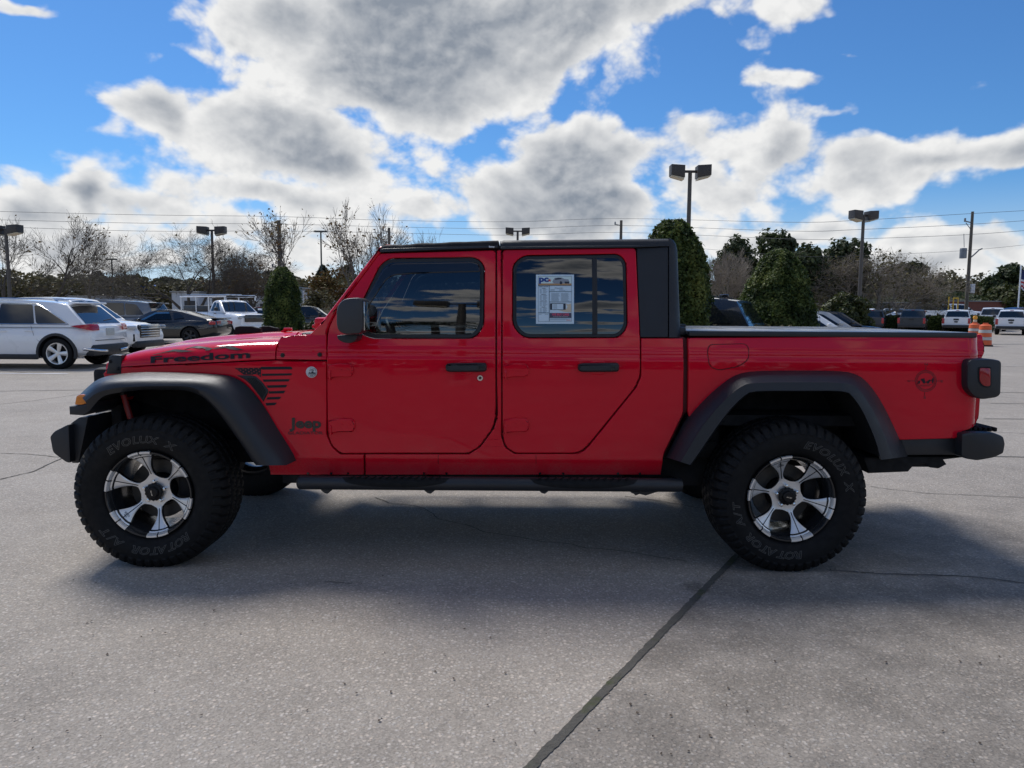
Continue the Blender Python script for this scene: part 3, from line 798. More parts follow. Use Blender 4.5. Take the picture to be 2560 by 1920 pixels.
# soft sunroof panel at the front
fx0, fx1 = S(951, 622).x, S(1248, 610).x
zf0, zf1 = zz_(951, 631), zz_(1246, 622.5); zg0, zg1 = zz_(955, 615), zz_(1246, 600.5)
def froof(x):
    t = (x - fx0) / (fx1 - fx0)
    zl = zf0 + (zf1 - zf0) * t; ztp = zg0 + (zg1 - zg0) * (t ** .7) + .004 * math.sin(t * 23) * (1 - t)
    return roofsec(zl, max(zl + .02, ztp), .012 + .006 * math.sin(t * 9), hw(0, zl) + .006, .022)
soft = sweep('canvas_roof', [fx0, fx0 + .01, fx0 + .03] + [fx0 + .03 + (fx1 - fx0 - .035) * k / 14 for k in range(1, 15)], froof, FABRIC)
SR = [(951, 624), (960, 621.5), (1244, 614.5), (1244, 620.5), (951, 631)]
panel('canvas_side_rail', SR, BLACK, soft, e=.004, gap=0, depth=.04, off=.014, mirror=True)

# bed cover, tailgate, rails
ztc = S(2000, 840).z
bm = bmesh.new(); xb0, xb1 = S(1722, 840).x, W(2444, 838, 4.1).x
for k, (a_, b_) in enumerate(((0, .245), (.25, .495), (.5, .745), (.75, 1.0))):
    xa, xb = xb0 + (xb1 - xb0) * a_, xb0 + (xb1 - xb0) * b_
    box(bm, (xa + xb) / 2, YC, ztc + .014, xb - xa, 1.46, .022, .006)
cover = tobj('tonneau_cover', bm, pm('sky_lit_vinyl_cover', (.15, .155, .165), .30, 0, .4, .12, 5, .3, 250))  # sky reflection on the top is put into the grey base colour
for s in (-1, 1):
    bm = bmesh.new(); box(bm, (xb0 + xb1) / 2, YC + s * .745, ztc + .010, xb1 - xb0, .05, .030, .008); tobj('cover_rail', bm, BLACK, cover)
bm = bmesh.new(); box(bm, xb0 - .035, YC - .60, ztc + .05, .10, .05, .016, .004); box(bm, xb0 - .055, YC - .66, ztc + .03, .05, .04, .03, .006); box(bm, xb0 - .03, YC, ztc + .02, .06, 1.4, .05, .01); tobj('cover_clamp', bm, BLACK, cover)
bm = bmesh.new(); box(bm, 2.555, YC, .955, .11, 1.30, .58, .03); tobj('tailgate', bm, RED)
bm = bmesh.new(); box(bm, (xb0 + 2.5) / 2, YC, .80, 2.5 - xb0, 1.36, .06, .0); box(bm, xb0 + .02, YC, .96, .03, 1.40, .56, 0); tobj('bed_floor', bm, DARK)
# ------------------------------------------------------------------ flares
def loft(name, curves, mat, parent=None, n=44, mirror=True, smooth=50, ends=True):
    """curves: list of (photo points, world depth) joined across"""
    rows = [[W(p[0], p[1], Y if not callable(Y) else Y(p[0])) for p in resample([Vector((q[0], q[1])) for q in c], n)] for c, Y in curves]
    outs = []
    for far in ((False, True) if mirror else (False,)):
        bm = bmesh.new()
        vr = [[bm.verts.new((p.x, p.y if not far else 2 * YC - p.y, p.z)) for p in r_] for r_ in rows]
        for a, b in zip(vr, vr[1:]):
            for i in range(n - 1): bm.faces.new((a[i], a[i + 1], b[i + 1], b[i]))
        if ends:
            for i in (0, n - 1): bm.faces.new([r_[i] for r_ in vr])
        bmesh.ops.recalc_face_normals(bm, faces=bm.faces[:])
        c = sum((f.calc_center_median() for f in bm.faces), Vector()) / len(bm.faces)
        # the crest faces the viewer on the near side
        test = max(bm.faces, key=lambda f: -f.calc_center_median().y if not far else f.calc_center_median().y)
        if (test.normal.y > 0) != far: bmesh.ops.reverse_faces(bm, faces=bm.faces[:])
        outs.append(tobj(name, bm, mat, parent, smooth))
    return outs
def sp(pl): return [(q.x, q.y) for q in spline([Vector((p[0], p[1])) for p in pl], 6)]
F0 = sp([(200, 986), (222, 965), (246, 948), (288, 936), (353, 930.5), (410, 930), (462, 931.4), (534, 935), (577, 940.4), (614, 961), (653, 1005.5), (693, 1067), (718, 1105), (738, 1139), (741, 1151)])
F1 = sp([(203, 992), (228, 970), (250, 957), (290, 949), (353, 946), (410, 945.5), (462, 946), (500, 948.5), (535, 957), (575, 983), (612, 1022), (655, 1084), (690, 1130), (712, 1158), (716, 1163)])
F2 = sp([(214, 1004), (238, 985), (262, 976), (300, 969), (353, 966), (410, 965), (456, 965.5), (484, 970), (512, 984), (545, 1016), (570, 1040), (606, 1088), (632, 1128), (655, 1160), (658, 1164)])
F3 = sp([(221, 1030), (236, 1012), (254, 994), (282, 984), (353, 975), (410, 974.5), (462, 976.5), (497, 987), (520, 1004), (548, 1034), (578, 1075), (607, 1116), (632, 1154), (636, 1159), (640, 1163)])
yF = lambda u: 4.10 + .05 * sstep(560, 280, u)
loft('fender_flare', [(F0, yF), (F1, 3.985), ([((a[0] + b[0]) / 2, (a[1] + b[1]) / 2) for a, b in zip(resample([Vector(p) for p in F1], 60), resample([Vector(p) for p in F2], 60))], 3.945), (F2, 3.935), (F3, 3.955), ([(p[0], p[1] - 2) for p in F3], 4.20)], FLAREM)
R0 = sp([(1665, 1143), (1692, 1088), (1719, 1040), (1755, 1000), (1791, 966.6), (1834, 937), (1882, 925.8), (1990, 923.5), (2099, 925.4), (2142, 934), (2173, 957), (2207, 1005), (2242, 1075), (2262, 1122), (2270, 1141)])
R3 = sp([(1728, 1163), (1752, 1130), (1778, 1092), (1802, 1058), (1826, 1027), (1860, 993), (1888, 980.5), (1995, 979), (2106, 980), (2130, 993), (2146, 1015), (2161, 1041), (2186, 1100), (2196, 1136), (2200, 1150)])
def blend(A, B, f, n=70):
    return [tuple(a.lerp(b, f)) for a, b in zip(resample([Vector(p) for p in A], n), resample([Vector(p) for p in B], n))]
loft('fender_flare', [(R0, 4.10), (blend(R0, R3, .30), 3.985), (blend(R0, R3, .52), 3.955), (blend(R0, R3, .58), 3.942), (blend(R0, R3, .96), 3.935), (R3, 3.955), ([(p[0], p[1] - 2) for p in R3], 4.25)], FLAREM)
# front foot of the flare with the amber marker
for far in (0, 1):
    sy = (lambda y: 2 * YC - y) if far else (lambda y: y)
    bm = bmesh.new(); prism(bm, [(W(p[0], p[1], 3.99).x, W(p[0], p[1], 3.99).z) for p in ((180, 1014), (206, 1011), (240, 1006), (236, 1022), (217, 1037), (181, 1035))], sy(3.96), sy(4.30), 0, .008)
    foot = tobj('flare_foot', bm, FLAREM)
    bm = bmesh.new(); prism(bm, [(W(p[0], p[1], 3.99).x, W(p[0], p[1], 3.99).z) for p in fillet([(197, 989, 5), (204, 985.5, 4), (232, 986, 4), (227, 1005, 5), (212, 1011, 5), (193, 1011, 4)], 4, 3)], sy(3.965), sy(4.12), 0, .006)
    tobj('marker_light', bm, AMBER)
# wheel-house liners
def liner(name, A, Yin):
    rows = []
    bm = bmesh.new(); n = 40
    P = resample([Vector(p) for p in A], n)
    for Y in (3.99, 4.15, 4.45):
        rows.append([bm.verts.new(W(p.x, p.y - 8, 3.99) + Vector((0, Y - 3.99, 0))) for p in P])
    for a, b in zip(rows, rows[1:]):
        for i in range(n - 1): bm.faces.new((a[i], a[i + 1], b[i + 1], b[i]))
    last = rows[-1]; bm.faces.new(last)
    b2 = bm.copy()
    for v in b2.verts: v.co.y = 2 * YC - v.co.y
    tobj(name, bm, DARK); tobj(name, b2, DARK)
liner('wheel_liner', F3, 4.45); liner('wheel_liner', R3, 4.45)
bm = bmesh.new(); pts = [W(*p, 4.05) for p in ((263, 1018), (280, 1070))]; tube(bm, [pts[0] + Vector((.02, .16, .05)), pts[1] + Vector((.03, .16, -.0))], .017, 12)
tobj('shock_absorber', bm, pm('red_shock', (.28, .015, .015), .4))

# ------------------------------------------------------------------ wheels
TR = .412
DARKCAP = pm('black_cap_plastic', (.008, .008, .009), .4, 0, 0, .1, 9, spec=.3)
def make_wheel(parent_name='wheel'):
    w = empty('wheel', (0, 0, 0))
    prof = [(.236, -.024), (.248, -.010), (.262, .004), (.285, .016), (.31, .021), (.335, .019), (.352, .013), (.356, .013), (.362, .010), (.374, .003), (.386, -.008), (.392, -.014), (.399, -.022), (.407, -.034), (.411, -.046), (.412, -.062), (.412, -.080), (.412, -.086), (.412, -.094), (.412, -.100), (.412, -.125), (.412, -.150), (.412, -.156), (.412, -.164), (.412, -.170), (.412, -.195), (.412, -.215), (.412, -.221),
            (.412, -.229), (.412, -.235), (.411, -.255), (.408, -.272), (.400, -.286), (.385, -.298), (.35, -.308), (.30, -.312), (.25, -.300), (.236, -.285)]
    N = 300
    prof = [(r + .010 * sstep(.34, .41, r), o + (.006 if r > .33 and o > -.1 else 0)) for r, o in prof]
    def fn(i, j, r, o):
        rr, oo = r, o
        ph = (i % 6) * 10 / 6
        if 8 <= j <= 10:                       # side blocks below the shoulder
            if ph < 6: rr += .0; oo += .0065
            else: oo -= .003
        elif 11 <= j <= 15:                    # shoulder lugs
            if ph >= 7: rr -= .012; oo -= .008
            elif j <= 12: oo += .004; rr += .002
        elif 16 <= j <= 29:
            if j in (17, 18, 22, 23, 27, 28): rr -= .010
            else:
                s = (i + 2 * j) % 6
                if s >= 5: rr -= .009
        elif 30 <= j <= 32:
            if ph >= 7: rr -= .011
        return rr, oo
    bm = bmesh.new(); lathe(bm, prof, N, fn=fn); bmesh.ops.recalc_face_normals(bm, faces=bm.faces[:])
    tyre = obj('tyre', bm, RUBBER, w, 32)
    bm = bmesh.new()
    lathe(bm, [(.238, -.014), (.238, -.002), (.235, .003), (.228, .002), (.224, -.004), (.219, -.016), (.213, -.030), (.208, -.05), (.203, -.10), (.198, -.25), (.22, -.28), (.24, -.28)], 96)
    lathe(bm, [(.0, -.105), (.065, -.105), (.075, -.12), (.09, -.16)], 48)
    bmesh.ops.recalc_face_normals(bm, faces=bm.faces[:])
    rim = obj('rim', bm, BLACKGLOSS, w, 40)
    # spoke face
    HH = [(.082, 0.0), (.085, .015), (.090, .026), (.098, .037), (.110, .0465), (.125, .0540), (.14, .0585), (.155, .0610), (.17, .0620), (.185, .0620), (.20, .0605), (.2165, .0575)]
    OO = [(.03, -.084), (.075, -.084), (.095, -.081), (.12, -.071), (.15, -.055), (.18, -.040), (.200, -.030), (.206, -.026), (.209, -.018), (.2165, -.014)]
    rs = [.03, .045, .06, .075, .082, .085, .090, .098, .110, .125, .14, .155, .17, .185, .195, .203, .206, .209, .2165]
    bm = bmesh.new(); NA = 10
    for k in range(6):
        a0 = k * math.pi / 3; rows = []; brow = []
        for r in rs:
            half = math.pi / 6 - (lerp_table(HH, r) / r if r > .082 else 0)
            o = lerp_table(OO, r); row = []
            for i in range(NA + 1):
                f = -1 + 2 * i / NA; a = a0 + f * half
                oo = o - (.006 * max(0, abs(f) - .75) / .25 if r > .09 else 0)
                row.append(bm.verts.new((r * math.sin(a), -oo, r * math.cos(a))))
            rows.append(row)
            brow.append([bm.verts.new((v.co.x, v.co.y + .022, v.co.z)) for v in (row[0], row[-1])])
        for j in range(len(rs) - 1):
            for i in range(NA):
                f = bm.faces.new((rows[j][i], rows[j][i + 1], rows[j + 1][i + 1], rows[j + 1][i]))
                if .2 < rs[j] < .208: f.material_index = 1  # shadow line at the rim step, painted in as a black ring
            if rs[j] >= .082:
                f = bm.faces.new((rows[j][0], rows[j + 1][0], brow[j + 1][0], brow[j][0])); f.material_index = 1
                f = bm.faces.new((rows[j][-1], brow[j][-1], brow[j + 1][-1], rows[j + 1][-1])); f.material_index = 1
        # milled groove, painted black, following the dish
        prev = None
        for r in [.098 + (.2155 - .098) * q / 14 for q in range(15)]:
            o = lerp_table(OO, r) + .0012; wd = .0024 + .0008 * (r > .2)
            c = (math.cos(a0), math.sin(a0))
            cur = [bm.verts.new((r * c[1] + sg * wd * c[0], -o, r * c[0] - sg * wd * c[1])) for sg in (-1, 1)]
            if prev:
                f = bm.faces.new((prev[0], prev[1], cur[1], cur[0])); f.material_index = 1
            prev = cur
        # bright tab on the rim lip, in two halves
        for (t0, t1) in ((-.262, -.016), (.016, .262)):
            pr = None
            for q in range(9):
                a = a0 + t0 + (t1 - t0) * q / 8
                cur = [bm.verts.new((r * math.sin(a), -o, r * math.cos(a))) for r, o in ((.2175, -.013), (.222, -.0035), (.2275, .0045), (.2365, .0050), (.2390, .0015), (.2392, -.010))]
                if pr:
                    for z in range(5): bm.faces.new((pr[z], cur[z], cur[z + 1], pr[z + 1]))
                pr = cur
    bmesh.ops.remove_doubles(bm, verts=bm.verts[:], dist=1e-5)
    bmesh.ops.recalc_face_normals(bm, faces=bm.faces[:])
    for f in bm.faces:
        if f.material_index == 0 and f.normal.y > .15: f.normal_flip()
    face = obj('wheel_face', bm, [SILVER, BLACKGLOSS], w, 40)
    bm = bmesh.new()
    def cog(i, j, r, o): return (r + (.0035 if (i % 4) < 2 and j in (1, 2) else 0), o)
    lathe(bm, [(.047, -.085), (.047, -.060), (.044, -.056), (.034, -.052), (.030, -.040), (.026, -.037), (.0, -.036)], 60, fn=cog); bmesh.ops.recalc_face_normals(bm, faces=bm.faces[:])
    cap = obj('hub_cap', bm, DARKCAP, w, 30)
    for k in range(5):
        a = 2 * math.pi * k / 5 + .2; bm = bmesh.new()
        lathe(bm, [(.0105, -.086), (.0105, -.066), (.008, -.061), (.0, -.059)], 12)
        for v in bm.verts: v.co += Vector((.0585 * math.sin(a), 0, .0585 * math.cos(a)))
        bmesh.ops.recalc_face_normals(bm, faces=bm.faces[:]); obj('lug_nut', bm, CHROME, w, 40)
    bm = bmesh.new()
    lathe(bm, [(.06, -.165), (.095, -.165), (.098, -.150), (.165, -.150), (.165, -.172), (.10, -.175)], 64); bmesh.ops.recalc_face_normals(bm, faces=bm.faces[:])
    obj('brake_disc', bm, STEEL, w, 30)
    bm = bmesh.new(); box(bm, .145, .155, .03, .075, .07, .15, .015); obj('brake_caliper', bm, DARK, w)
    return w
def ring_letters(items, r0, h, o):
    """raised letters round the sidewall; items: (letter, clock angle in degrees)"""
    bm = bmesh.new()
    for ch, ang in items:
        vs, fs = text_geo(ch, .22, .012, .022, 2)
        if not vs: continue
        cx = (min(v.x for v in vs) + max(v.x for v in vs)) / 2
        k = h / .72; a = R(ang); er = Vector((math.sin(a), 0, math.cos(a))); et = Vector((math.cos(a), 0, -math.sin(a)))
        nv = []
        for v in vs:
            rr = r0 - .004 + v.y * k
            p = er * rr + et * (v.x - cx) * k * 1.25
            bul = lerp_table([(.285, .016), (.31, .0215), (.335, .0255), (.352, .0205)], rr)
            nv.append(bm.verts.new((p.x, -(bul + o + v.z * k * .5), p.z)))
        for f in fs:
            try: bm.faces.new([nv[i] for i in f])
            except ValueError: pass
    return bm
def spread(txt, a0, a1):
    n = len(txt) - 1
    return [(c, a0 + (a1 - a0) * i / n) for i, c in enumerate(txt) if c != ' ']
def spoke_text(bm, txt, ang, r, h, wdt):
    vs, fs = text_geo(txt, 0, .02, 0, 2); x0 = min(v.x for v in vs); x1 = max(v.x for v in vs)
    a = R(ang); er = Vector((math.sin(a), 0, math.cos(a))); et = Vector((math.cos(a), 0, -math.sin(a)))
    OO = [(.15, -.055), (.18, -.040), (.200, -.030)]
    nv = []
    for v in vs:
        rr = r + v.y * h; p = er * rr + et * ((v.x - (x0 + x1) / 2) * wdt)
        nv.append(bm.verts.new((p.x, -(lerp_table(OO, rr) + .0015), p.z)))
    for f in fs: bm.faces.new([nv[i] for i in f])
w0 = make_wheel()
HZ = .408
wheels = []
made = [w0] + [copy_tree(w0) for _ in range(3)]
for i, (u, far, ta, sa) in enumerate(((0, 0, 0, -10.5), (1, 0, 40, -17), (0, 1, 20, 5), (1, 1, 70, 25))):
    w = made[i]
    x = W(370.3, 1236, 3.93).x if u == 0 else W(1979.6, 1247.6, 3.93).x
    w.parent = truck; w.location = Vector((x, 3.932 if not far else 2 * YC - 3.932, HZ)) - truck.location
    w.rotation_euler = (0, 0, math.pi if far else 0)
    for ch in w.children:
        if ch.name.startswith(('wheel_face', 'hub_cap', 'lug_nut')): ch.rotation_euler = (0, R(sa), 0)
        if ch.name.startswith('tyre'): ch.rotation_euler = (0, R(ta), 0)
    wheels.append(w)
    if not far:
        e0, r0_ = ((-36, 138), (13, 172))[u]
        bm = ring_letters(spread('EVOLUX X', e0, e0 + 63) + spread('ROTATOR A/T', r0_, r0_ + 92), .292, .040, .0022)
        obj('tyre_lettering', bm, GREYTXT, w, 30)
        sp_ang = (229.5, -17)[u]
        bm = bmesh.new(); spoke_text(bm, 'Dick', sp_ang, .1895, .010, .011); spoke_text(bm, 'CEPEK', sp_ang, .178, .012, .013)
        obj('spoke_lettering', bm, DECAL, w, 30)
        bm = bmesh.new(); vs, fs = text_geo('Dick Cepek', .3, .02, 0, 2); x0 = max(v.x for v in vs) / 2
        ca = R((75, 10)[u])
        nv = [bm.verts.new(((v.x - x0) * .0062 * math.cos(ca) + (v.y - .3) * .009 * math.sin(ca), .0345, -(v.x - x0) * .0062 * math.sin(ca) + (v.y - .3) * .009 * math.cos(ca))) for v in vs]
        [bm.faces.new([nv[i] for i in f]) for f in fs]
        obj('cap_lettering', bm, CHROME, w, 30)

# ------------------------------------------------------------------ running gear underneath
def pbox(bm, pl, y0, y1, bev=0.0, Y=4.2): prism(bm, [(W(p[0], p[1], Y).x, W(p[0], p[1], Y).z) for p in pl], y0, y1, 0, bev)
xf, xr = wheels[0].location.x + truck.location.x, wheels[1].location.x + truck.location.x
bm = bmesh.new()
for s in (-1, 1):
    box(bm, .1, YC + s * .42, .56, 5.0, .09, .14, .01)
box(bm, .0, YC, .62, 2.4, 1.30, .10, .02)
box(bm, (xf), YC, .80, 1.2, .74, .50, .03)
box(bm, -1.9, YC, .98, .75, 1.05, .10, .02)
box(bm, .45, YC, .46, .9, .7, .10, .03)
for s in (-1, 1):
    box(bm, -.24, YC + s * .66, .465, 2.15, .06, .09, .0); box(bm, 1.03, YC + s * .55, .58, .36, .10, .36, .0); box(bm, -1.30, YC + s * .50, .62, .30, .10, .34, .0)
chas = tobj('chassis', bm, DARK)
bm = bmesh.new()
for x in (xf, xr):
    tube(bm, [(x, YC - .62, HZ), (x, YC + .62, HZ)], .045, 10)
    lathe_ = box(bm, x, YC + (.15 if x < 0 else 0), HZ, .22, .26, .24, .06)
tobj('axle', bm, DARK, None)
bm = bmesh.new(); tube(bm, [(-.2, YC + .25, .47), (1.2, YC + .3, .50), (2.2, YC + .35, .55)], .035, 8); box(bm, 2.05, YC + .1, .53, .45, .55, .16, .05); tobj('exhaust', bm, DARK)
# tail end: dark trim, hitch
bm = bmesh.new(); pbox(bm, [(2245, 1097), (2398, 1095), (2398, 1137), (2262, 1138), (2258, 1141)], 4.10, 4.16, .006, 4.1); tobj('lower_bed_trim', bm, BLACK)
bm = bmesh.new(); pbox(bm, [(2150, 1140), (2300, 1138), (2420, 1138), (2350, 1146), (2358, 1158), (2338, 1168), (2318, 1166), (2304, 1156), (2278, 1158), (2262, 1176), (2164, 1180)], 4.16, 5.58, .01, 4.2); tobj('tail_frame', bm, DARK)
# bumpers
bm = bmesh.new()
P = [(2400, 1083), (2418, 1079.5), (2482, 1081), (2504, 1090), (2508.5, 1108), (2504, 1132), (2480, 1143), (2440, 1150), (2412, 1146), (2398, 1138)]
pts = [(W(p[0], p[1], 4.05).x, W(p[0], p[1], 4.05).z) for p in fillet(P, 5, 3)]
prism(bm, pts, 4.03, 2 * YC - 4.03, 0, .018)
rb = tobj('rear_bumper', bm, BLACK)
bm = bmesh.new()
xa, xb = W(2425, 1080, 4.1).x, W(2500, 1082, 4.1).x; zt_ = W(2440, 1080, 4.05).z
for k in range(6):
    for s in (-1, 1): box(bm, xa + (xb - xa) * (k + .5) / 6 - .01, YC + s * .60, zt_ + .006, (xb - xa) / 6 * .7, .34, .024, .006)
tobj('step_pad', bm, RUBBER, rb)
bm = bmesh.new()
pts = [(W(p[0], p[1], 4.08).x, W(p[0], p[1], 4.08).z) for p in fillet([(136, 1089, 4), (146, 1076, 6), (182, 1058, 4), (186, 1154, 4), (176, 1152, 6), (143, 1128, 8)], 4, 3)]
prism(bm, pts, 4.04, 2 * YC - 4.04, 0, .02)
pts = [(W(p[0], p[1], 4.12).x, W(p[0], p[1], 4.12).z) for p in fillet([(184, 1057, 3), (206, 1041, 6), (228, 1040, 3), (204, 1155, 3), (187, 1155, 3)], 3, 3)]
prism(bm, pts, 4.09, 2 * YC - 4.09, 0, .012)
tobj('front_bumper', bm, BLACK)

# tail lamps
for far in (0, 1):
    sy = (lambda y: 2 * YC - y) if far else (lambda y: y)
    bm = bmesh.new()
    o = fillet([(2415, 910, 8), (2424, 898, 8), (2480, 897, 12), (2501, 902, 8), (2499, 985, 8), (2490, 993, 8), (2452, 998.5, 10), (2430, 990, 20), (2414, 970, 16)], 8, 4)
    prism(bm, [(W(p[0], p[1], 4.04).x, W(p[0], p[1], 4.04).z) for p in o], sy(4.025), sy(4.30), 0, .016)
    tl = tobj('tail_light', bm, BLACK)
    bm = bmesh.new(); prism(bm, [(W(p[0], p[1], 4.02).x, W(p[0], p[1], 4.02).z) for p in fillet([(2446, 917, 6), (2479, 917, 6), (2479, 968, 6), (2460, 970, 10), (2446, 955, 10)], 5, 3)], sy(4.0215), sy(4.03), 0, 0); tobj('lens_recess', bm, DARK, tl)
    bm = bmesh.new(); prism(bm, [(W(p[0], p[1], 4.02).x, W(p[0], p[1], 4.02).z) for p in fillet([(2449, 920, 5), (2476, 920, 5), (2476, 965, 5), (2462, 966.5, 10), (2449, 954, 8)], 5, 3)], sy(4.018), sy(4.03), 0, .002); tobj('side_lens', bm, REDLENS, tl)
    a = W(2499, 908, 4.04); b = W(2498, 984, 4.04)
    bm = bmesh.new(); box(bm, a.x + .004, sy(4.15), (a.z + b.z) / 2, .016, .20, a.z - b.z - .01, .006); tobj('rear_lens', bm, REDLENS, tl)

# door mirrors
for far in (0, 1):
    sy = (lambda y: 2 * YC - y) if far else (lambda y: y)
    bm = bmesh.new()
    o = fillet([(849, 775, 12), (856, 757, 12), (872, 746.5, 12), (905, 744.5, 8), (914, 752, 7), (914.5, 820, 7), (908, 833, 9), (868, 834.5, 12), (853, 826, 10), (849, 810, 10)], 8, 4)
    prism(bm, [(W(p[0], p[1], 3.93).x, W(p[0], p[1], 3.93).z) for p in o], sy(3.855), sy(4.03), 0, .03)
    mi = tobj('door_mirror', bm, pm('mirror_housing_plastic', (.035, .036, .039), .45, 0, 0, .1, 5, .3, 400))
    bm = bmesh.new()
    o = fillet([(847, 838, 3), (866, 836, 3), (898, 836, 3), (896, 848, 6), (884, 857, 8), (864, 856, 10), (850, 848, 6)], 4, 3)
    prism(bm, [(W(p[0], p[1], 4.0).x, W(p[0], p[1], 4.0).z) for p in o], sy(3.95), sy(4.10), 0, .01); tobj('mirror_base', bm, BLACK, mi)
    c = W(911, 790, 3.93); bm = bmesh.new(); box(bm, c.x + .009, sy(3.94), c.z, .006, .13, .15, .002); tobj('mirror_glass', bm, CHROME, mi)

# side steps
for far in (0, 1):
    sy = (lambda y: 2 * YC - y) if far else (lambda y: y)
    a, b = W(745, 1208, 4.0), W(1706, 1208, 4.0)
    bm = bmesh.new()
    zc_ = a.z + .004; tube(bm, [(a.x - .004, sy(4.0), zc_), (a.x + .002, sy(4.0), zc_), (a.x + .012, sy(4.0), zc_), (b.x - .02, sy(4.0), zc_), (b.x - .004, sy(4.0), zc_), (b.x, sy(4.0), zc_)], [.02, .032, .038, .038, .034, .02], 20)
    stp = tobj('side_step', bm, BLACK, None, 50)
    for (u0, u1) in ((856, 1125), (1324, 1594)):
        p0, p1 = W(u0, 1195, 4.0), W(u1, 1195, 4.0)
        bm = bmesh.new(); L_ = p1.x - p0.x; n = 24
        rows = []
        for k in range(n + 1):
            t = k / n; wd = math.sin(math.pi * min(1, max(0, t))) ** .35
            row = []
            for q in range(6):
                an = R(-38 + (128) * q / 5) if wd > .0 else 0
                an = R(62 - (62 + 22) * wd * q / 5)
                y = -math.cos(an) * .0400; z = math.sin(an) * .0400
                row.append(bm.verts.new((p0.x + L_ * t, sy(4.0 + y), zc_ + z)))
            rows.append(row)
        for r0_, r1_ in zip(rows, rows[1:]):
            for q in range(5): bm.faces.new((r0_[q], r0_[q + 1], r1_[q + 1], r1_[q]))
        for k in range(13):
            t = (k + 1.5) / 15; x = p0.x + L_ * t
            box(bm, x, sy(3.985), zc_ + .037, .010, .055, .006, .002, Matrix.Rotation(R(-28), 3, 'Z'))
        bmesh.ops.recalc_face_normals(bm, faces=bm.faces[:])
        tobj('step_pad', bm, RUBBER, stp)
    for u in (816, 1074, 1360, 1585):
        p = W(u, 1215, 4.0); bm = bmesh.new()
        prism(bm, [(p.x - .03, p.z + .02), (p.x + .03, p.z + .02), (p.x + .03, p.z - .024), (p.x + .006, p.z - .044), (p.x - .012, p.z - .04), (p.x - .03, p.z - .024)], sy(4.0), sy(4.45), 0, 0)
        tobj('step_bracket', bm, BLACK, stp)
    bm = bmesh.new(); pl = [(1570, 1223), (1590, 1240), (1600, 1236), (1615, 1240), (1640, 1232), (1700, 1222), (1700, 1208), (1570, 1208)]
    prism(bm, [(W(p[0], p[1], 4.02).x, W(p[0], p[1], 4.02).z) for p in pl], sy(4.03), sy(4.2)); tobj('step_bracket', bm, BLACK, stp)

# ------------------------------------------------------------------ decals and badges
def decal_bm(polys=(), texts=(), off=.0016):
    """flat vinyl laid on the body side: polys in photo pixels, texts as (text, u0, u1, baseline v at u0, at u1, cap height px, shear, weight)"""
    bm = bmesh.new()
    for pl in polys:
        vs = [bm.verts.new(S(p[0], p[1], off)) for p in pl]
        f = bm.faces.new(vs)
    for (tx, u0, u1, v0, v1, h, sh, wt_) in texts:
        vs, fs = text_geo(tx, sh, wt_, 0, 4); xa = min(v.x for v in vs); xb = max(v.x for v in vs)
        hh = .70
        nv = []
        for v in vs:
            t = (v.x - xa) / (xb - xa)
            nv.append(bm.verts.new(S(u0 + (u1 - u0) * t, v0 + (v1 - v0) * t - v.y / hh * h, off)))
        for f in fs:
            try: bm.faces.new([nv[i] for i in f])
            except ValueError: pass
    bmesh.ops.triangulate(bm, faces=[f for f in bm.faces if len(f.verts) > 4])
    bmesh.ops.recalc_face_normals(bm, faces=bm.faces[:])
    for f in bm.faces:
        if f.normal.y > 0: f.normal_flip()
    return bm
def hood_point(u, v, off=.005):
    """point on the near flank of the hood under a photo pixel"""
    y = 4.2
    for _ in range(14):
        p = W(u, v, y)
        pts = hs(min(max(p.x, xs[0]), xs[-1]))
        yy = pts[0][0]
        for (h0, z0), (h1, z1) in zip(pts, pts[1:]):
            if z0 <= p.z <= z1: yy = h0 + (h1 - h0) * (p.z - z0) / max(1e-6, z1 - z0); break
            if p.z > z1: yy = h1
        y = .5 * y + .5 * (YC - yy - off)
    return W(u, v, y)
def zf(pl): return [(360 + p[0] / 7.373, 850 + p[1] / 7.373) for p in pl]
bm = bmesh.new()
vs, fs = text_geo('Freedom', 0, .028, 0, 5); xa = min(v.x for v in vs); xb = max(v.x for v in vs)
nv = []
for v in vs:
    t = (v.x - xa) / (xb - xa); q = zf([(122 + (1955 - 122) * t, 420 + (325 - 420) * t - v.y / .70 * (118 + 10 * t))])[0]
    nv.append(bm.verts.new(hood_point(*q)))
for f in fs: bm.faces.new([nv[i] for i in f])
MT = [[(130, 275), (380, 215), (540, 175), (580, 170), (700, 178), (800, 190), (960, 202), (800, 215), (690, 225), (600, 215), (560, 208), (500, 212), (440, 222), (330, 240), (210, 268)],
      [(720, 168), (860, 130), (960, 108), (1050, 112), (1150, 128), (1270, 152), (1330, 140), (1440, 115), (1570, 104), (1640, 115), (1700, 140), (1780, 165), (1850, 182), (1700, 190), (1610, 175), (1560, 162), (1490, 142), (1430, 155), (1380, 150), (1330, 168), (1260, 160), (1200, 190), (1130, 195), (1140, 172), (1080, 148), (1020, 152), (960, 145), (880, 142)]]
for pl in MT:
    bm.faces.new([bm.verts.new(hood_point(*q)) for q in zf(pl)])
bmesh.ops.triangulate(bm, faces=[f for f in bm.faces if len(f.verts) > 4]); bmesh.ops.recalc_face_normals(bm, faces=bm.faces[:])
tobj('hood_lettering', bm, DECAL, hood)
def zq(pl): return [(580 + p[0] / 9.217, 900 + p[1] / 9.217) for p in pl]
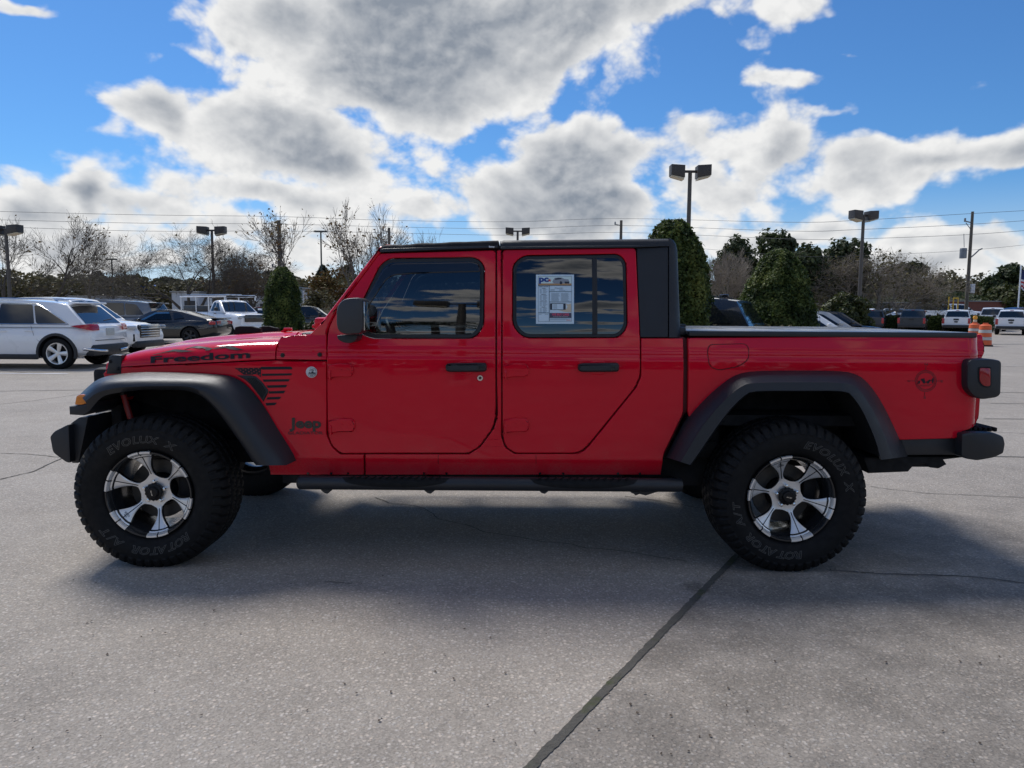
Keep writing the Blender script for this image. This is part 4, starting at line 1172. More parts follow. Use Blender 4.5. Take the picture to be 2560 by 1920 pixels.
FL = [[(660, 158), (1340, 152), (1375, 165), (1392, 215), (690, 222), (665, 200)], [(690, 318), (1380, 306), (1368, 355), (690, 368)], [(705, 450), (1335, 440), (1300, 494), (730, 503)], [(790, 585), (1275, 574), (1240, 632), (830, 642)],
      [(850, 722), (1232, 708), (1190, 768), (850, 776)], [(820, 858), (1140, 846), (1090, 905), (790, 912)], [(770, 992), (1040, 980), (985, 1040), (795, 1052)]]
def star(cx, cy, r): return [(cx + (r if i % 2 == 0 else r * .42) * math.sin(i * math.pi / 5), cy - (r if i % 2 == 0 else r * .42) * math.cos(i * math.pi / 5)) for i in range(10)]
bm = decal_bm([zq(p) for p in FL] + [zq([(62, 184), (668, 178), (668, 400), (640, 380), (600, 340), (540, 322), (470, 338), (270, 338)])])
flag = tobj('flag_decal', bm, DECAL, fender)
ST = [(135, 208), (255, 200), (375, 195), (495, 194), (612, 192), (195, 235), (312, 228), (440, 232), (560, 238), (262, 272), (388, 268), (508, 268), (630, 265), (330, 308), (455, 302), (575, 308), (640, 345)]
tobj('flag_star', decal_bm([zq(star(x, y, 26)) for x, y in ST], (), .0026), pm('dull_red_stars', (.30, .03, .025), .5), flag)
VE = zq([(110, 352), (450, 352), (560, 385), (690, 500), (838, 690), (840, 742), (728, 958), (690, 905), (560, 730), (430, 560), (290, 440)])
vent, _v = panel('fender_vent', VE, BLACK, fender, e=.005, gap=0, depth=.012, off=.007)
VM = zq([(350, 402), (520, 408), (570, 440), (690, 545), (792, 700), (790, 740), (712, 872), (560, 680), (440, 540)])
vm, _v = panel('vent_mesh', VM, DARK, vent, e=.0008, gap=0, depth=.002, off=.0082)
bm = bmesh.new()
for r_ in range(14):
    for c_ in range(10):
        x = 360 + r_ * 32 + c_ * 16 - 40; y = 412 + r_ * 33 - c_ * 22 + 60
        inside = False; pl = [(350, 402), (520, 408), (570, 440), (690, 545), (792, 700), (790, 740), (712, 872), (560, 680), (440, 540)]
        j = len(pl) - 1
        for i in range(len(pl)):
            if (pl[i][1] > y) != (pl[j][1] > y) and x < (pl[j][0] - pl[i][0]) * (y - pl[i][1]) / (pl[j][1] - pl[i][1]) + pl[i][0]: inside = not inside
            j = i
        if inside:
            q = [S(*zq([(x + 11 * math.cos(k * 1.047), y + 13 * math.sin(k * 1.047))])[0], .0105) for k in range(6)]
            q2 = [S(*zq([(x + 7 * math.cos(k * 1.047), y + 9 * math.sin(k * 1.047))])[0], .0105) for k in range(6)]
            a = [bm.verts.new(p) for p in q]; b = [bm.verts.new(p) for p in q2]
            for k in range(6): bm.faces.new((a[k], a[(k + 1) % 6], b[(k + 1) % 6], b[k]))
tobj('vent_grid', bm, pm('vent_plastic', (.035, .037, .04), .4), vent)
# round silver badge
bdg = disc('trail_badge', 779, 930.5, .031, pm('badge_silver', (.62, .64, .66), .35, .3, 0, .03), fender, .003, .005, 40)
def ringpoly(cu, cv_, r0, r1, n=36): return [[(cu + r_ * math.cos(a), cv_ + r_ * math.sin(a)) for r_, a in ((r0, i * 2 * math.pi / n), (r1, i * 2 * math.pi / n), (r1, (i + 1) * 2 * math.pi / n), (r0, (i + 1) * 2 * math.pi / n))] for i in range(n)]
bm = decal_bm(ringpoly(779, 930.5, 10.9, 11.6) + [[(770, 933), (774, 930), (777, 932), (780.5, 928), (785, 932), (788, 931), (788.5, 934), (769.5, 934)], [(769.5, 935), (788.5, 935), (788, 936.2), (770, 936.2)]],
              [('TRAIL', 774, 784, 924.5, 924.5, 2.6, 0, .02), ('RATED', 772.5, 785.5, 928, 928, 2.6, 0, .02), ('4x4', 775, 783, 940, 940, 2.8, 0, .02)], .0088)
tobj('badge_lettering', bm, DECAL, bdg)
bm = decal_bm((), [('Jeep', 723.5, 802.5, 1069.5, 1069.5, 24.5, 0, .035)], .0035)
tobj('name_badge', bm, BLACKGLOSS, fender)
bm = decal_bm((), [('GLADIATOR', 719.5, 807, 1086, 1086, 7.2, 0, .01)], .0028)
tobj('model_lettering', bm, pm('dark_red_lettering', (.10, .012, .02), .4), fender)
# compass decal on the bed
cu, cv_ = 2314.7, 952.5
def zc8(pl): return [(2240 + p[0] / 15.8, 900 + p[1] / 15.8) for p in pl]
COMP = pm('faded_black_vinyl', (.075, .006, .010), .4)
bm = decal_bm(ringpoly(cu, cv_, 25.6, 26.8, 48) + ringpoly(cu, cv_, 21.0, 22.0, 48) + ringpoly(cu, cv_, 23.3, 23.9, 48) +
              [[(cu - .6, cv_ - 38), (cu + .6, cv_ - 38), (cu + .6, cv_ - 27), (cu - .6, cv_ - 27)], [(cu - 3.4, cv_ + 27), (cu - 2.2, cv_ + 27), (cu - 2.2, cv_ + 37), (cu - 3.4, cv_ + 37)], [(cu - 36, cv_ - .6), (cu - 27, cv_ - .6), (cu - 27, cv_ + .6), (cu - 36, cv_ + .6)], [(cu + 27, cv_ - .6), (cu + 36, cv_ - .6), (cu + 36, cv_ + .6), (cu + 27, cv_ + .6)]] +
              [zc8([(930, 985), (1420, 965), (1420, 980), (930, 1000)]), zc8([(950, 1025), (1350, 1010), (1350, 1025), (950, 1040)])],
              [('N', cu - 3, cu + 4.5, cv_ - 39, cv_ - 39, 5.5, 0, .01), ('S', cu - 6, cu + .5, cv_ + 44, cv_ + 44, 5.5, 0, .01), ('W', cu - 47, cu - 38, cv_ + 3, cv_ + 3, 5.5, 0, .01), ('E', cu + 37, cu + 43, cv_ + 3.5, cv_ + 3.5, 5.5, 0, .01)])
cmp_ = tobj('compass_decal', bm, COMP, bed)
bm = decal_bm([zc8(p) for p in ([(860, 935), (890, 830), (930, 800), (955, 850), (945, 930)], [(960, 800), (1020, 730), (1070, 760), (1110, 700), (1140, 790), (1150, 850), (1190, 870), (1130, 935), (1070, 910), (1040, 850), (1000, 800)], [(1190, 870), (1260, 820), (1310, 770), (1400, 790), (1330, 860), (1300, 930), (1230, 930)], [(1400, 800), (1440, 720), (1490, 720), (1490, 800), (1470, 930), (1430, 920), (1420, 850)])], (), .0022)
tobj('compass_mountains', bm, DECAL, cmp_)
bm = decal_bm((), [('Bestop', 1222.5, 1236, 618.6, 618.6, 4.2, 0, .03)], .0215)
tobj('maker_tag', bm, WHITE, soft)

# ------------------------------------------------------------------ cab interior
bm = bmesh.new(); box(bm, -.05, YC, .72, 1.95, 1.46, .04, 0); tobj('cab_floor', bm, DARK)
bm = bmesh.new(); box(bm, -.86, YC, 1.12, .26, 1.40, .26, .06); tobj('dashboard', bm, BLACK)
def seat(x, y, w=.52):
    bm = bmesh.new(); box(bm, x, y, .92, .52, w, .16, .05); box(bm, x + .30, y, 1.20, .14, w, .56, .06, Matrix.Rotation(R(12), 3, 'Y')); o = tobj('seat', bm, CLOTH)
    bm = bmesh.new(); box(bm, x + .375, y, 1.565, .09, .27, .17, .04, Matrix.Rotation(R(8), 3, 'Y')); tobj('headrest', bm, CLOTH, o)
seat(-.40, YC - .37); seat(-.40, YC + .37); seat(.40, YC - .37, .6); seat(.40, YC + .37, .6)
bm = bmesh.new()
cx, cy, cz = -.66, YC - .37, 1.20
rg_ = []
ax = Vector((-.86, 0, -.5)).normalized(); e1 = Vector((0, 1, 0)); e2 = ax.cross(e1)
pts = [Vector((cx, cy, cz)) + (e1 * math.cos(t) + e2 * math.sin(t)) * .185 for t in [i * 2 * math.pi / 28 for i in range(29)]]
tube(bm, pts, .014, 8); tube(bm, [(cx, cy, cz), (cx - .2, cy, cz - .12)], .03, 8); tube(bm, [pts[0], pts[14]], .018, 6)
tobj('steering_wheel', bm, BLACK)
bm = bmesh.new()
for s in (-1, 1):
    tube(bm, [(-.02, YC + s * .60, .75), (-.02, YC + s * .58, 1.5), (-.02, YC + s * .52, 1.74), (.9, YC + s * .52, 1.74)], .035, 8)
tube(bm, [(-.02, YC - .52, 1.74), (-.02, YC + .52, 1.74)], .035, 8)
box(bm, .80, YC, 1.1, .05, 1.4, .7, 0)
tobj('roll_bar', bm, CLOTH)

# ------------------------------------------------------------------ the sheet taped in the rear door window
sheet = empty('window_sheet', (S(1387.5, 748).x, S(1387.5, 748).y, S(1387.5, 748).z))
tag(sheet, 'white printed sales sheet stuck in the rear door window of the red pickup', 'paper sheet')
def sh_pt(a, b, k=0.0):
    """a right, b down, 0..1 on the sheet"""
    u = 1340 + 95 * a + 0 * b; v = 686.5 + 123 * b
    y = 4.1
    for _ in range(5):
        p = W(u, v, y); y = pane_y(p.x, p.z) - .0012 - k
    return W(u, v, y)
def s_obj(name, bm, mat):
    for v in bm.verts: v.co -= sheet.location
    return obj(name, bm, mat, sheet, 30)
def rect(a0, b0, a1, b1, k): return [sh_pt(a0, b0, k), sh_pt(a0, b1, k), sh_pt(a1, b1, k), sh_pt(a1, b0, k)]
PX = lambda x: (x - 237) / (1355 - 237)
PY = lambda y: (y - 85) / (1530 - 85)
def add(bm, pl): bm.faces.new([bm.verts.new(p) for p in pl])
def strips(bm, a0, b0, a1, b1, k):
    n = max(1, int((b1 - b0) / .05)); prev = None
    for i in range(n + 1):
        b = b0 + (b1 - b0) * i / n; cur = (bm.verts.new(sh_pt(a0, b, k)), bm.verts.new(sh_pt(a1, b, k)))
        if prev: bm.faces.new((prev[0], cur[0], cur[1], prev[1]))
        prev = cur
bm = bmesh.new(); strips(bm, 0, 0, 1, 1, 0); strips(bm, 0, 0, 1, 1, -.0006)
bmesh.ops.recalc_face_normals(bm, faces=bm.faces[:]); s_obj('paper', bm, pm('blue_white_paper', (.60, .74, .84), .6, 0, 0, .02, 4))
def layer(name, rects, mat, k, polys=()):
    bm = bmesh.new()
    for r_ in rects: strips(bm, PX(r_[0]), PY(r_[1]), PX(r_[2]), PY(r_[3]), k)
    for pl in polys: add(bm, [sh_pt(PX(x), PY(y), k) for x, y in pl])
    bmesh.ops.triangulate(bm, faces=[f for f in bm.faces if len(f.verts) > 4])
    return s_obj(name, bm, mat)
INK = pm('printed_ink', (.02, .03, .05), .5)
GREYINK = pm('small_print', (.24, .32, .38), .6)
layer('picture_ground', [(310, 345, 1278, 400)], pm('printed_sand', (.45, .27, .13), .6), .0006)
layer('picture_sky', [(310, 140, 1278, 345)], pm('printed_pale_sky', (.62, .76, .74), .6), .0005)
layer('picture_truck', [], pm('printed_grey_truck', (.28, .31, .35), .6), .0009, [[(745, 240), (790, 180), (880, 168), (1000, 172), (1070, 215), (1190, 225), (1220, 300), (1215, 350), (1170, 360), (1150, 330), (940, 350), (760, 340), (720, 300)]])
layer('picture_dark', [(1080, 290, 1215, 345)], INK, .0012, [[(800, 200), (890, 180), (970, 185), (1000, 215), (800, 240)], [(935, 300), (960, 275), (1000, 290), (1015, 340), (990, 370), (950, 370), (930, 340)]])
FRM = []
def frame(x0, y0, x1, y1, w=7): FRM.extend([(x0, y0, x1, y0 + w), (x0, y1 - w, x1, y1), (x0, y0, x0 + w, y1), (x1 - w, y0, x1, y1)])
for f in ((300, 130, 1285, 1462), (300, 400, 1285, 416), (618, 410, 640, 1460), (630, 572, 1280, 592), (630, 878, 1280, 898), (302, 1200, 625, 1218), (630, 1345, 1280, 1358)): frame(*f)
layer('ruled_frame', FRM, pm('frame_ink', (.05, .11, .16), .5), .0011)
lines = []
for (y0, n) in ((505, 6), (692, 6), (880, 6), (1065, 6)):
    for i in range(n): lines += [(345, y0 + i * 24, 405, y0 + i * 24 + 8), (440, y0 + i * 24, 570 - (i % 3) * 20, y0 + i * 24 + 8)]
rg = random.Random(3)
for i in range(11):
    y = 630 + i * 22; lines += [(685, y, 935 - rg.random() * 40, y + 8), (970, y, 1220 - rg.random() * 50, y + 8)]
for y in (515, 543): lines += [(665, y, 790, y + 9), (920, y, 1040 + (y - 515) * 2, y + 9)]
for i in range(3): lines.append((650, 1375 + i * 20, 1240 - i * 70, 1382 + i * 20))
for i in range(6): lines.append((745, 955 + i * 24, 860, 962 + i * 24))
lines += [(320, 1245, 395, 1256), (495, 1245, 590, 1256)]
layer('small_print', lines, GREYINK, .0012)
layer('phone_picture', [(650, 930, 712, 1120), (1040, 930, 1110, 1120), (712, 925, 1040, 940), (712, 1108, 1040, 1122)], INK, .0013)
layer('hand_picture', [], pm('printed_hand', (.62, .52, .38), .6), .0009, [[(1110, 930), (1180, 960), (1270, 930), (1272, 1190), (1120, 1185), (900, 1135), (1060, 1125), (1150, 1080), (1165, 1020)]])
layer('banner', [(640, 1212, 1275, 1345)], pm('banner_navy', (.07, .06, .10), .5), .0012)
def s_text(name, items, mat, k):
    bm = bmesh.new()
    for (tx, x0, x1, yb, h, wt_) in items:
        vs, fs = text_geo(tx, 0, wt_, 0, 3); xa = min(v.x for v in vs); xb = max(v.x for v in vs)
        nv = [bm.verts.new(sh_pt(PX(x0 + (x1 - x0) * (v.x - xa) / (xb - xa)), PY(yb - v.y / .7 * h), k)) for v in vs]
        for f in fs: bm.faces.new([nv[i] for i in f])
    return s_obj(name, bm, mat)
s_text('logo', [('pc', 325, 610, 290, 165, .05)], pm('logo_blue', (.01, .05, .25), .5), .0015)
layer('logo_star', [], pm('logo_red', (.55, .05, .03), .5), .0015, [star(640, 255, 55)])
s_text('headings', [('FAMILY OWNED', 325, 600, 452, 24, .02), ('SALES', 415, 510, 500, 22, .02), ('SERVICE', 395, 525, 680, 22, .02), ('QUICK LANE', 360, 550, 868, 22, .02), ('PARTS', 405, 515, 1052, 22, .02), ('2020 Jeep Gladiator', 785, 1040, 492, 26, .01)], INK, .0015)
s_text('banner_text', [('WE BUY CARS', 705, 1210, 1285, 62, .03)], pm('banner_pink', (.75, .08, .16), .5), .0016)
s_text('banner_line', [('NO PURCHASE NECESSARY', 740, 1190, 1332, 32, .01)], pm('banner_grey', (.45, .40, .45), .5), .0016)
layer('sheet_mark', [(1130, 1412, 1255, 1428)], pm('logo_red', (.55, .05, .03), .5), .0015)
# ------------------------------------------------------------------ vehicles parked behind
def lateral(px_disp, Z):                    # world x of a column of the photo at depth Z
    return WD(px_disp, 668, Z).x
CGLASS = pm('dark_car_glass', (.010, .012, .015), .05, 0, .6, .2, 2)
CWHITE = pm('white_car_paint', (.86, .87, .88), .3, 0, 1.0, .02, 1)
CGREY = pm('grey_car_paint', (.20, .21, .225), .3, .3, 1.0, .03, 1)
CDARK = pm('charcoal_car_paint', (.045, .05, .058), .3, .2, 1.0, .04, 1)
CBLACK = pm('black_car_paint', (.008, .008, .009), .25, 0, 1.0, .05, 1)
CSILVER = pm('silver_car_paint', (.40, .42, .44), .3, .4, 1.0, .03, 1)
CBLUE = pm('blue_car_paint', (.01, .04, .16), .3, .1, 1.0, .03, 1)
CLAD = pm('grey_black_cladding', (.02, .021, .024), .5, 0, 0, .1, 5)
LAMPR = pm('tail_lamp_red', (.42, .012, .018), .15, 0, .7, .15, 3)
LAMPW = pm('head_lamp_clear', (.45, .48, .52), .12, .3, .7, .25, 9)
PLATE = pm('number_plate', (.5, .52, .5), .5, 0, 0, .25, 30)
_WHEEL = {}
def car_wheel(parent, x, y, r, wd, rimmat, spokes=5):
    """local wheel; outward along the sign of y"""
    key = (round(r, 3), round(wd, 3), rimmat.name, spokes)
    w = empty('wheel', (x, y, r), 0 if y < 0 else math.pi, parent)
    if key not in _WHEEL:
        bm = bmesh.new(); rr = r * .70
        lathe(bm, [(rr, -.03), (rr + .01, -.005), (r * .86, .0), (r * .97, -.02), (r, -.05), (r, -wd + .04), (r * .95, -wd), (rr, -wd)], 40); bmesh.ops.recalc_face_normals(bm, faces=bm.faces[:])
        t = bpy.data.meshes.new('tyre'); bm.to_mesh(t); bm.free(); t.materials.append(RUBBER); shade(t, 40)
        bm = bmesh.new()
        lathe(bm, [(rr + .004, -.02), (rr - .004, -.008), (rr - .02, -.012), (rr - .028, -.03), (rr - .035, -wd * .7)], 40, mi=0)
        lathe(bm, [(.0, -wd * .62), (rr - .03, -wd * .62)], 24, mi=1)
        for k in range(spokes):
            a0 = 2 * math.pi * k / spokes + .3; prev = None
            for q in range(7):
                r_ = .03 + (rr - .045) * q / 6; hf = (.036 + .022 * (q / 6)) * (5 / spokes) ** .6; o = -.055 + .035 * (q / 6)
                c = (math.cos(a0), math.sin(a0))
                cur = [bm.verts.new((r_ * c[1] + s * hf * c[0], -(o + (0.012 if abs(s) < .5 else 0)), r_ * c[0] - s * hf * c[1])) for s in (-1, -.4, .4, 1)]
                if prev:
                    for z in range(3): bm.faces.new((prev[z], prev[z + 1], cur[z + 1], cur[z]))
                prev = cur
        lathe(bm, [(.055, -.055), (.05, -.04), (.0, -.036)], 14)
        bmesh.ops.recalc_face_normals(bm, faces=bm.faces[:])
        m = bpy.data.meshes.new('rim'); bm.to_mesh(m); bm.free(); m.materials.append(rimmat); m.materials.append(DARK); shade(m, 40)
        _WHEEL[key] = (t, m)
    t, m = _WHEEL[key]
    for nm, me in (('tyre', t), ('rim', m)):
        o = bpy.data.objects.new(nm, me); COL.objects.link(o); o.parent = w
    return w
def section_body(st):
    """closed half section of the lower body at one station: (x, zbottom, ztop, halfwidth)"""
    x, zb, zt, h = st; H = zt - zb
    return [(0, zb), (h * .84, zb), (h * .955, zb + .10 * H), (h * .985, zb + .24 * H), (h, zb + .48 * H), (h * .992, zb + .66 * H), (h * .965, zb + .82 * H), (h * .915, zb + .93 * H), (h * .80, zt - .004), (h * .4, zt + .012), (0, zt + .016)]
def car_body(name, stations, parent, paint, arches, lower=None):
    """lofted shell with real wheel openings"""
    bm = bmesh.new(); rings = []
    for st in stations:
        pts = section_body(st); x = st[0]
        rings.append([bm.verts.new((x, y, z)) for y, z in pts] + [bm.verts.new((x, -y, z)) for y, z in reversed(pts[1:-1])])
    n = len(rings[0])
    for a, b in zip(rings, rings[1:]):
        for i in range(n): bm.faces.new((a[i], a[(i + 1) % n], b[(i + 1) % n], b[i]))
    bm.faces.new(rings[0]); bm.faces.new(rings[-1])
    bmesh.ops.recalc_face_normals(bm, faces=bm.faces[:])
    me = bpy.data.meshes.new(name); bm.to_mesh(me); bm.free(); me.materials.append(paint); me.materials.append(CLAD)
    o = bpy.data.objects.new(name, me); COL.objects.link(o)
    if arches:
        bm = bmesh.new()
        for (x, z, r) in arches:
            for s in (-1, 1):
                ys = (s * .55, s * 1.3); ra = []
                for y in ys: ra.append([bm.verts.new((x + r * math.cos(i * math.pi / 16), y, z + r * math.sin(i * math.pi / 16))) for i in range(32)])
                fs = [bm.faces.new(ra[0]), bm.faces.new(ra[1][::-1])] + [bm.faces.new((ra[0][i], ra[1][i], ra[1][(i + 1) % 32], ra[0][(i + 1) % 32])) for i in range(32)]
        bmesh.ops.recalc_face_normals(bm, faces=bm.faces[:])
        for f in bm.faces: f.material_index = 1
        cm = bpy.data.meshes.new('cut'); bm.to_mesh(cm); bm.free(); cm.materials.append(paint); cm.materials.append(CLAD)
        co = bpy.data.objects.new('cut', cm); COL.objects.link(co)
        md = o.modifiers.new('b', 'BOOLEAN'); md.operation = 'DIFFERENCE'; md.object = co; md.solver = 'EXACT'
        ev = o.evaluated_get(bpy.context.evaluated_depsgraph_get()); nm = bpy.data.meshes.new_from_object(ev)
        o.modifiers.clear(); o.data = nm; bpy.data.objects.remove(co); bpy.data.meshes.remove(cm); bpy.data.meshes.remove(me); nm.name = name
    o.parent = parent; shade(o.data, 38)
    return o
def cab_shell(name, prof, wb, zb, parent, paint, wfn, crown=.03):
    """greenhouse: prof = [(x, z)] from windscreen foot to rear foot; half-width from height"""
    bm = bmesh.new(); top = []; n = len(prof)
    P = prof
    rows = []
    for (x, z) in P:
        h = wfn(z); cr = crown * sstep(zb, max(p[1] for p in P), z)
        rows.append([bm.verts.new((x, h * s, z + cr * (1 - s * s))) for s in (-1, -.97, -.86, -.5, 0, .5, .86, .97, 1)])
        for v, s in zip(rows[-1], (-1, -.97, -.86, -.5, 0, .5, .86, .97, 1)):
            if abs(s) == 1: v.co.z -= .035 * sstep(zb, zb + .3, z)
    for a, b in zip(rows, rows[1:]):
        for i in range(8): bm.faces.new((a[i], a[i + 1], b[i + 1], b[i]))
    for e_, sgn in ((0, -1), (8, 1)):
        low = [bm.verts.new((x, sgn * wfn(zb), zb)) for (x, z) in P]
        for i in range(n - 1):
            try: bm.faces.new((rows[i][e_], rows[i + 1][e_], low[i + 1], low[i]))
            except ValueError: pass
    bmesh.ops.remove_doubles(bm, verts=bm.verts[:], dist=.002)
    bmesh.ops.dissolve_degenerate(bm, edges=bm.edges[:], dist=.001)
    bmesh.ops.recalc_face_normals(bm, faces=bm.faces[:])
    return obj(name, bm, paint, parent, 40)
def side_pane(name, pl, wfn, parent, mat, off=.006, both=True, rad=.04):
    for s in ((-1, 1) if both else (-1,)):
        bm = bmesh.new(); P = fillet(pl, rad, 4)
        bm.faces.new([bm.verts.new((x, s * (wfn(z) + off), z)) for x, z in P])
        r = bmesh.ops.extrude_face_region(bm, geom=bm.faces[:])
        for v in r['geom']:
            if isinstance(v, bmesh.types.BMVert): v.co.y -= s * .02
        bmesh.ops.recalc_face_normals(bm, faces=bm.faces[:])
        obj(name, bm, mat, parent, 30)
def end_pane(name, a, b, wfn, parent, mat, sx, inset=.07, m0=.08, m1=.08, off=.008, crown=.03):
    """windscreen or back glass between profile points a (low) and b (high); sx = +1 faces forward"""
    bm = bmesh.new(); rows = []
    d = Vector((b[0] - a[0], 0, b[1] - a[1])); L = d.length; nrm = Vector((abs(d.z), 0, abs(d.x) if d.x * sx < 0 else -abs(d.x))).normalized(); nrm.x *= sx
    for t in (m0, (m0 + 1 - m1) / 2, 1 - m1):
        x, z = a[0] + d.x * t, a[1] + d.z * t; h = wfn(z) - inset
        rows.append([bm.verts.new(Vector((x, h * s, z + crown * t * (1 - s * s))) + nrm * off) for s in (-1, -.5, 0, .5, 1)])
    for r0, r1 in zip(rows, rows[1:]):
        for i in range(4): bm.faces.new((r0[i], r0[i + 1], r1[i + 1], r1[i]))
    bmesh.ops.recalc_face_normals(bm, faces=bm.faces[:])
    return obj(name, bm, mat, parent, 60)
def part_box(name, c, s, mat, parent, bev=.02, rot=None):
    bm = bmesh.new(); box(bm, *c, *s, bev, rot); return obj(name, bm, mat, parent, 40)
def part_tube(name, pts, r, mat, parent, n=6):
    bm = bmesh.new(); tube(bm, pts, r, n); return obj(name, bm, mat, parent, 50)
def side_line(pts, y, parent, mat=None, r=.004):
    for s in (-1, 1): part_tube('door_seam', [(x, s * (y if not callable(y) else y(z)), z) for x, z in pts], r, mat or CLAD, parent, 4)
def blob_panel(name, pl, xf_, parent, mat, th=.02):
    """outline in (y,z) on an end face at x = xf_(y,z)"""
    bm = bmesh.new(); P = fillet(pl, .03, 3); vs = [bm.verts.new((xf_ if not callable(xf_) else xf_(y, z), y, z)) for y, z in P]; bm.faces.new(vs)
    r = bmesh.ops.extrude_face_region(bm, geom=bm.faces[:])
    for v in r['geom']:
        if isinstance(v, bmesh.types.BMVert): v.co.x += th
    bmesh.ops.recalc_face_normals(bm, faces=bm.faces[:]); return obj(name, bm, mat, parent, 40)

def make_suv(name, paint, L=4.7, Wd=1.89, H=1.64, wb=2.87, roof_end=.0, rails=True, wheel_r=.36, rimmat=None, railmat=None, chrome=True, boxy=0.0, tail=.52):
    """two-box car, nose towards +x"""
    c = empty(name); h = Wd / 2; xr = -L / 2; xf = L / 2; ra = xr + (L - wb) * tail; fa = ra + wb; zb = .62 * H
    sts = [(xr, .46, zb - .10, h * .86), (xr + .03, .40, zb - .03, h * .91), (xr + .14, .33, zb + .01, h * .955), (xr + .5, .27, zb + .02, h), (ra, .25, zb + .02, h), (0, .24, zb, h), (fa - .35, .25, zb - .02, h), (fa, .25, zb - .05, h * .99), (xf - .55, .27, zb - .10, h * .97), (xf - .22, .30, zb - .18, h * .92), (xf - .06, .36, zb - .26, h * .86), (xf, .44, zb - .36, h * .80)]
    body = car_body('body', sts, c, paint, [(ra, wheel_r, wheel_r + .055), (fa, wheel_r, wheel_r + .055)])
    wt = h * .70
    wf = lambda z: h * .945 + (wt - h * .945) * min(1.0, max(0, (z - zb) / (H - zb)))
    zr = H - .03
    ws0, ws1 = (xf - 1.28, zb - .02), (xf - 2.02 + boxy * .2, zr - .06)
    r1, r0 = (xr + .60 - boxy * .28, zr - .10), (xr + .10, zb + .0)
    prof = [ws0, ws1, (ws1[0] - .22, zr - .02), (ws1[0] - .9, zr), (xr + 1.5, zr - .012), (xr + .95 - boxy * .25, zr - .05), r1, r0]
    cab_shell('cabin', prof, h, zb - .03, c, paint, wf)
    end_pane('windshield', ws0, ws1, wf, c, CGLASS, 1, .09); end_pane('rear_window', r0, r1, wf, c, CGLASS, -1, .10, .10, .10)
    zw0, zw1 = zb + .045, zr - .10
    a = ws0[0] - .30; b = ws1[0] - .12
    cols = [a, -.18 + (fa + ra) / 2 * 0 + .05, xr + 1.30, xr + .42]
    side_pane('side_window', [(a - .1, zw0), (b - .12, zw1 - .02), (cols[1] + .03, zw1 + .01), (cols[1] + .03, zw0)], wf, c, CGLASS)
    side_pane('side_window', [(cols[1] - .04, zw0), (cols[1] - .04, zw1 + .01), (cols[2] + .10, zw1), (cols[2] - .02, zw0)], wf, c, CGLASS)
    side_pane('side_window', [(cols[2] - .07, zw0), (cols[2] + .05, zw1 - .005), (cols[3] + .72 - boxy * .35, zw1 - .06), (cols[3] + .10 - boxy * .06, zw0 + .015)], wf, c, CGLASS, rad=.06)
    if chrome:
        for s in (-1, 1):
            part_tube('window_trim', [(x, s * (wf(z) + .012), z) for x, z in ((a - .05, zw0 - .012), (cols[3] + .06, zw0 - .006), (cols[3] + .10, zw0 + .02), (cols[3] + .74 - boxy * .35, zw1 - .04), (cols[2], zw1 + .022), (cols[1], zw1 + .03), (b - .1, zw1 + .005))], .010, CHROME, c, 5)
    for s in (-1, 1):
        if rails: part_tube('roof_rail', [(ws1[0] - .25, s * wt * .93, zr + .0), (ws1[0] - .35, s * wt * .93, zr + .045), (xr + 1.0, s * wt * .92, zr + .03), (xr + .85, s * wt * .92, zr - .02)], .018, railmat or CHROME, c)
        part_box('side_mirror', (ws0[0] - .42, s * (h + .09), zb + .10), (.13, .20, .14), paint, c, .04)
        part_box('door_handle', (cols[1] - .42 + .25, s * (h * .975 + .0), zb - .13), (.20, .03, .035), paint, c, .012)
        part_box('door_handle', (cols[2] + .08, s * (h * .975 + .0), zb - .12), (.20, .03, .035), paint, c, .012)
        part_box('sill_cladding', ((ra + fa) / 2, s * (h * .965), .285), (wb - 2 * wheel_r - .16, .07, .12), CLAD, c, .02)
        for ax in (ra, fa):
            bm = bmesh.new(); n = 20; rr = wheel_r + .052
            a_ = [[bm.verts.new((ax + (rr + dr) * math.cos(math.pi * (i / n) * 1.16 - .25), s * (h * .985 + dy), wheel_r + (rr + dr) * math.sin(math.pi * (i / n) * 1.16 - .25))) for i in range(n + 1)] for dr, dy in ((0, -.05), (0, .02), (.055, .018), (.065, -.02))]
            for p, q in zip(a_, a_[1:]):
                for i in range(n): bm.faces.new((p[i], p[i + 1], q[i + 1], q[i]))
            bmesh.ops.recalc_face_normals(bm, faces=bm.faces[:]); obj('arch_trim', bm, CLAD, c, 40)
    yl = lambda z: h * (.999 if z < zb - .25 else .985)
    side_line([(cols[1], zb + .0), (cols[1] - .01, zb - .25), (cols[1], .34)], yl, c)
    side_line([(cols[2] + .02, zb), (cols[2] - .04, zb - .25), (ra + wheel_r + .02, wheel_r + .28)], yl, c)
    for ax in (ra, fa):
        for s in (-1, 1): car_wheel(c, ax, s * (h * .985), wheel_r, .235, rimmat or SILVER)
    part_box('rear_bumper', (xr + .06, 0, .43), (.22, Wd * .86, .26), CLAD, c, .05)
    part_box('front_bumper', (xf - .06, 0, .36), (.20, Wd * .80, .20), CLAD, c, .05)
    c['_dim'] = (xr, xf, zb, h, H)
    return c, dict(xr=xr, xf=xf, zb=zb, h=h, wf=wf, ra=ra, fa=fa, zr=zr)
def put(o, x, y, yaw, s=1.0):
    o.location = (x, y, 0); o.rotation_euler = (0, 0, R(yaw)); o.scale = (s, s, s)
    if '_dim' in o: del o['_dim']

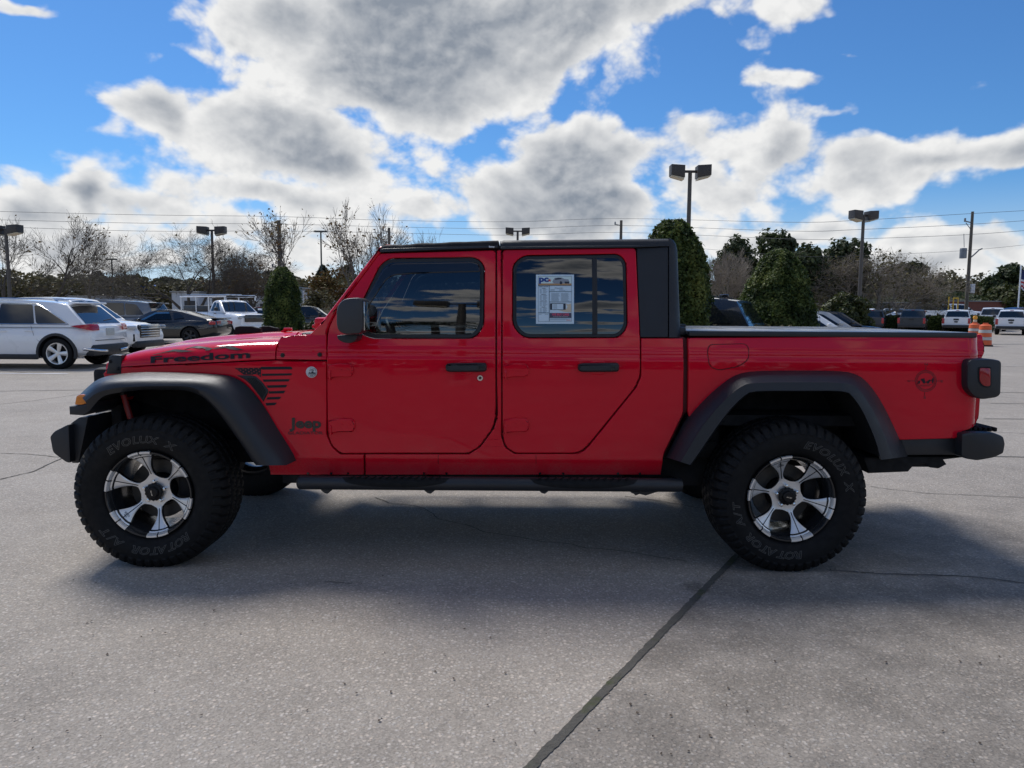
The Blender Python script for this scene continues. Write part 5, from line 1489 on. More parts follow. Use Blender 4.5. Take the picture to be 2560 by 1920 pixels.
# white crossover at the left edge
gx = GD(122, 798)
c, q = make_suv('parked_car', CWHITE, 4.60, 1.86, 1.62, 2.87, wheel_r=.362, chrome=True, tail=.44)
put(c, gx.x + q['ra'], gx.y + .95, 180)
tag(c, 'white crossover with its red tail lamps and chrome bumper trim, at the left edge', 'car', 'cars parked on the far side of the lot')
for s in (-1, 1):
    bm = bmesh.new(); P = fillet([(q['xr'] - .005, s * .50, .98), (q['xr'] + .01, s * .74, .99), (q['xr'] + .10, s * .865, 1.0)], 0)
    rows = [[bm.verts.new(p) for p in r_] for r_ in ([(q['xr'] - .005, s * .50, .90), (q['xr'] + .00, s * .74, .895), (q['xr'] + .075, s * .90, .92), (q['xr'] + .30, s * .955, .975)], [(q['xr'] - .005, s * .50, .99), (q['xr'] + .01, s * .74, 1.0), (q['xr'] + .09, s * .89, 1.005), (q['xr'] + .42, s * .95, 1.0)], [(q['xr'] + .03, s * .50, 1.04), (q['xr'] + .05, s * .74, 1.05), (q['xr'] + .13, s * .865, 1.04), (q['xr'] + .30, s * .93, 1.02)])]
    for a, b in zip(rows, rows[1:]):
        for i in range(3): bm.faces.new((a[i], a[i + 1], b[i + 1], b[i]))
    for f in bm.faces: pass
    bmesh.ops.recalc_face_normals(bm, faces=bm.faces[:]); o = obj('tail_light', bm, LAMPR, c, 60)
    for v in o.data.vertices: v.co.x -= .028; v.co.y += s * .012
part_box('licence_plate', (q['xr'] - .012, .0, .86), (.03, .33, .17), PLATE, c, .006)
part_box('tailgate_crease', (q['xr'] - .006, 0, .66), (.02, 1.3, .012), CLAD, c, .004)
for s in (-1, 1): part_tube('bumper_trim', [(q['xr'] - .07, s * .30, .40), (q['xr'] - .07, s * .58, .42), (q['xr'] - .02, s * .80, .45), (q['xr'] + .16, s * .89, .47)], .035, CHROME, c, 8)
part_box('roof_spoiler', (q['xr'] + .50, 0, q['zr'] - .055), (.26, 1.20, .04), CWHITE, c, .015)
part_tube('rear_wiper', [(q['xr'] + .08, .1, 1.12), (q['xr'] + .12, -.35, 1.16)], .012, DARK, c)
bm = bmesh.new(); vs, fs = text_geo('GLC 300', 0, .01, 0, 2); nv = [bm.verts.new((q['xr'] + .055, .62 - v.x * .075, 1.045 + v.y * .06)) for v in vs]; [bm.faces.new([nv[i] for i in f]) for f in fs]
obj('model_lettering', bm, CHROME, c)

# white suv nosing out behind it
c, q = make_suv('parked_car', CWHITE, 5.05, 2.0, 1.75, 3.02, wheel_r=.38, chrome=False, rails=False)
Z = 21.6; put(c, lateral(300, Z) - q['xf'] - .15, Z + 1.0, -2)
tag(c, 'white SUV with a big chrome-barred black grille, nose between white crossover and red hood', 'car', 'cars parked on the far side of the lot')
bm = bmesh.new(); box(bm, q['xf'] - .03, 0, .74, .12, 1.16, .40, .04); gr = obj('grille', bm, CBLACK, c)
for k in range(5): part_box('grille_bar', (q['xf'] + .035, 0, .60 + .075 * k), (.02, 1.10, .022), CHROME, gr, .006)
for s in (-1, 1):
    part_box('headlight', (q['xf'] - .13, s * .77, .865), (.26, .36, .10), LAMPW, c, .03, Matrix.Rotation(R(-s * 28), 3, 'Z'))
    part_box('bumper_vent', (q['xf'] - .07, s * .80, .56), (.10, .10, .22), DARK, c, .02)

# grey suv beyond
c, q = make_suv('parked_car', CGREY, 5.0, 2.0, 1.78, 3.0, wheel_r=.38, chrome=False, boxy=.8, railmat=CSILVER)
Z = 31.5; put(c, lateral(330, Z) - .05 + 2.5, Z + 1.0, 180)
c.location.x = lateral(332, Z) - 2.5
tag(c, 'grey SUV seen from behind with silver roof rails and a black rear spoiler', 'car', 'cars parked on the far side of the lot')
for s in (-1, 1): part_box('tail_light', (q['xr'] + .06, s * .66, 1.03), (.18, .62, .075), LAMPR, c, .025, Matrix.Rotation(R(s * 8), 3, 'Z'))
part_box('roof_spoiler', (q['xr'] + .25, 0, q['zr'] - .10), (.34, 1.28, .05), CBLACK, c, .02)
part_box('tailgate_recess', (q['xr'] - .01, 0, .78), (.03, .60, .20), CGREY, c, .02)
part_box('window_paper', (.55, -1.0 * .86, 1.42), (.42, .01, .32), WHITE, c, .0)

# black fastback coupe
c = empty('parked_car'); h = .955; xr, xf = -2.4, 2.4
body = car_body('body', [(xr, .50, .86, h * .80), (xr + .05, .42, .98, h * .88), (xr + .22, .32, 1.02, h * .95), (-1.36, .24, 1.0, h), (0, .22, .93, h * .985), (1.0, .22, .90, h * .99), (1.36, .23, .88, h), (1.95, .25, .80, h * .95), (2.28, .32, .72, h * .86), (xf, .42, .62, h * .76)], c, CBLACK, [(-1.36, .345, .40), (1.36, .345, .40)])
wf = lambda z: h * .93 + (h * .60 - h * .93) * min(1, max(0, (z - .93) / .44))
cab_shell('cabin', [(1.05, .90), (.35, 1.30), (.05, 1.36), (-.45, 1.365), (-.95, 1.29), (-1.55, 1.13), (-2.0, 1.01)], h, .90, c, CBLACK, wf, .02)
end_pane('windshield', (1.05, .90), (.35, 1.30), wf, c, CGLASS, 1, .06); end_pane('rear_window', (-1.9, 1.035), (-.95, 1.29), wf, c, CGLASS, -1, .10)
side_pane('side_window', [(.62, .97), (.12, 1.27), (-.45, 1.285), (-.62, .99)], wf, c, GLASS_W)
side_pane('side_window', [(-.70, 1.0), (-.60, 1.27), (-.90, 1.225), (-1.12, 1.06)], wf, c, CGLASS)
for s in (-1, 1):
    part_box('side_mirror', (.62, s * 1.02, .98), (.14, .18, .12), CBLACK, c, .04)
    for ax in (-1.36, 1.36): car_wheel(c, ax, s * .945, .345, .24, CLAD)
    for k in range(3): part_box('tail_light', (xr + .03, s * (.40 + .14 * k), .87), (.07, .09, .15), LAMPR, c, .015)
    part_box('side_lamp', (xr + .14, s * .90, .86), (.26, .05, .13), LAMPR, c, .02)
part_box('boot_spoiler', (xr + .12, 0, 1.045), (.26, 1.5, .04), CBLACK, c, .015)
Z = 29.5; put(c, lateral(482, Z) - 0 + xr * -1 * -1 + 0, Z + .95, 180); c.location.x = lateral(464, Z) - 2.4
tag(c, 'low black fastback coupe parked between the grey SUV and the white work truck', 'car', 'cars parked on the far side of the lot')

def make_pickup(name, paint, L=5.3, Wd=1.9, H=1.8, wb=3.2, cabx=(-.55, 1.25), wheel_r=.37, bedz=1.15, hoodz=1.12, bumper=None, four=True, badge=True):
    c = empty(name); h = Wd / 2; xr, xf = -L / 2, L / 2; ra = xr + (L - wb) * .56; fa = ra + wb
    sts = [(xr, .50, bedz - .01, h * .955), (xr + .02, .48, bedz, h * .975), (xr + .3, .42, bedz, h), (cabx[0] - .06, .36, bedz, h), (cabx[0], .36, bedz, h), (fa - .6, .34, bedz - .02, h), (fa, .34, hoodz, h * .99), (xf - .35, .36, hoodz - .05, h * .96), (xf - .08, .42, hoodz - .14, h * .90), (xf, .48, hoodz - .22, h * .86)]
    car_body('body', sts, c, paint, [(ra, wheel_r, wheel_r + .06), (fa, wheel_r, wheel_r + .06)])
    bm = bmesh.new(); box(bm, (xr + cabx[0]) / 2, 0, bedz + .016, cabx[0] - xr - .16, Wd * .78, .012, 0); obj('bed_opening', bm, DARK, c)
    wf = lambda z: h * .93 + (h * .74 - h * .93) * min(1, max(0, (z - bedz) / (H - bedz)))
    ws0, ws1 = (cabx[1] + .42, hoodz + .02), (cabx[1] - .28, H - .06); r0, r1 = (cabx[0] + .02, bedz - .01), (cabx[0] + .12, H - .09)
    cab_shell('cabin', [ws0, ws1, (ws1[0] - .25, H - .015), ((ws1[0] + r1[0]) / 2, H), (r1[0] + .15, H - .03), r1, r0], h, bedz - .06, c, paint, wf)
    end_pane('windshield', ws0, ws1, wf, c, CGLASS, 1, .08); end_pane('rear_window', r0, r1, wf, c, CGLASS, -1, .08, .12, .10, .010)
    m = (cabx[0] + cabx[1]) / 2 - (.0 if four else .25); z0, z1 = bedz + .03, H - .10
    side_pane('side_window', [(ws0[0] - .42, z0), (ws1[0] - .08, z1), (m + .04, z1 + .01), (m + .04, z0)], wf, c, CGLASS)
    side_pane('side_window', [(m - .05, z0), (m - .05, z1 + .01), (cabx[0] + .25, z1 - .01), (cabx[0] + .16, z0)], wf, c, CGLASS)
    for s in (-1, 1):
        part_box('tail_light', (xr + .03, s * (h - .11), bedz - .24), (.11, .16, .40), LAMPR, c, .02)
        part_box('side_mirror', (ws0[0] - .45, s * (h + .11), bedz + .12), (.14, .20, .18), CLAD, c, .04)
        part_box('headlight', (xf - .08, s * (h - .20), hoodz - .20), (.14, .32, .17), LAMPW, c, .03)
        part_box('door_handle', (m + .15, s * h * .985, bedz - .10), (.18, .03, .04), CLAD, c, .01)
        for ax in (ra, fa): car_wheel(c, ax, s * (h * .985), wheel_r, .24, CLAD)
    y2 = lambda z: h * .995
    side_line([(cabx[0] - .03, bedz - .02), (cabx[0] - .03, .42)], y2, c, None, .006); side_line([(m, bedz - .02), (m, .40)], y2, c)
    part_box('rear_bumper', (xr - .05, 0, .52), (.20, Wd * .92, .20), bumper or CLAD, c, .03)
    part_box('tailgate_handle', (xr - .012, 0, bedz - .13), (.03, .34, .12), CLAD, c, .01)
    part_box('front_bumper', (xf + .02, 0, .50), (.20, Wd * .9, .24), bumper or CLAD, c, .04)
    part_box('grille', (xf - .01, 0, hoodz - .24), (.10, Wd * .60, .28), CBLACK, c, .03)
    part_box('brake_lamp', (cabx[0] + .11, 0, H - .045), (.03, .22, .03), LAMPR, c, .005)
    bm = bmesh.new(); vs_ = [bm.verts.new((xr - .022, .14 * math.cos(i * .3927), bedz - .30 + .06 * math.sin(i * .3927))) for i in range(16)]; bm.faces.new(vs_); obj('tailgate_badge', bm, CDARK, c)
    return c, dict(xr=xr, xf=xf, ra=ra, fa=fa, h=h, wf=wf)
# white work truck with a ladder rack
c, q = make_pickup('work_truck', CWHITE, 5.8, 2.0, 1.86, 3.6, (.15, 1.15), .40, 1.30, 1.22, CWHITE)
Z = 38.5; put(c, lateral(508, Z), Z, -38)
c.location.x = lateral(500, Z + 1)
tag(c, 'white work truck with an overhead ladder rack, facing out beside the clipped shrub', 'truck', 'cars parked on the far side of the lot')
rk = part_tube('ladder_rack', [(-2.8, .85, 2.12), (1.5, .85, 2.12)], .03, CSILVER, c)
for y in (-.85, .85):
    part_tube('rack_rail', [(-2.8, y, 2.05), (1.6, y, 2.05)], .035, CWHITE, rk)
    for x in (-2.7, -1.2, .0, 1.5): part_tube('rack_post', [(x, y, 1.28 if x < .2 else 1.86), (x, y, 2.05)], .035, CWHITE, rk)
for x in (-2.6, -1.4, -.3, .8, 1.5): part_tube('rack_bar', [(x, -.87, 2.06), (x, .87, 2.06)], .03, CLAD, rk)
for y in (-.45, -.12, .2): part_tube('ladder_rail', [(-2.9, y, 2.14), (1.3, y, 2.14)], .035, CSILVER, rk)
part_box('tool_box', (-1.3, 0, 1.45), (2.4, 1.7, .28), CLAD, c, .03)
part_box('grille_surround', (q['xf'] + .03, 0, .97), (.06, 1.35, .36), CBLACK, c, .05)
# pale hatch and dark truck by the conical shrub
c, q = make_suv('parked_car', CWHITE, 4.5, 1.85, 1.50, 2.7, chrome=False, rails=False); Z = 44; put(c, lateral(560, Z), Z, 165)
tag(c, 'small pale hatchback half hidden behind the conical clipped shrub on the left', 'car', 'cars parked on the far side of the lot')
c, q = make_pickup('parked_car', CBLACK, 5.4, 1.95, 1.60, 3.2, (-.6, 1.0), .37, 1.08, 1.02); Z = 40; put(c, lateral(655, Z), Z, 8)
tag(c, 'black pickup between the conical shrub and the red windshield pillar', 'truck', 'cars parked on the far side of the lot')
c, q = make_suv('parked_car', pm('dull_red_paint', (.10, .012, .012), .4), 4.5, 1.8, 1.62, 2.7, chrome=False, rails=False); Z = 52; put(c, lateral(590, Z), Z, 0)
tag(c, 'dark red SUV far back, only its roof above the pale hatchback', 'car', 'cars parked on the far side of the lot')

# ---- right of the cab
c, q = make_suv('parked_car', CBLACK, 5.0, 2.0, 1.80, 3.0, wheel_r=.38, chrome=False, boxy=.6, railmat=CLAD); Z = 17.2; put(c, lateral(1650, Z) - .87 * 2.5, Z + 1.3, 150)
tag(c, 'black SUV with a roof rack, between the two big clipped shrubs', 'car', 'cars parked beyond the truck bed')
for s in (-1, 1): part_box('tail_light', (q['xr'] + .05, s * .80, 1.0), (.16, .26, .16), LAMPR, c, .03)
part_box('roof_fin', (q['xr'] + .9, 0, q['zr'] + .04), (.22, .05, .07), CBLACK, c, .02)
for k, (u, Z, mt, H_, lb) in enumerate(((1760, 25, CWHITE, 1.50, 'white car showing only hood and windshield, beside the right clipped shrub'), (1788, 28, CSILVER, 1.52, 'silver car, its windshield between the white hood and the black car'), (1815, 31, CBLACK, 1.53, 'black car farthest of the three noses beside the right clipped shrub'))):
    c, q = make_suv('parked_car', mt, 4.7, 1.85, H_, 2.8, chrome=False, rails=False); put(c, lateral(u, Z) - .45, Z, -8); tag(c, lb, 'car', 'cars parked beyond the truck bed')
    for s in (-1, 1): part_box('headlight', (q['xf'] - .16, s * .72, .70), (.30, .30, .11), LAMPW, c, .03, Matrix.Rotation(R(-s * 25), 3, 'Z'))
rows = [(1882, 56, CDARK, 1.70, 30, 'dark pickup seen from behind, leftmost of the trucks by the hedge', 1.85), (1970, 54.5, CDARK, 1.745, 31, 'charcoal pickup with red tail lamps, backed against the low hedge', 1.87),
        (2067, 55, CWHITE, 1.745, 33, 'white pickup seen from behind, just left of the orange barrels', 1.87), (2143, 62, CWHITE, 1.98, 35, 'larger white pickup behind the orange barrels', 2.0), (2186, 51, CWHITE, 1.745, 34, 'white pickup with dark bumper at the right edge of the lot', 1.87)]
for (u, Z, mt, H_, az, lb, wd) in rows:
    c, q = make_pickup('parked_pickup', mt, 5.07, wd, H_, 3.08, (-.95, .95), .37, H_ * .66, H_ * .63)
    put(c, lateral(u, Z) + math.sin(R(az)) * 2.5, Z + math.cos(R(az)) * 2.5, 90 - az)
    tag(c, lb, 'pickup truck', 'trucks parked along the right')
bm = bmesh.new(); a = WD(1880, 668, 63).x; box(bm, a + 60, 100, .28, 150, 66, .56, .0); tag(obj('raised_lot', bm, pm('far_pavement', (.26, .25, .235), .9, 0, 0, .12, .3), None), kind='structure')
c, q = make_pickup('parked_pickup', CWHITE, 5.9, 1.95, 1.80, 3.5, (-.5, 1.35), .38, 1.20, 1.16, CHROME, False)
put(c, lateral(2050, 70), 70, 4, 1.0); c.location.z = .56
tag(c, 'white extended-cab pickup parked side-on behind the low hedge', 'pickup truck', 'trucks parked along the right')
c, q = make_suv('parked_car', CBLUE, 4.6, 1.85, 1.6, 2.7, chrome=False, rails=False); put(c, lateral(2214, 74), 74, 10); c.location.z = .56
tag(c, 'blue car at the far right edge beyond the white trucks', 'car', 'cars parked beyond the truck bed')
for k in range(2):
    c, q = make_suv('parked_car', (CSILVER, CWHITE)[k], 4.5, 1.82, 1.5, 2.7, chrome=False, rails=False); put(c, lateral((1925, 1900)[k], 84 + 6 * k), 84 + 6 * k, (95, 20)[k]); c.location.z = .56
    tag(c, ('tiny silver car far off between the dark pickups', 'tiny white car far off beyond the leftmost dark pickup')[k], 'car', 'cars parked beyond the truck bed')

# orange drums
def drum(u, v, H_=1.0, light=False):
    p = GD(u, v); c = empty('traffic_drum', p)
    org, wht = pm('orange_plastic', (.72, .13, .035), .5, 0, 0, .1, 4), pm('dull_white_band', (.55, .52, .48), .5, 0, 0, .12, 6)
    def seg(nm, z0, z1, r0, r1, mat):
        bm = bmesh.new(); n = 24; a = [bm.verts.new((r0 * math.cos(i * 2 * math.pi / n), r0 * math.sin(i * 2 * math.pi / n), z0)) for i in range(n)]; b = [bm.verts.new((r1 * math.cos(i * 2 * math.pi / n), r1 * math.sin(i * 2 * math.pi / n), z1)) for i in range(n)]
        for i in range(n): bm.faces.new((a[i], a[(i + 1) % n], b[(i + 1) % n], b[i]))
        bm.faces.new(b); bm.faces.new(a[::-1]); return obj(nm, bm, mat, c, 40)
    z = 0; seg('base', 0, .06, .34, .33, RUBBER)
    lev = [(.06, .28, org), (.28, .42, wht), (.42, .60, org), (.60, .74, wht), (.74, .93, org)]
    for z0, z1, m in lev:
        seg('band', z0 * H_, z1 * H_ - .012, .29 - z0 * .06, .29 - z1 * .06, m)
    seg('shoulder', .93 * H_ - .012, .97 * H_, .235, .16, org); bm = bmesh.new(); box(bm, 0, 0, 1.0 * H_, .24, .05, .07, .015); obj('handle', bm, org, c)
    if light:
        bm = bmesh.new(); lathe(bm, [(.0, .06), (.07, .055), (.10, .03), (.10, -.03), (.07, -.055), (.0, -.06)], 20)
        for v in bm.verts: v.co.z += 1.0 * H_ + .25
        bmesh.ops.recalc_face_normals(bm, faces=bm.faces[:]); obj('warning_lamp', bm, pm('amber_plastic', (.85, .38, .03), .25), c, 40)
        bm = bmesh.new(); box(bm, 0, 0, 1.0 * H_ + .09, .15, .10, .13, .02); obj('lamp_housing', bm, pm('cream_plastic', (.6, .5, .36), .5), c)
    return c
tag(drum(2126, 748), 'orange and white traffic drum standing in the open, nearer of the two', 'traffic drum', 'orange traffic drums')
tag(drum(2103, 742, 1.0, True), 'orange traffic drum topped with an amber warning lamp', 'traffic drum', 'orange traffic drums')

# ------------------------------------------------------------------ poles, lamps, wires
POLE = pm('bronze_pole', (.085, .075, .065), .6, 0, 0, .15, 4); HEADM = pm('bronze_lamp_head', (.05, .042, .036), .5, 0, 0, .15, 4); LENS = pm('cream_lamp_lens', (.55, .48, .34), .4, 0, 0, .1, 6)
WOOD = pm('weathered_pole_wood', (.12, .105, .085), .9, 0, 0, .25, 3); GREEND = pm('dark_green_pole', (.05, .065, .055), .7, 0, 0, .2, 3); METALG = pm('grey_metal', (.22, .23, .24), .5, .5, 0, .15, 4); WIRE = pm('dark_wire', (.09, .095, .10), .6)
def lamp_post(u, vtop, Z, label, head=.66, gap=.62, yaw=0, lean=0.0, uh=None):
    p = WD(u, 668, Z); top = WD(u, vtop, Z).z
    c = empty('lamp_post', (p.x, Z, 0), R(yaw)); tag(c, label, 'lamp post', 'parking lot lamp posts')
    bm = bmesh.new(); tube(bm, [(0, 0, .0), (0, 0, top - .28)], [.13, .095], 10); obj('pole', bm, POLE, c, 50)
    bm = bmesh.new(); box(bm, 0, 0, .12, .5, .5, .25, .03); obj('foot', bm, pm('pale_concrete', (.35, .34, .31), .9), c)
    bm = bmesh.new(); box(bm, 0, 0, top - .30, gap * 1.4, .10, .12, .02); obj('arm', bm, HEADM, c)
    for s in (-1, 1):
        x0 = s * gap / 2; x1 = s * (gap / 2 + head); bm = bmesh.new()
        pts = [(x0, top - .04), (x1, top), (x1, top - .50), (x0, top - .62)]
        prism(bm, pts, -.33, .33, 0, .02); hd = obj('lamp_head', bm, HEADM, c)
        bm = bmesh.new(); prism(bm, [(x0 + s * .03, top - .625), (x1 - s * .03, top - .51), (x1 - s * .03, top - .56), (x0 + s * .03, top - .72)], -.29, .29, 0, .01); obj('lens', bm, LENS, hd)
    return c
lamp_post(1482, 357, 37, 'tall twin-head lamp post rising behind the black hardtop, largest against the sky')
lamp_post(1855, 455, 48, 'twin-head lamp post standing right of the clipped shrubs', .62, .5, 12)
lamp_post(463, 489, 58, 'twin-head lamp post above the white work truck', .75, .62)
lamp_post(23, 486, 50, 'twin-head lamp post at the left edge behind the white crossover', .75, .62, -10)
lamp_post(1117, 492, 66, 'twin-head lamp post just clearing the red cab roof', .70, .72)
def util_pole(u, vtop, Z, label, arms=(), rad=.15, mat=None, transformer=False, lean=0):
    p = WD(u, 668, Z); top = WD(u, vtop, Z).z; c = empty('utility_pole', (p.x, Z, 0)); tag(c, label, 'utility pole', 'utility poles along the road')
    bm = bmesh.new(); tube(bm, [(0, 0, 0), (lean * .5, 0, top * .5), (lean, 0, top)], [rad * 1.15, rad, rad * .8], 10); obj('pole', bm, mat or WOOD, c, 50)
    for i, dz in enumerate(arms):
        bm = bmesh.new(); tube(bm, [(lean, 0, top - dz), (lean - .55, 0, top - dz + .12)], .05, 6); box(bm, lean - .58, 0, top - dz + .22, .13, .13, .3, .03); obj('insulator', bm, METALG, c)
    if transformer:
        bm = bmesh.new(); z = top - 3.4; lathe(bm, [(.0, .45), (.25, .42), (.27, .35), (.27, -.4), (.0, -.42)], 14)
        for v in bm.verts: v.co = Vector((v.co.x - .55, v.co.z, z - v.co.y))
        bmesh.ops.recalc_face_normals(bm, faces=bm.faces[:]); obj('transformer', bm, METALG, c)
        bm = bmesh.new(); tube(bm, [(0, 0, top - 3.8), (.35, 0, top - 3.5), (.75, 0, top - 3.1), (1.0, 0, top - 3.0)], .06, 6); tube(bm, [(-.5, 0, top - .9), (-.1, 0, top - 1.4)], .03, 5); tube(bm, [(-.6, 0, top - 1.8), (-.5, 0, top - 2.9)], .025, 5); obj('bracket', bm, METALG, c)
        bm = bmesh.new(); box(bm, .35, -.1, top * .36, .34, .2, .75, .03); obj('meter_box', bm, pm('pale_box', (.55, .57, .6), .5), c)
    return c
util_pole(2087, 457, 62, 'wooden utility pole with a grey transformer, right side beyond the trucks', (.9,), .135, WOOD, True)
util_pole(607, 476, 60, 'dark utility pole with stacked insulators, above the conical shrub', (.6, 1.6, 2.6, 3.8), .17)
util_pole(1338, 476, 72, 'utility pole top showing over the black hardtop left of the tall lamp', (.5,), .16)
util_pole(842, 492, 72, 'utility pole standing behind the front corner of the cab roof', (.4, 1.4), .16)
def mast(name, u, vtop, Z, label, cat, w, rad=.07, mat=None):
    p = WD(u, 668, Z); top = WD(u, vtop, Z).z; c = empty(name, (p.x, Z, 0)); tag(c, label, cat)
    bm = bmesh.new(); tube(bm, [(0, 0, 0), (0, 0, top)], [rad * 1.2, rad], 8); obj('pole', bm, mat or GREEND, c, 50)
    bm = bmesh.new(); box(bm, 0, 0, top, w, .35, .14, .03); obj('lamp_head', bm, mat or GREEND, c)
mast('street_light', 696, 500, 70, 'thin dark pole with a flat double head, right of the conical shrub', 'street light', 1.2)
mast('street_light', 246, 560, 72, 'thin dark pole with a small flat head above the grey SUV', 'street light', 1.0)
wires = [[(-30, 456), (300, 464), (607, 468), (842, 476), (1100, 479), (1338, 472), (1700, 480), (1850, 476), (2087, 462), (2250, 453)], [(-30, 474), (300, 482), (607, 484), (842, 490), (1100, 494), (1338, 487), (1700, 499), (1850, 496), (2087, 485), (2250, 474)],
         [(-30, 489), (300, 499), (607, 499), (842, 503), (1100, 508), (1338, 502), (1700, 516), (1850, 516), (2087, 507), (2250, 495)], [(1338, 520), (1700, 552), (1900, 550), (2087, 541), (2250, 525)]]
for k, w in enumerate(wires):
    bm = bmesh.new(); tube(bm, spline([WD(u, v, 61 + (11 if u in (842, 1100, 1338) else 0)) for u, v in w], 5), .015 if k < 3 else .011, 4, False)
    tag(obj('power_line', bm, WIRE, None, 60), ['highest overhead wire crossing the whole sky above the lot', 'middle of the three long overhead wires', 'lowest of the three long overhead wires', 'thin low wire strung to the transformer pole on the right'][k], 'power line', 'overhead wires')
# flag on its pole at the right edge
p = WD(2199, 668, 78); c = empty('flagpole', (p.x, 78, .56)); tag(c, 'white flagpole flying a striped red and white flag at the right edge', 'flagpole')
bm = bmesh.new(); tube(bm, [(0, 0, 0), (0, 0, WD(2200, 573, 78).z - .56)], .07, 8); obj('pole', bm, WHITE, c, 50)
zt_ = WD(2200, 582, 78).z - .56
bm = bmesh.new(); n = 14
for k in range(10):
    for i in range(n):
        f = lambda i_, k_: (.1 + 1.15 * i_ / n, .14 * math.sin(i_ * .9 + k_ * .4), zt_ - .20 * k_ - .75 * (i_ / n) ** 1.3)
        fc = bm.faces.new([bm.verts.new(f(i, k)), bm.verts.new(f(i + 1, k)), bm.verts.new(f(i + 1, k + 1)), bm.verts.new(f(i, k + 1))]); fc.material_index = 2 if (i < 6 and k < 5) else k % 2
obj('flag', bm, [pm('flag_red', (.40, .03, .04), .8), pm('flag_white', (.6, .6, .62), .8), pm('flag_blue', (.02, .03, .12), .8)], c)
for (u0, u1, v0) in ((2050, 2050, 641), (2060, 2070, 644)):
    p = WD((u0 + u1) / 2, 668, 66); z = WD(u0, v0, 66).z; a = WD(u0, v0, 66).x - p.x; b = WD(u1, v0, 66).x - p.x
    bm = bmesh.new(); tube(bm, [(a, 0, -.0), (a, 0, z)], .06, 6)
    if u1 > u0: tube(bm, [(b, 0, 0), (b, 0, z)], .06, 6); tube(bm, [(a, 0, z), (b, 0, z)], .06, 6)
    o = obj('yellow_barrier' if u1 > u0 else 'yellow_post', bm, pm('yellow_paint', (.55, .36, .03), .5), None, 50); o.location = (p.x, 66, 0)
    tag(o, 'yellow pipe frame standing by the wooden utility pole' if u1 > u0 else 'single yellow post left of the yellow pipe frame', 'barrier' if u1 > u0 else 'post')
# ------------------------------------------------------------------ vegetation
def leaf_mat(name, cols, rough=.55, scale=.9, trans=.25, spec=.35):
    m = bpy.data.materials.new(name); m.use_nodes = True; t = NT(m.node_tree); b = m.node_tree.nodes['Principled BSDF']
    g = t.new('ShaderNodeNewGeometry'); oi = t.new('ShaderNodeAttribute'); oi.attribute_name = 'tint'; oi.attribute_type = 'GEOMETRY'
    f = oi.outputs['Fac']
    c = t.mix(t.ramp(f, 0, .5, 0, 1, False), cols[0], cols[1]); c = t.mix(t.ramp(f, .5, 1, 0, 1, False), c, cols[2])
    n = t.noise(g.outputs['Position'], scale, 3, .6)
    c = t.mix(1.0, c, t.mix(n, (.62, .62, .62), (1.3, 1.3, 1.3)), 'MULTIPLY')
    t.put(b.inputs['Base Color'], c); b.inputs['Roughness'].default_value = rough; b.inputs['Specular IOR Level'].default_value = spec
    tr = t.new('ShaderNodeBsdfTranslucent'); t.put(tr.inputs[0], c)
    mx = t.new('ShaderNodeMixShader'); mx.inputs[0].default_value = trans
    o = m.node_tree.nodes['Material Output']; t.l.new(b.outputs[0], mx.inputs[1]); t.l.new(tr.outputs[0], mx.inputs[2]); t.l.new(mx.outputs[0], o.inputs[0])
    return m
HOLLY = leaf_mat('clipped_holly_leaves', ((.030, .050, .012), (.080, .115, .027), (.19, .215, .056)), .5, 2.2, .36, .22)
EVERG = leaf_mat('live_oak_leaves', ((.028, .040, .015), (.058, .078, .030), (.12, .138, .055)), .6, .5, .35)
OLIVE = leaf_mat('brush_leaves', ((.060, .055, .023), (.105, .094, .042), (.165, .142, .066)), .7, .35)
RUSSET = leaf_mat('autumn_leaves', ((.085, .042, .014), (.165, .09, .025), (.14, .12, .035)), .7, .6)
PINE = leaf_mat('pine_needles', ((.018, .024, .010), (.034, .042, .016), (.062, .066, .027)), .7, .4)
BUSH = leaf_mat('yellow_green_shrub_leaves', ((.025, .032, .006), (.055, .065, .012), (.10, .11, .02)), .5, 1.2)
BARK = pm('grey_bark', (.13, .11, .092), .9, 0, 0, .3, 2); BARKD = pm('dark_bark', (.075, .064, .054), .9, 0, 0, .3, 2); PALEBARK = pm('pale_bark', (.24, .205, .17), .9, 0, 0, .25, 2)
def leaves_mesh(name, pts, size, rg, mat, up=.25, jit=.6, cup=True):
    """pts: (position, outward normal, tint)"""
    vs, fs, tint = [], [], []
    for p, n, tn in pts:
        s = size * rg.uniform(.6, 1.35)
        nn = (n + Vector((rg.gauss(0, jit), rg.gauss(0, jit), rg.gauss(0, jit) + up))).normalized()
        a = nn.orthogonal().normalized(); a.rotate(Matrix.Rotation(rg.uniform(0, 6.283), 3, nn)); b = nn.cross(a)
        k = len(vs); w = s * rg.uniform(.42, .7)
        vs += [p - a * s, p + b * w + nn * s * .15, p + a * s, p - b * w + nn * s * .15]
        fs.append((k, k + 1, k + 2, k + 3)); tint.append(tn)
    me = bpy.data.meshes.new(name); me.from_pydata([tuple(v) for v in vs], [], fs)
    at = me.attributes.new('tint', 'FLOAT', 'FACE'); at.data.foreach_set('value', tint); me.materials.append(mat)
    return me
def lump(v, f, amp, seed): return amp * mnoise.noise(Vector((v[0] * f + seed * 7.1, v[1] * f + seed * 3.3, v[2] * f)))
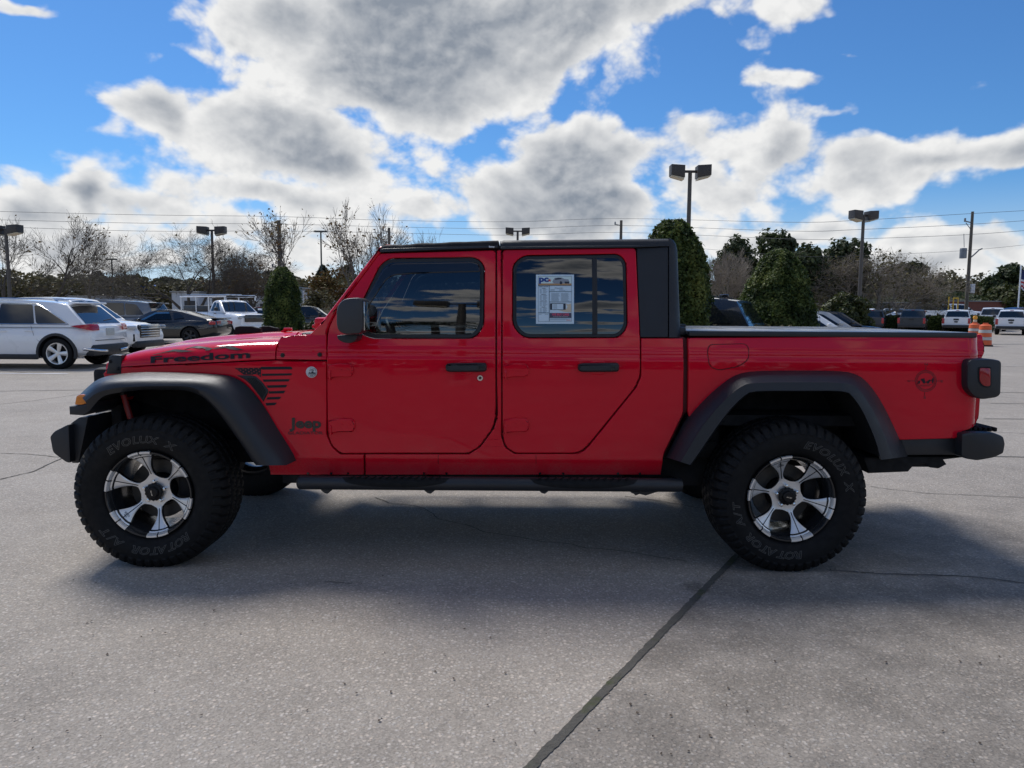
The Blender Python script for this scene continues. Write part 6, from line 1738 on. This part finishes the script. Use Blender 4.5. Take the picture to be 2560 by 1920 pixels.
def topiary(name, u0, u1, vtop, Z, prof, n, leaf, label, seed, mat=HOLLY, zbase=.0, cat='clipped shrub', group='clipped shrubs in the planting beds', ragged=.10):
    """prof: [(height 0..1, radius 0..1)]"""
    rg = random.Random(seed); c0 = WD((u0 + u1) / 2, 668, Z); Rr = (WD(u1, 668, Z).x - WD(u0, 668, Z).x) / 2; Ht = WD((u0 + u1) / 2, vtop, Z).z
    c = empty(name, (c0.x, Z, 0)); tag(c, label, cat, group)
    def rad(t, th): return Rr * lerp_table(prof, t) * (1 + lump((math.cos(th) * 1.3, math.sin(th) * 1.3, t * 4), 1.6, .16, seed) + lump((math.cos(th) * 3, math.sin(th) * 3, t * 9), 1.6, ragged, seed + 3))
    bm = bmesh.new(); rows = []
    for i in range(25):
        t = i / 24; rows.append([bm.verts.new((rad(t, a) * .86 * math.cos(a), rad(t, a) * .86 * math.sin(a), zbase + t * (Ht - zbase) * .97)) for a in [k * 2 * math.pi / 28 for k in range(28)]])
    for a, b in zip(rows, rows[1:]):
        for k in range(28): bm.faces.new((a[k], a[(k + 1) % 28], b[(k + 1) % 28], b[k]))
    bm.faces.new(rows[0][::-1]); bm.faces.new(rows[-1])
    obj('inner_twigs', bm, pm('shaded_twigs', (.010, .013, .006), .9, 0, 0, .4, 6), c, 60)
    pts = []
    area = []
    while len(pts) < n:
        t = rg.random() ** 1.05; 
        if rg.random() > lerp_table(prof, t) + .06: continue
        th = rg.uniform(0, 6.283); r = rad(t, th); k = rg.uniform(.86, 1.03) + (.10 if rg.random() < .04 else 0)
        nz = (lerp_table(prof, max(0, t - .04)) - lerp_table(prof, min(1, t + .04))) * Rr / (.08 * Ht)
        nn = Vector((math.cos(th), math.sin(th), nz)).normalized()
        tn = min(1, max(0, .42 + .9 * mnoise.noise(Vector((th * 2.2, t * 6, seed))) + rg.gauss(0, .22)))
        pts.append((Vector((r * k * math.cos(th), r * k * math.sin(th), zbase + t * (Ht - zbase) + rg.uniform(-.02, .02))), nn, tn))
    me = leaves_mesh('foliage', pts, leaf, rg, mat)
    link('foliage', me, None, c)
    return c
CONE = [(0, .80), (.12, .95), (.3, 1.0), (.5, .93), (.7, .74), (.85, .52), (.94, .32), (1.0, .08)]
topiary('clipped_shrub', 571, 650, 577, 24, [(0, .95), (.15, 1.0), (.42, 1.0), (.62, .94), (.8, .80), (.92, .58), (1, .24)], 18000, .036, 'narrow cone-shaped clipped shrub behind the red hood', 11)
topiary('clipped_shrub', 1366, 1532, 476, 15.5, [(0, .9), (.25, 1), (.5, .98), (.66, .90), (.80, .74), (.90, .56), (.96, .43), (1.0, .24)], 34000, .042, 'tallest clipped evergreen, rising behind the black hardtop', 12, ragged=.12)
topiary('clipped_shrub', 1599, 1759, 539, 21, [(0, .92), (.15, 1.0), (.35, .99), (.55, .91), (.75, .73), (.88, .53), (.96, .33), (1, .12)], 34000, .044, 'broad bell-shaped clipped shrub above the middle of the truck bed', 13, ragged=.05)
def bush(name, u, wpx, vtop, Z, label, seed, mat, n, leaf, cat='shrub', group=None, z0=0.0):
    rg = random.Random(seed); p = WD(u, 668, Z); Rr = abs(WD(u + wpx / 2, 668, Z).x - p.x); Ht = WD(u, vtop, Z).z - z0
    c = empty(name, (p.x, Z, z0)); tag(c, label, cat, group); pts = []
    while len(pts) < n:
        th = rg.uniform(0, 6.283); ph = math.acos(rg.uniform(-.2, 1)); d = Vector((math.sin(ph) * math.cos(th), math.sin(ph) * math.sin(th), math.cos(ph)))
        k = (1 + lump(d, 2.2, .35, seed)) * rg.uniform(.6, 1.0) ** .5
        pts.append((Vector((d.x * Rr * k, d.y * Rr * k, max(.02, Ht * .45 + d.z * Ht * .55 * k))), d, min(1, max(0, rg.gauss(.45, .25) + lump(d, 3, .5, seed)))))
    link('foliage', leaves_mesh('foliage', pts, leaf, rg, mat), None, c)
    bm = bmesh.new(); tube(bm, [(0, 0, 0), (.03, 0, Ht * .6)], [.06, .03], 6); obj('stem', bm, BARKD, c); return c
bush('low_shrub', 1828, 105, 638, 32, 'yellow-green rounded shrub at the foot of the right twin-head lamp post', 21, BUSH, 5000, .085)
bush('low_shrub', 672, 42, 696, 25, 'small round shrub beside the narrow cone-shaped shrub', 22, BUSH, 2500, .035)
bush('low_shrub', 2185, 120, 612, 92, 'olive bush at the far right edge behind the blue car', 23, BUSH, 2500, .26)
# ground cover in the bed along the far side of the truck
rg = random.Random(31); pts = []
for k in range(9000):
    x = rg.uniform(lateral(1490, 17), lateral(1720, 17)); y = rg.uniform(16.4, 18.2); z = abs(rg.gauss(0, .10)) + .86 + .12 * mnoise.noise(Vector((x * 1.7, y, 0)))
    pts.append((Vector((x, y, z * rg.uniform(.9, 1.0))), Vector((0, -.3, 1)), rg.random()))
c = leaves_mesh('shrub_row', pts, .035, rg, OLIVE); tag(link('shrub_row', c), 'low brownish shrub row just above the truck bed cover', 'shrub row', kind='stuff')
bm = bmesh.new(); box(bm, (lateral(1490, 17) + lateral(1720, 17)) / 2, 17.3, .42, lateral(1720, 17) - lateral(1490, 17), 1.7, .84, .05); tag(obj('planter_bank', bm, pm('bark_mulch', (.05, .035, .022), .95, 0, 0, .3, 5), None), kind='structure')
def hedge(u0, u1, vtop, Z, label, seed, mat, n, leaf, depth=1.6, z0=0):
    rg = random.Random(seed); a = WD(u0, 668, Z).x; b = WD(u1, 668, Z).x; Ht = WD(u0, vtop, Z).z - z0; pts = []
    for k in range(n):
        x = rg.uniform(0, b - a); s = rg.random(); top = Ht * (1 + .10 * mnoise.noise(Vector((x * .8, seed, 0))))
        if s < .6: p, nn = Vector((x, -depth / 2 + rg.uniform(-.1, .15), rg.uniform(.05, 1) * top)), Vector((0, -1, .1))
        else: p, nn = Vector((x, rg.uniform(-.5, .5) * depth, top + rg.gauss(0, .04))), Vector((0, 0, 1))
        pts.append((p, nn, min(1, max(0, rg.gauss(.4, .25)))))
    c = empty('hedge', (a, Z, z0)); tag(c, label, 'hedge'); link('foliage', leaves_mesh('foliage', pts, leaf, rg, mat), None, c)
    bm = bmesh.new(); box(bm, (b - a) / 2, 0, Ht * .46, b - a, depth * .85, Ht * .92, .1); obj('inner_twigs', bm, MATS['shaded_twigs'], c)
hedge(1905, 2134, 683, 59.5, 'low clipped dark hedge running behind the row of pickups', 41, HOLLY, 9000, .09)

def branchy(name, seed, Ht, spread, mat, leafmat=None, nleaf=0, leaf=.12, trunk=.13, up=.5, depth=6, fork=.22, lean=0.0, low=.18, multi=1, minr=.0065):
    """bare branching tree grown from the ground; returns (wood mesh, leaf mesh or None)"""
    rg = random.Random(seed); V, F, tips = [], [], []
    def seg_tube(P, r0, r1):
        n = 6 if r0 > .06 else (4 if r0 > .025 else 3); rings = []
        for i, p in enumerate(P):
            t = (P[min(i + 1, len(P) - 1)] - P[max(i - 1, 0)]).normalized(); a = t.orthogonal().normalized(); b = t.cross(a); rr = r0 + (r1 - r0) * i / (len(P) - 1)
            k = len(V); V.extend([tuple(p + (a * math.cos(6.2832 * q / n) + b * math.sin(6.2832 * q / n)) * rr) for q in range(n)]); rings.append(k)
        for k0, k1 in zip(rings, rings[1:]):
            for q in range(n): F.append((k0 + q, k0 + (q + 1) % n, k1 + (q + 1) % n, k1 + q))
    def grow_(p, d, L, r, dep):
        P = [p.copy()]; n = 5 if dep > 2 else 3
        for i in range(n):
            d = (d + Vector((rg.gauss(0, .11), rg.gauss(0, .11), rg.gauss(0, .07) + up * .03))).normalized(); P.append(P[-1] + d * (L / n))
        r1 = max(minr * .7, r * .62); seg_tube(P, r, r1)
        if dep == 0: tips.append(P[-1]); return
        if dep <= 2: tips.append(P[-1]); tips.append(P[len(P) // 2])
        nc = rg.choice((3, 4, 4)) if dep > 1 else rg.choice((2, 3, 3))
        for c in range(nc):
            t = rg.uniform(.35, 1.0) if c else 1.0
            k = min(len(P) - 2, int(t * (len(P) - 1))); q = P[k].lerp(P[k + 1], t * (len(P) - 1) - k) if t < 1 else P[-1]
            ang = rg.uniform(.38, .85) if c else rg.uniform(.05, .35)
            ax = d.orthogonal().normalized(); ax.rotate(Matrix.Rotation(rg.uniform(0, 6.283), 3, d))
            nd = d.copy(); nd.rotate(Matrix.Rotation(ang * spread, 3, ax)); nd = (nd + Vector((0, 0, up * .07))).normalized()
            grow_(q, nd, L * rg.uniform(.62, .82), max(minr, r1 * rg.uniform(.55, .8)), dep - 1)
    for m in range(multi):
        d0 = Vector((lean + rg.gauss(0, .05) + (m - (multi - 1) / 2) * .55 * (spread if multi > 1 else 0), rg.gauss(0, .12), 1)).normalized()
        base = Vector((0, 0, 0)) if multi == 1 else Vector((0, 0, Ht * .10))
        grow_(base, d0, Ht * (fork if multi == 1 else fork * 1.2), trunk * (1 if multi == 1 else .7), depth)
    if multi > 1: seg_tube([Vector((0, 0, -.05)), Vector((0, 0, Ht * .05)), Vector((0, 0, Ht * .11))], trunk * 1.2, trunk)
    zmax = max(v[2] for v in V); k = Ht / zmax
    V = [(x * k, y * k, z * k) for x, y, z in V]
    me = bpy.data.meshes.new('trunk'); me.from_pydata(V, [], F); me.materials.append(mat); shade(me, 0)
    lm = None
    if leafmat and nleaf:
        pts = []
        for _ in range(nleaf):
            t = rg.choice(tips) * k; pts.append((t + Vector((rg.gauss(0, .16), rg.gauss(0, .16), rg.gauss(0, .16))), Vector((0, 0, 1)), rg.random()))
        lm = leaves_mesh('crown', pts, leaf, rg, leafmat, .2, 1.0)
    return me, lm
def bare(name, u, vtop, Z, label, seed, cat='tree', group='bare trees beyond the lot', z0=0.0, scale_x=1.0, **kw):
    p = WD(u, 668, Z); Ht = WD(u, vtop, Z).z - z0
    c = empty(name, (p.x, Z, z0)); tag(c, label, cat, group); c.scale = (scale_x, 1, 1)
    w, l = branchy(name, seed, Ht, **kw); link('trunk', w, None, c)
    if l: link('crown', l, None, c)
    return c
bare('bare_tree', 92, 446, 62, 'tall leafless tree right of the leftmost lamp post', 51, spread=.95, mat=BARKD, leafmat=RUSSET, nleaf=120, up=.9, trunk=.15)
bare('bare_tree', 10, 448, 60, 'leafless tree cut by the left edge behind the leftmost lamp post', 52, spread=.9, mat=BARKD, leafmat=RUSSET, nleaf=80, up=.9)
bare('bare_tree', 208, 486, 66, 'slim pale leafless tree between the left lamp post and the spreading tree', 53, spread=.75, mat=BARK, leafmat=RUSSET, nleaf=120, up=1.2, trunk=.12, depth=5)
bare('spreading_tree', 408, 474, 55, 'wide leafless spreading tree with low limbs behind the white work truck', 54, spread=1.2, mat=BARKD, leafmat=OLIVE, nleaf=260, leaf=.10, up=.35, trunk=.19, fork=.30, multi=5, scale_x=1.45)
bare('bare_tree', 545, 520, 62, 'half-bare tree with sparse brown leaves left of the dark utility pole', 55, spread=1.1, mat=BARKD, leafmat=RUSSET, nleaf=500, up=.5, leaf=.13, multi=2)
bare('bare_tree', 652, 448, 52, 'slender leafless tree with clinging brown leaves right of the dark utility pole', 56, spread=.75, mat=BARK, leafmat=RUSSET, nleaf=380, leaf=.10, up=1.2, trunk=.12, depth=5)
bare('bare_tree', 748, 428, 50, 'tallest slender bare tree standing left of the windshield pillar', 57, spread=.72, mat=BARK, leafmat=RUSSET, nleaf=420, leaf=.10, up=1.3, trunk=.13, depth=5)
bare('bare_tree', 833, 436, 54, 'slender bare tree whose top shows above the front of the cab roof', 58, spread=.7, mat=BARK, leafmat=RUSSET, nleaf=120, leaf=.10, up=1.3, trunk=.12, depth=5)
bare('bare_tree', 968, 490, 66, 'thin bare treetop just above the canvas roof panel', 59, spread=.8, mat=BARK, up=1.2, trunk=.12, depth=5)
bare('bare_tree', 1568, 532, 46, 'pale bare tree with fine twigs between the two big clipped shrubs', 60, spread=.85, mat=PALEBARK, up=.9, trunk=.10, multi=3, leafmat=OLIVE, nleaf=500, leaf=.08)
bare('bare_tree', 1885, 528, 62, 'large pale bare tree with brushy twigs right of the right lamp post', 61, spread=1.15, mat=PALEBARK, up=.5, trunk=.2, multi=4, scale_x=1.25, leafmat=OLIVE, nleaf=2600, leaf=.12)
bare('bare_tree', 1940, 566, 72, 'smaller bare brushy tree leaning right behind the charcoal pickups', 62, spread=1.1, mat=PALEBARK, up=.4, multi=3, lean=.3, leafmat=OLIVE, nleaf=1500, leaf=.13)
for k, (u, v, Z, lb) in enumerate(((545, 578, 60, 'small tree with reddish brown leaves right of the work truck'), (716, 566, 58, 'small tree with orange brown leaves left of the windshield pillar'), (685, 620, 50, 'little thin tree by the white building stairs'))):
    bare('leafy_tree', u, v, Z, lb, 70 + k, group='small leafy trees', spread=1.0, mat=BARKD, leafmat=RUSSET if k < 2 else OLIVE, nleaf=2600 if k < 2 else 900, leaf=.13, up=.5, trunk=.11, depth=5, fork=.30)
def crown_tree(name, u, vtop, vbot, wpx, Z, label, seed, mat, n, leaf, group=None, blobs=9, z0=0.0, flat=1.0):
    rg = random.Random(seed); p = WD(u, 668, Z); top = WD(u, vtop, Z).z - z0; bot = max(0, WD(u, vbot, Z).z - z0); Rr = abs(WD(u + wpx / 2, 668, Z).x - p.x)
    c = empty(name, (p.x, Z, z0)); tag(c, label, 'tree', group); B = []
    for k in range(blobs):
        a = rg.uniform(0, 6.283); r = Rr * .62 * rg.random() ** .5; t = rg.uniform(.12, .82)
        B.append((Vector((r * math.cos(a), r * math.sin(a) * .7, bot + (top - bot) * t)), Rr * rg.uniform(.30, .52), (top - bot) * rg.uniform(.14, .26) * flat))
    B.append((Vector((0, 0, top - (top - bot) * .22)), Rr * .42, (top - bot) * .22))
    pts = []
    while len(pts) < n:
        o, r, h = rg.choice(B); d = Vector((rg.gauss(0, 1), rg.gauss(0, 1), rg.gauss(0, 1))).normalized(); k = rg.uniform(.35, 1) ** .5 * (1 + lump(d * 1.7, 1.5, .5, seed + r))
        q = o + Vector((d.x * r * k, d.y * r * k, d.z * h * k))
        pts.append((q, d, min(1, max(0, .40 + .55 * mnoise.noise(q * .55 + Vector((seed, 0, 0))) + rg.gauss(0, .18)))))
    link('crown', leaves_mesh('crown', pts, leaf, rg, mat, .3, .8), None, c)
    bm = bmesh.new(); tube(bm, [(0, 0, 0), (.1, 0, bot + (top - bot) * .3), (.0, 0, top * .8)], [.28, .2, .06], 7)
    for o, r, h in B[:5]: tube(bm, [(0, 0, max(.5, o.z - h * 2.2)), tuple(o)], [.12, .04], 5)
    obj('trunk', bm, BARKD, c, 60); return c
gE = 'dense evergreen trees beyond the lot'
crown_tree('evergreen_tree', 1590, 508, 655, 120, 64, 'evergreen tree behind the bare tree between the two big clipped shrubs', 81, EVERG, 6500, .20, gE)
crown_tree('evergreen_tree', 1655, 497, 650, 130, 66, 'tallest dark evergreen, behind the bell-shaped clipped shrub', 82, EVERG, 8000, .20, gE, 12)
crown_tree('evergreen_tree', 1740, 528, 655, 130, 62, 'dark evergreen directly right of the bell-shaped clipped shrub', 83, EVERG, 9000, .19, gE, 12)
crown_tree('evergreen_tree', 1810, 518, 660, 130, 64, 'dark evergreen immediately left of the right lamp post', 84, EVERG, 9000, .19, gE, 12)
crown_tree('evergreen_tree', 1975, 566, 640, 110, 90, 'flat-topped pine behind the brushy bare trees', 85, PINE, 5000, .26, gE, 8)
crown_tree('evergreen_tree', 2178, 570, 650, 110, 96, 'rounded green tree right of the transformer pole', 86, EVERG, 5000, .30, gE, 9)
for k, (u, v, w, Z) in enumerate(((300, 596, 60, 95), (365, 598, 70, 98), (510, 580, 62, 92), (215, 586, 50, 96), (585, 585, 60, 94), (700, 578, 44, 92), (755, 572, 52, 90), (640, 598, 60, 96))):
    crown_tree('pine_tree', u, v, 632, w, Z, ['low round pine behind the blue roof', 'dark pine behind the spreading bare tree', 'dark pine top right of the second lamp post', 'dark pine behind the slim pale bare tree', 'dark pine just left of the dark utility pole', 'dark pine beside the thin double-headed street light', 'dark pine next to the windshield pillar', 'low pine behind the conical shrub'][k], 90 + k, PINE, 2600, .24, 'pines in the distance', 6)
def woods(name, spans, Z, dz, mat, n, leaf, label, seed, z0=0.0):
    """spans: skyline as (u, v) points"""
    rg = random.Random(seed); pts = []; u0, u1 = spans[0][0], spans[-1][0]
    for k in range(n):
        u = rg.uniform(u0, u1); y = Z + rg.random() ** 1.5 * dz; v = lerp_table(spans, u); top = WD(u, v, Z).z - z0
        x = WD(u, 668, Z).x * (y / Z); m = .80 + .28 * mnoise.noise(Vector((x * .22, y * .2, seed))) + .12 * mnoise.noise(Vector((x * .8, y * .5, seed + 2)))
        t = 1 - rg.random() ** 1.4 * .9 if rg.random() < .55 else rg.random()
        z = z0 + top * m * max(.03, t) * (1 + .1 * (y - Z) / max(1, dz))
        q = Vector((x + rg.gauss(0, .4), y + rg.gauss(0, .6), z))
        pts.append((q, Vector((0, -.6, .6)), min(1, max(0, .42 + .6 * mnoise.noise(Vector((x * .25, z * .6, seed + 5))) + rg.gauss(0, .2)))))
    tag(link(name, leaves_mesh(name, pts, leaf, rg, mat, .3, .8)), label, 'woods', kind='stuff')
woods('distant_woods', [(-60, 572), (60, 580), (150, 578), (260, 592), (380, 590), (480, 584), (560, 580), (650, 592), (760, 575), (900, 590), (1150, 600)], 76, 20, OLIVE, 52000, .26, 'olive brown scrub woods along the back of the left lot', 101)
woods('distant_woods', [(1100, 604), (1480, 600), (1600, 590), (1700, 590), (1800, 585), (1880, 588), (1960, 590), (2030, 584), (2090, 590), (2150, 580), (2260, 584)], 104, 18, OLIVE, 34000, .36, 'mixed brown and green scrub woods along the right skyline', 102)
woods('roadside_scrub', [(1880, 640), (1960, 634), (2060, 622), (2120, 628), (2260, 612)], 92, 8, EVERG, 8000, .28, 'dark green scrub below the woods behind the white trucks', 103, .5)

def bed(u, Z, rx, ry):
    p = WD(u, 668, Z); bm = bmesh.new(); n = 32
    ring = lambda k, z: [bm.verts.new((p.x + rx * k * math.cos(i * 2 * math.pi / n), Z + ry * k * math.sin(i * 2 * math.pi / n), z)) for i in range(n)]
    R_ = [ring(1.0, 0), ring(1.0, .13), ring(.97, .15), ring(.93, .15), ring(.93, .10), ring(.5, .16)]
    for j, (a, b) in enumerate(zip(R_, R_[1:])):
        for i in range(n):
            f = bm.faces.new((a[i], a[(i + 1) % n], b[(i + 1) % n], b[i])); f.material_index = 0 if j < 4 else 1
    f = bm.faces.new(R_[-1]); f.material_index = 1
    bmesh.ops.recalc_face_normals(bm, faces=bm.faces[:])
    tag(obj('planting_bed', bm, [MATS['pale_concrete'], MATS['bark_mulch']], None, 40), kind='structure')
bed(618, 24, 2.6, 1.8); bed(1600, 19.2, 5.2, 1.25); bed(1449, 14.6, 1.7, 1.2)
# ------------------------------------------------------------------ low buildings far back
WALLW = pm('white_metal_wall', (.48, .52, .57), .7, 0, 0, .05, .6); ROOFB = pm('blue_metal_roof', (.012, .085, .30), .45, 0, 0, .08, .8); TRIMD = pm('shaded_opening', (.04, .045, .05), .6); TEAL = pm('teal_stripe', (.03, .25, .33), .6); BRICK = pm('red_brick', (.17, .06, .045), .85, 0, 0, .2, 3); CREAM = pm('cream_gable', (.50, .44, .32), .8); TAN = pm('tan_wall', (.36, .31, .20), .8)
def block(name, u0, u1, vtop, Z, depth, mat, label, cat='building', z0=0.0):
    a = WD(u0, 668, Z).x; b = WD(u1, 668, Z).x; top = WD((u0 + u1) / 2, vtop, Z).z
    c = empty(name, ((a + b) / 2, Z, 0)); tag(c, label, cat, 'low buildings beyond the lot' if cat == 'building' else None)
    bm = bmesh.new(); box(bm, 0, depth / 2, top / 2, b - a, depth, top, 0); obj('wall', bm, mat, c)
    bm = bmesh.new(); box(bm, 0, depth / 2, top + .06, b - a + .3, depth + .3, .12, .02); obj('roof_edge', bm, METALG, c)
    return c, b - a, top
c, w, t = block('warehouse', 520, 645, 622, 70, 18, WALLW, 'long white metal building between the work truck and the conical shrub')
for k in range(3): part_box('doorway', (-w * .36 + k * w * .30, -.03, 1.2), (1.1, .06, 2.3), TRIMD, c, 0)
part_box('teal_stripe', (w * .40, -.04, t / 2), (.7, .06, t - .1), TEAL, c, 0)
part_box('wall_seam', (-.2, -.03, t / 2), (.06, .05, t - .2), METALG, c, 0); part_box('sign_band', (-w * .25, -.05, t * .62), (2.6, .06, .3), WHITE, c, 0)
c, w, t = block('warehouse', 654, 800, 626, 66, 16, WALLW, 'pale building with outside stairs right of the conical shrub')
part_box('tan_base', (0, -.05, 1.0), (w, .1, 2.0), TAN, c, 0)
bm = bmesh.new()
for k in range(5): tube(bm, [(-w * .47, -.4, t * .95 - k * .24), (-w * .18, -.4, t * .42 - k * .24)], .035, 5)
for k in range(4): tube(bm, [(-w * .46 + k * w * .09, -.4, 0), (-w * .46 + k * w * .09, -.4, t * .95 - k * t * .17)], .03, 5)
obj('stair_rail', bm, WHITE, c, 50)
for k in range(2): part_box('post', (-w * .05 + k * 1.5, -.6, t * .4), (.10, .10, t * .8), METALG, c, .01)
c, w, t = block('blue_roof_building', 284, 366, 642, 79, 10, WALLW, 'white building with a bright blue pitched roof behind the grey SUV')
zt_ = WD(320, 614, 79).z
bm = bmesh.new(); P = [(-w * .62, t + .05), (-w * .08, zt_), (w * .12, zt_), (w * .70, t - .2)]; prism(bm, P, -.6, 10.5); obj('roof', bm, ROOFB, c)
part_box('window_band', (-w * .2, -.03, t * .55), (w * .4, .06, .5), CBLUE, c, 0)
c, w, t = block('long_low_building', 150, 284, 642, 73, 10, WALLW, 'long low white building behind the white crossover roof'); part_box('fascia', (0, -.06, t - .5), (w, .1, .6), METALG, c, 0)
c, w, t = block('storage_building', 372, 430, 632, 72, 9, WALLW, 'small white building behind the spreading bare tree'); part_box('doorway', (w * .2, -.03, 1.1), (1.2, .06, 2.2), TRIMD, c, 0)
c, w, t = block('brick_building', 1963, 1992, 658, 96, 8, BRICK, 'small brick building with a cream gable beyond the charcoal pickups')
zt_ = WD(1978, 647, 96).z; bm = bmesh.new(); prism(bm, [(-w * .55, t), (-w * .5, zt_), (w * .5, zt_), (w * .55, t)], -.2, 8.2); obj('roof', bm, CREAM, c)
c, w, t = block('brick_wall', 2030, 2260, 652, 90, .5, BRICK, 'reddish boundary wall behind the white trucks at right', 'wall')
c, w, t = block('dark_fence', 1900, 2034, 655, 88, .2, pm('dark_mesh_fence', (.07, .065, .06), .8, 0, 0, .2, 2), 'dark fence along the road behind the charcoal pickups', 'fence')

# things only seen mirrored in the door glass: the lamp post and palms behind the viewer
c = lamp_post(1106, 420, 30, 'twin-head lamp post behind the viewer, mirrored in the front door window', .8, .7); c.location = (-1.2, -9.0, 0)
PALM = leaf_mat('palm_fronds', ((.02, .03, .01), (.035, .05, .015), (.06, .07, .02)), .5, 1.0)
def palm(x, y, Ht, label, seed):
    rg = random.Random(seed); c = empty('palm_tree', (x, y, 0)); tag(c, label, 'palm tree', 'palms behind the viewer')
    bm = bmesh.new(); tube(bm, [(0, 0, 0), (.1, 0, Ht * .5), (0, 0, Ht)], [.22, .17, .16], 8); obj('trunk', bm, BARK, c, 60)
    vs, fs, tn = [], [], []
    for k in range(34):
        a = rg.uniform(0, 6.283); e0 = rg.uniform(-.1, 1.2); d = Vector((math.cos(a), math.sin(a), 0)); s = Vector((-math.sin(a), math.cos(a), 0)); P = []
        for i in range(9):
            t = i / 8; P.append(Vector((0, 0, Ht)) + d * 2.0 * t * math.cos(e0 * .6) + Vector((0, 0, 2.0 * (math.sin(e0) * t - .75 * t * t))))
        for i in range(8):
            for sg in (-1, 1):
                for h in range(2):
                    p = P[i].lerp(P[i + 1], h * .5); w = .55 * math.sin(math.pi * (i + .7) / 9.2); k0 = len(vs)
                    vs += [tuple(p), tuple(p + d * .08), tuple(p + s * sg * w + d * .25 - Vector((0, 0, .18)))]; fs.append((k0, k0 + 1, k0 + 2)); tn.append(rg.random())
    me = bpy.data.meshes.new('crown'); me.from_pydata(vs, [], fs); at = me.attributes.new('tint', 'FLOAT', 'FACE'); at.data.foreach_set('value', tn); me.materials.append(PALM); link('crown', me, None, c)
palm(-4.2, -17, 4.4, 'left palm behind the viewer, mirrored in the front door window', 1); palm(-2.9, -19, 4.8, 'right palm behind the viewer, mirrored in the front door window', 2)

rg = random.Random(77); pts = []  # unseen tree row, added so the doors mirror a dark band
for k in range(3500):
    x = rg.uniform(-60, 60); z = rg.random() * (4.5 + 2.5 * mnoise.noise(Vector((x * .12, 3, 1)))); pts.append((Vector((x, -45 + rg.uniform(-3, 3), z)), Vector((0, .8, .3)), rg.random()))
tag(link('distant_woods', leaves_mesh('distant_woods', pts, .75, rg, EVERG)), 'trees added behind the viewer to mirror a dark band in the red paint', 'woods', kind='stuff')
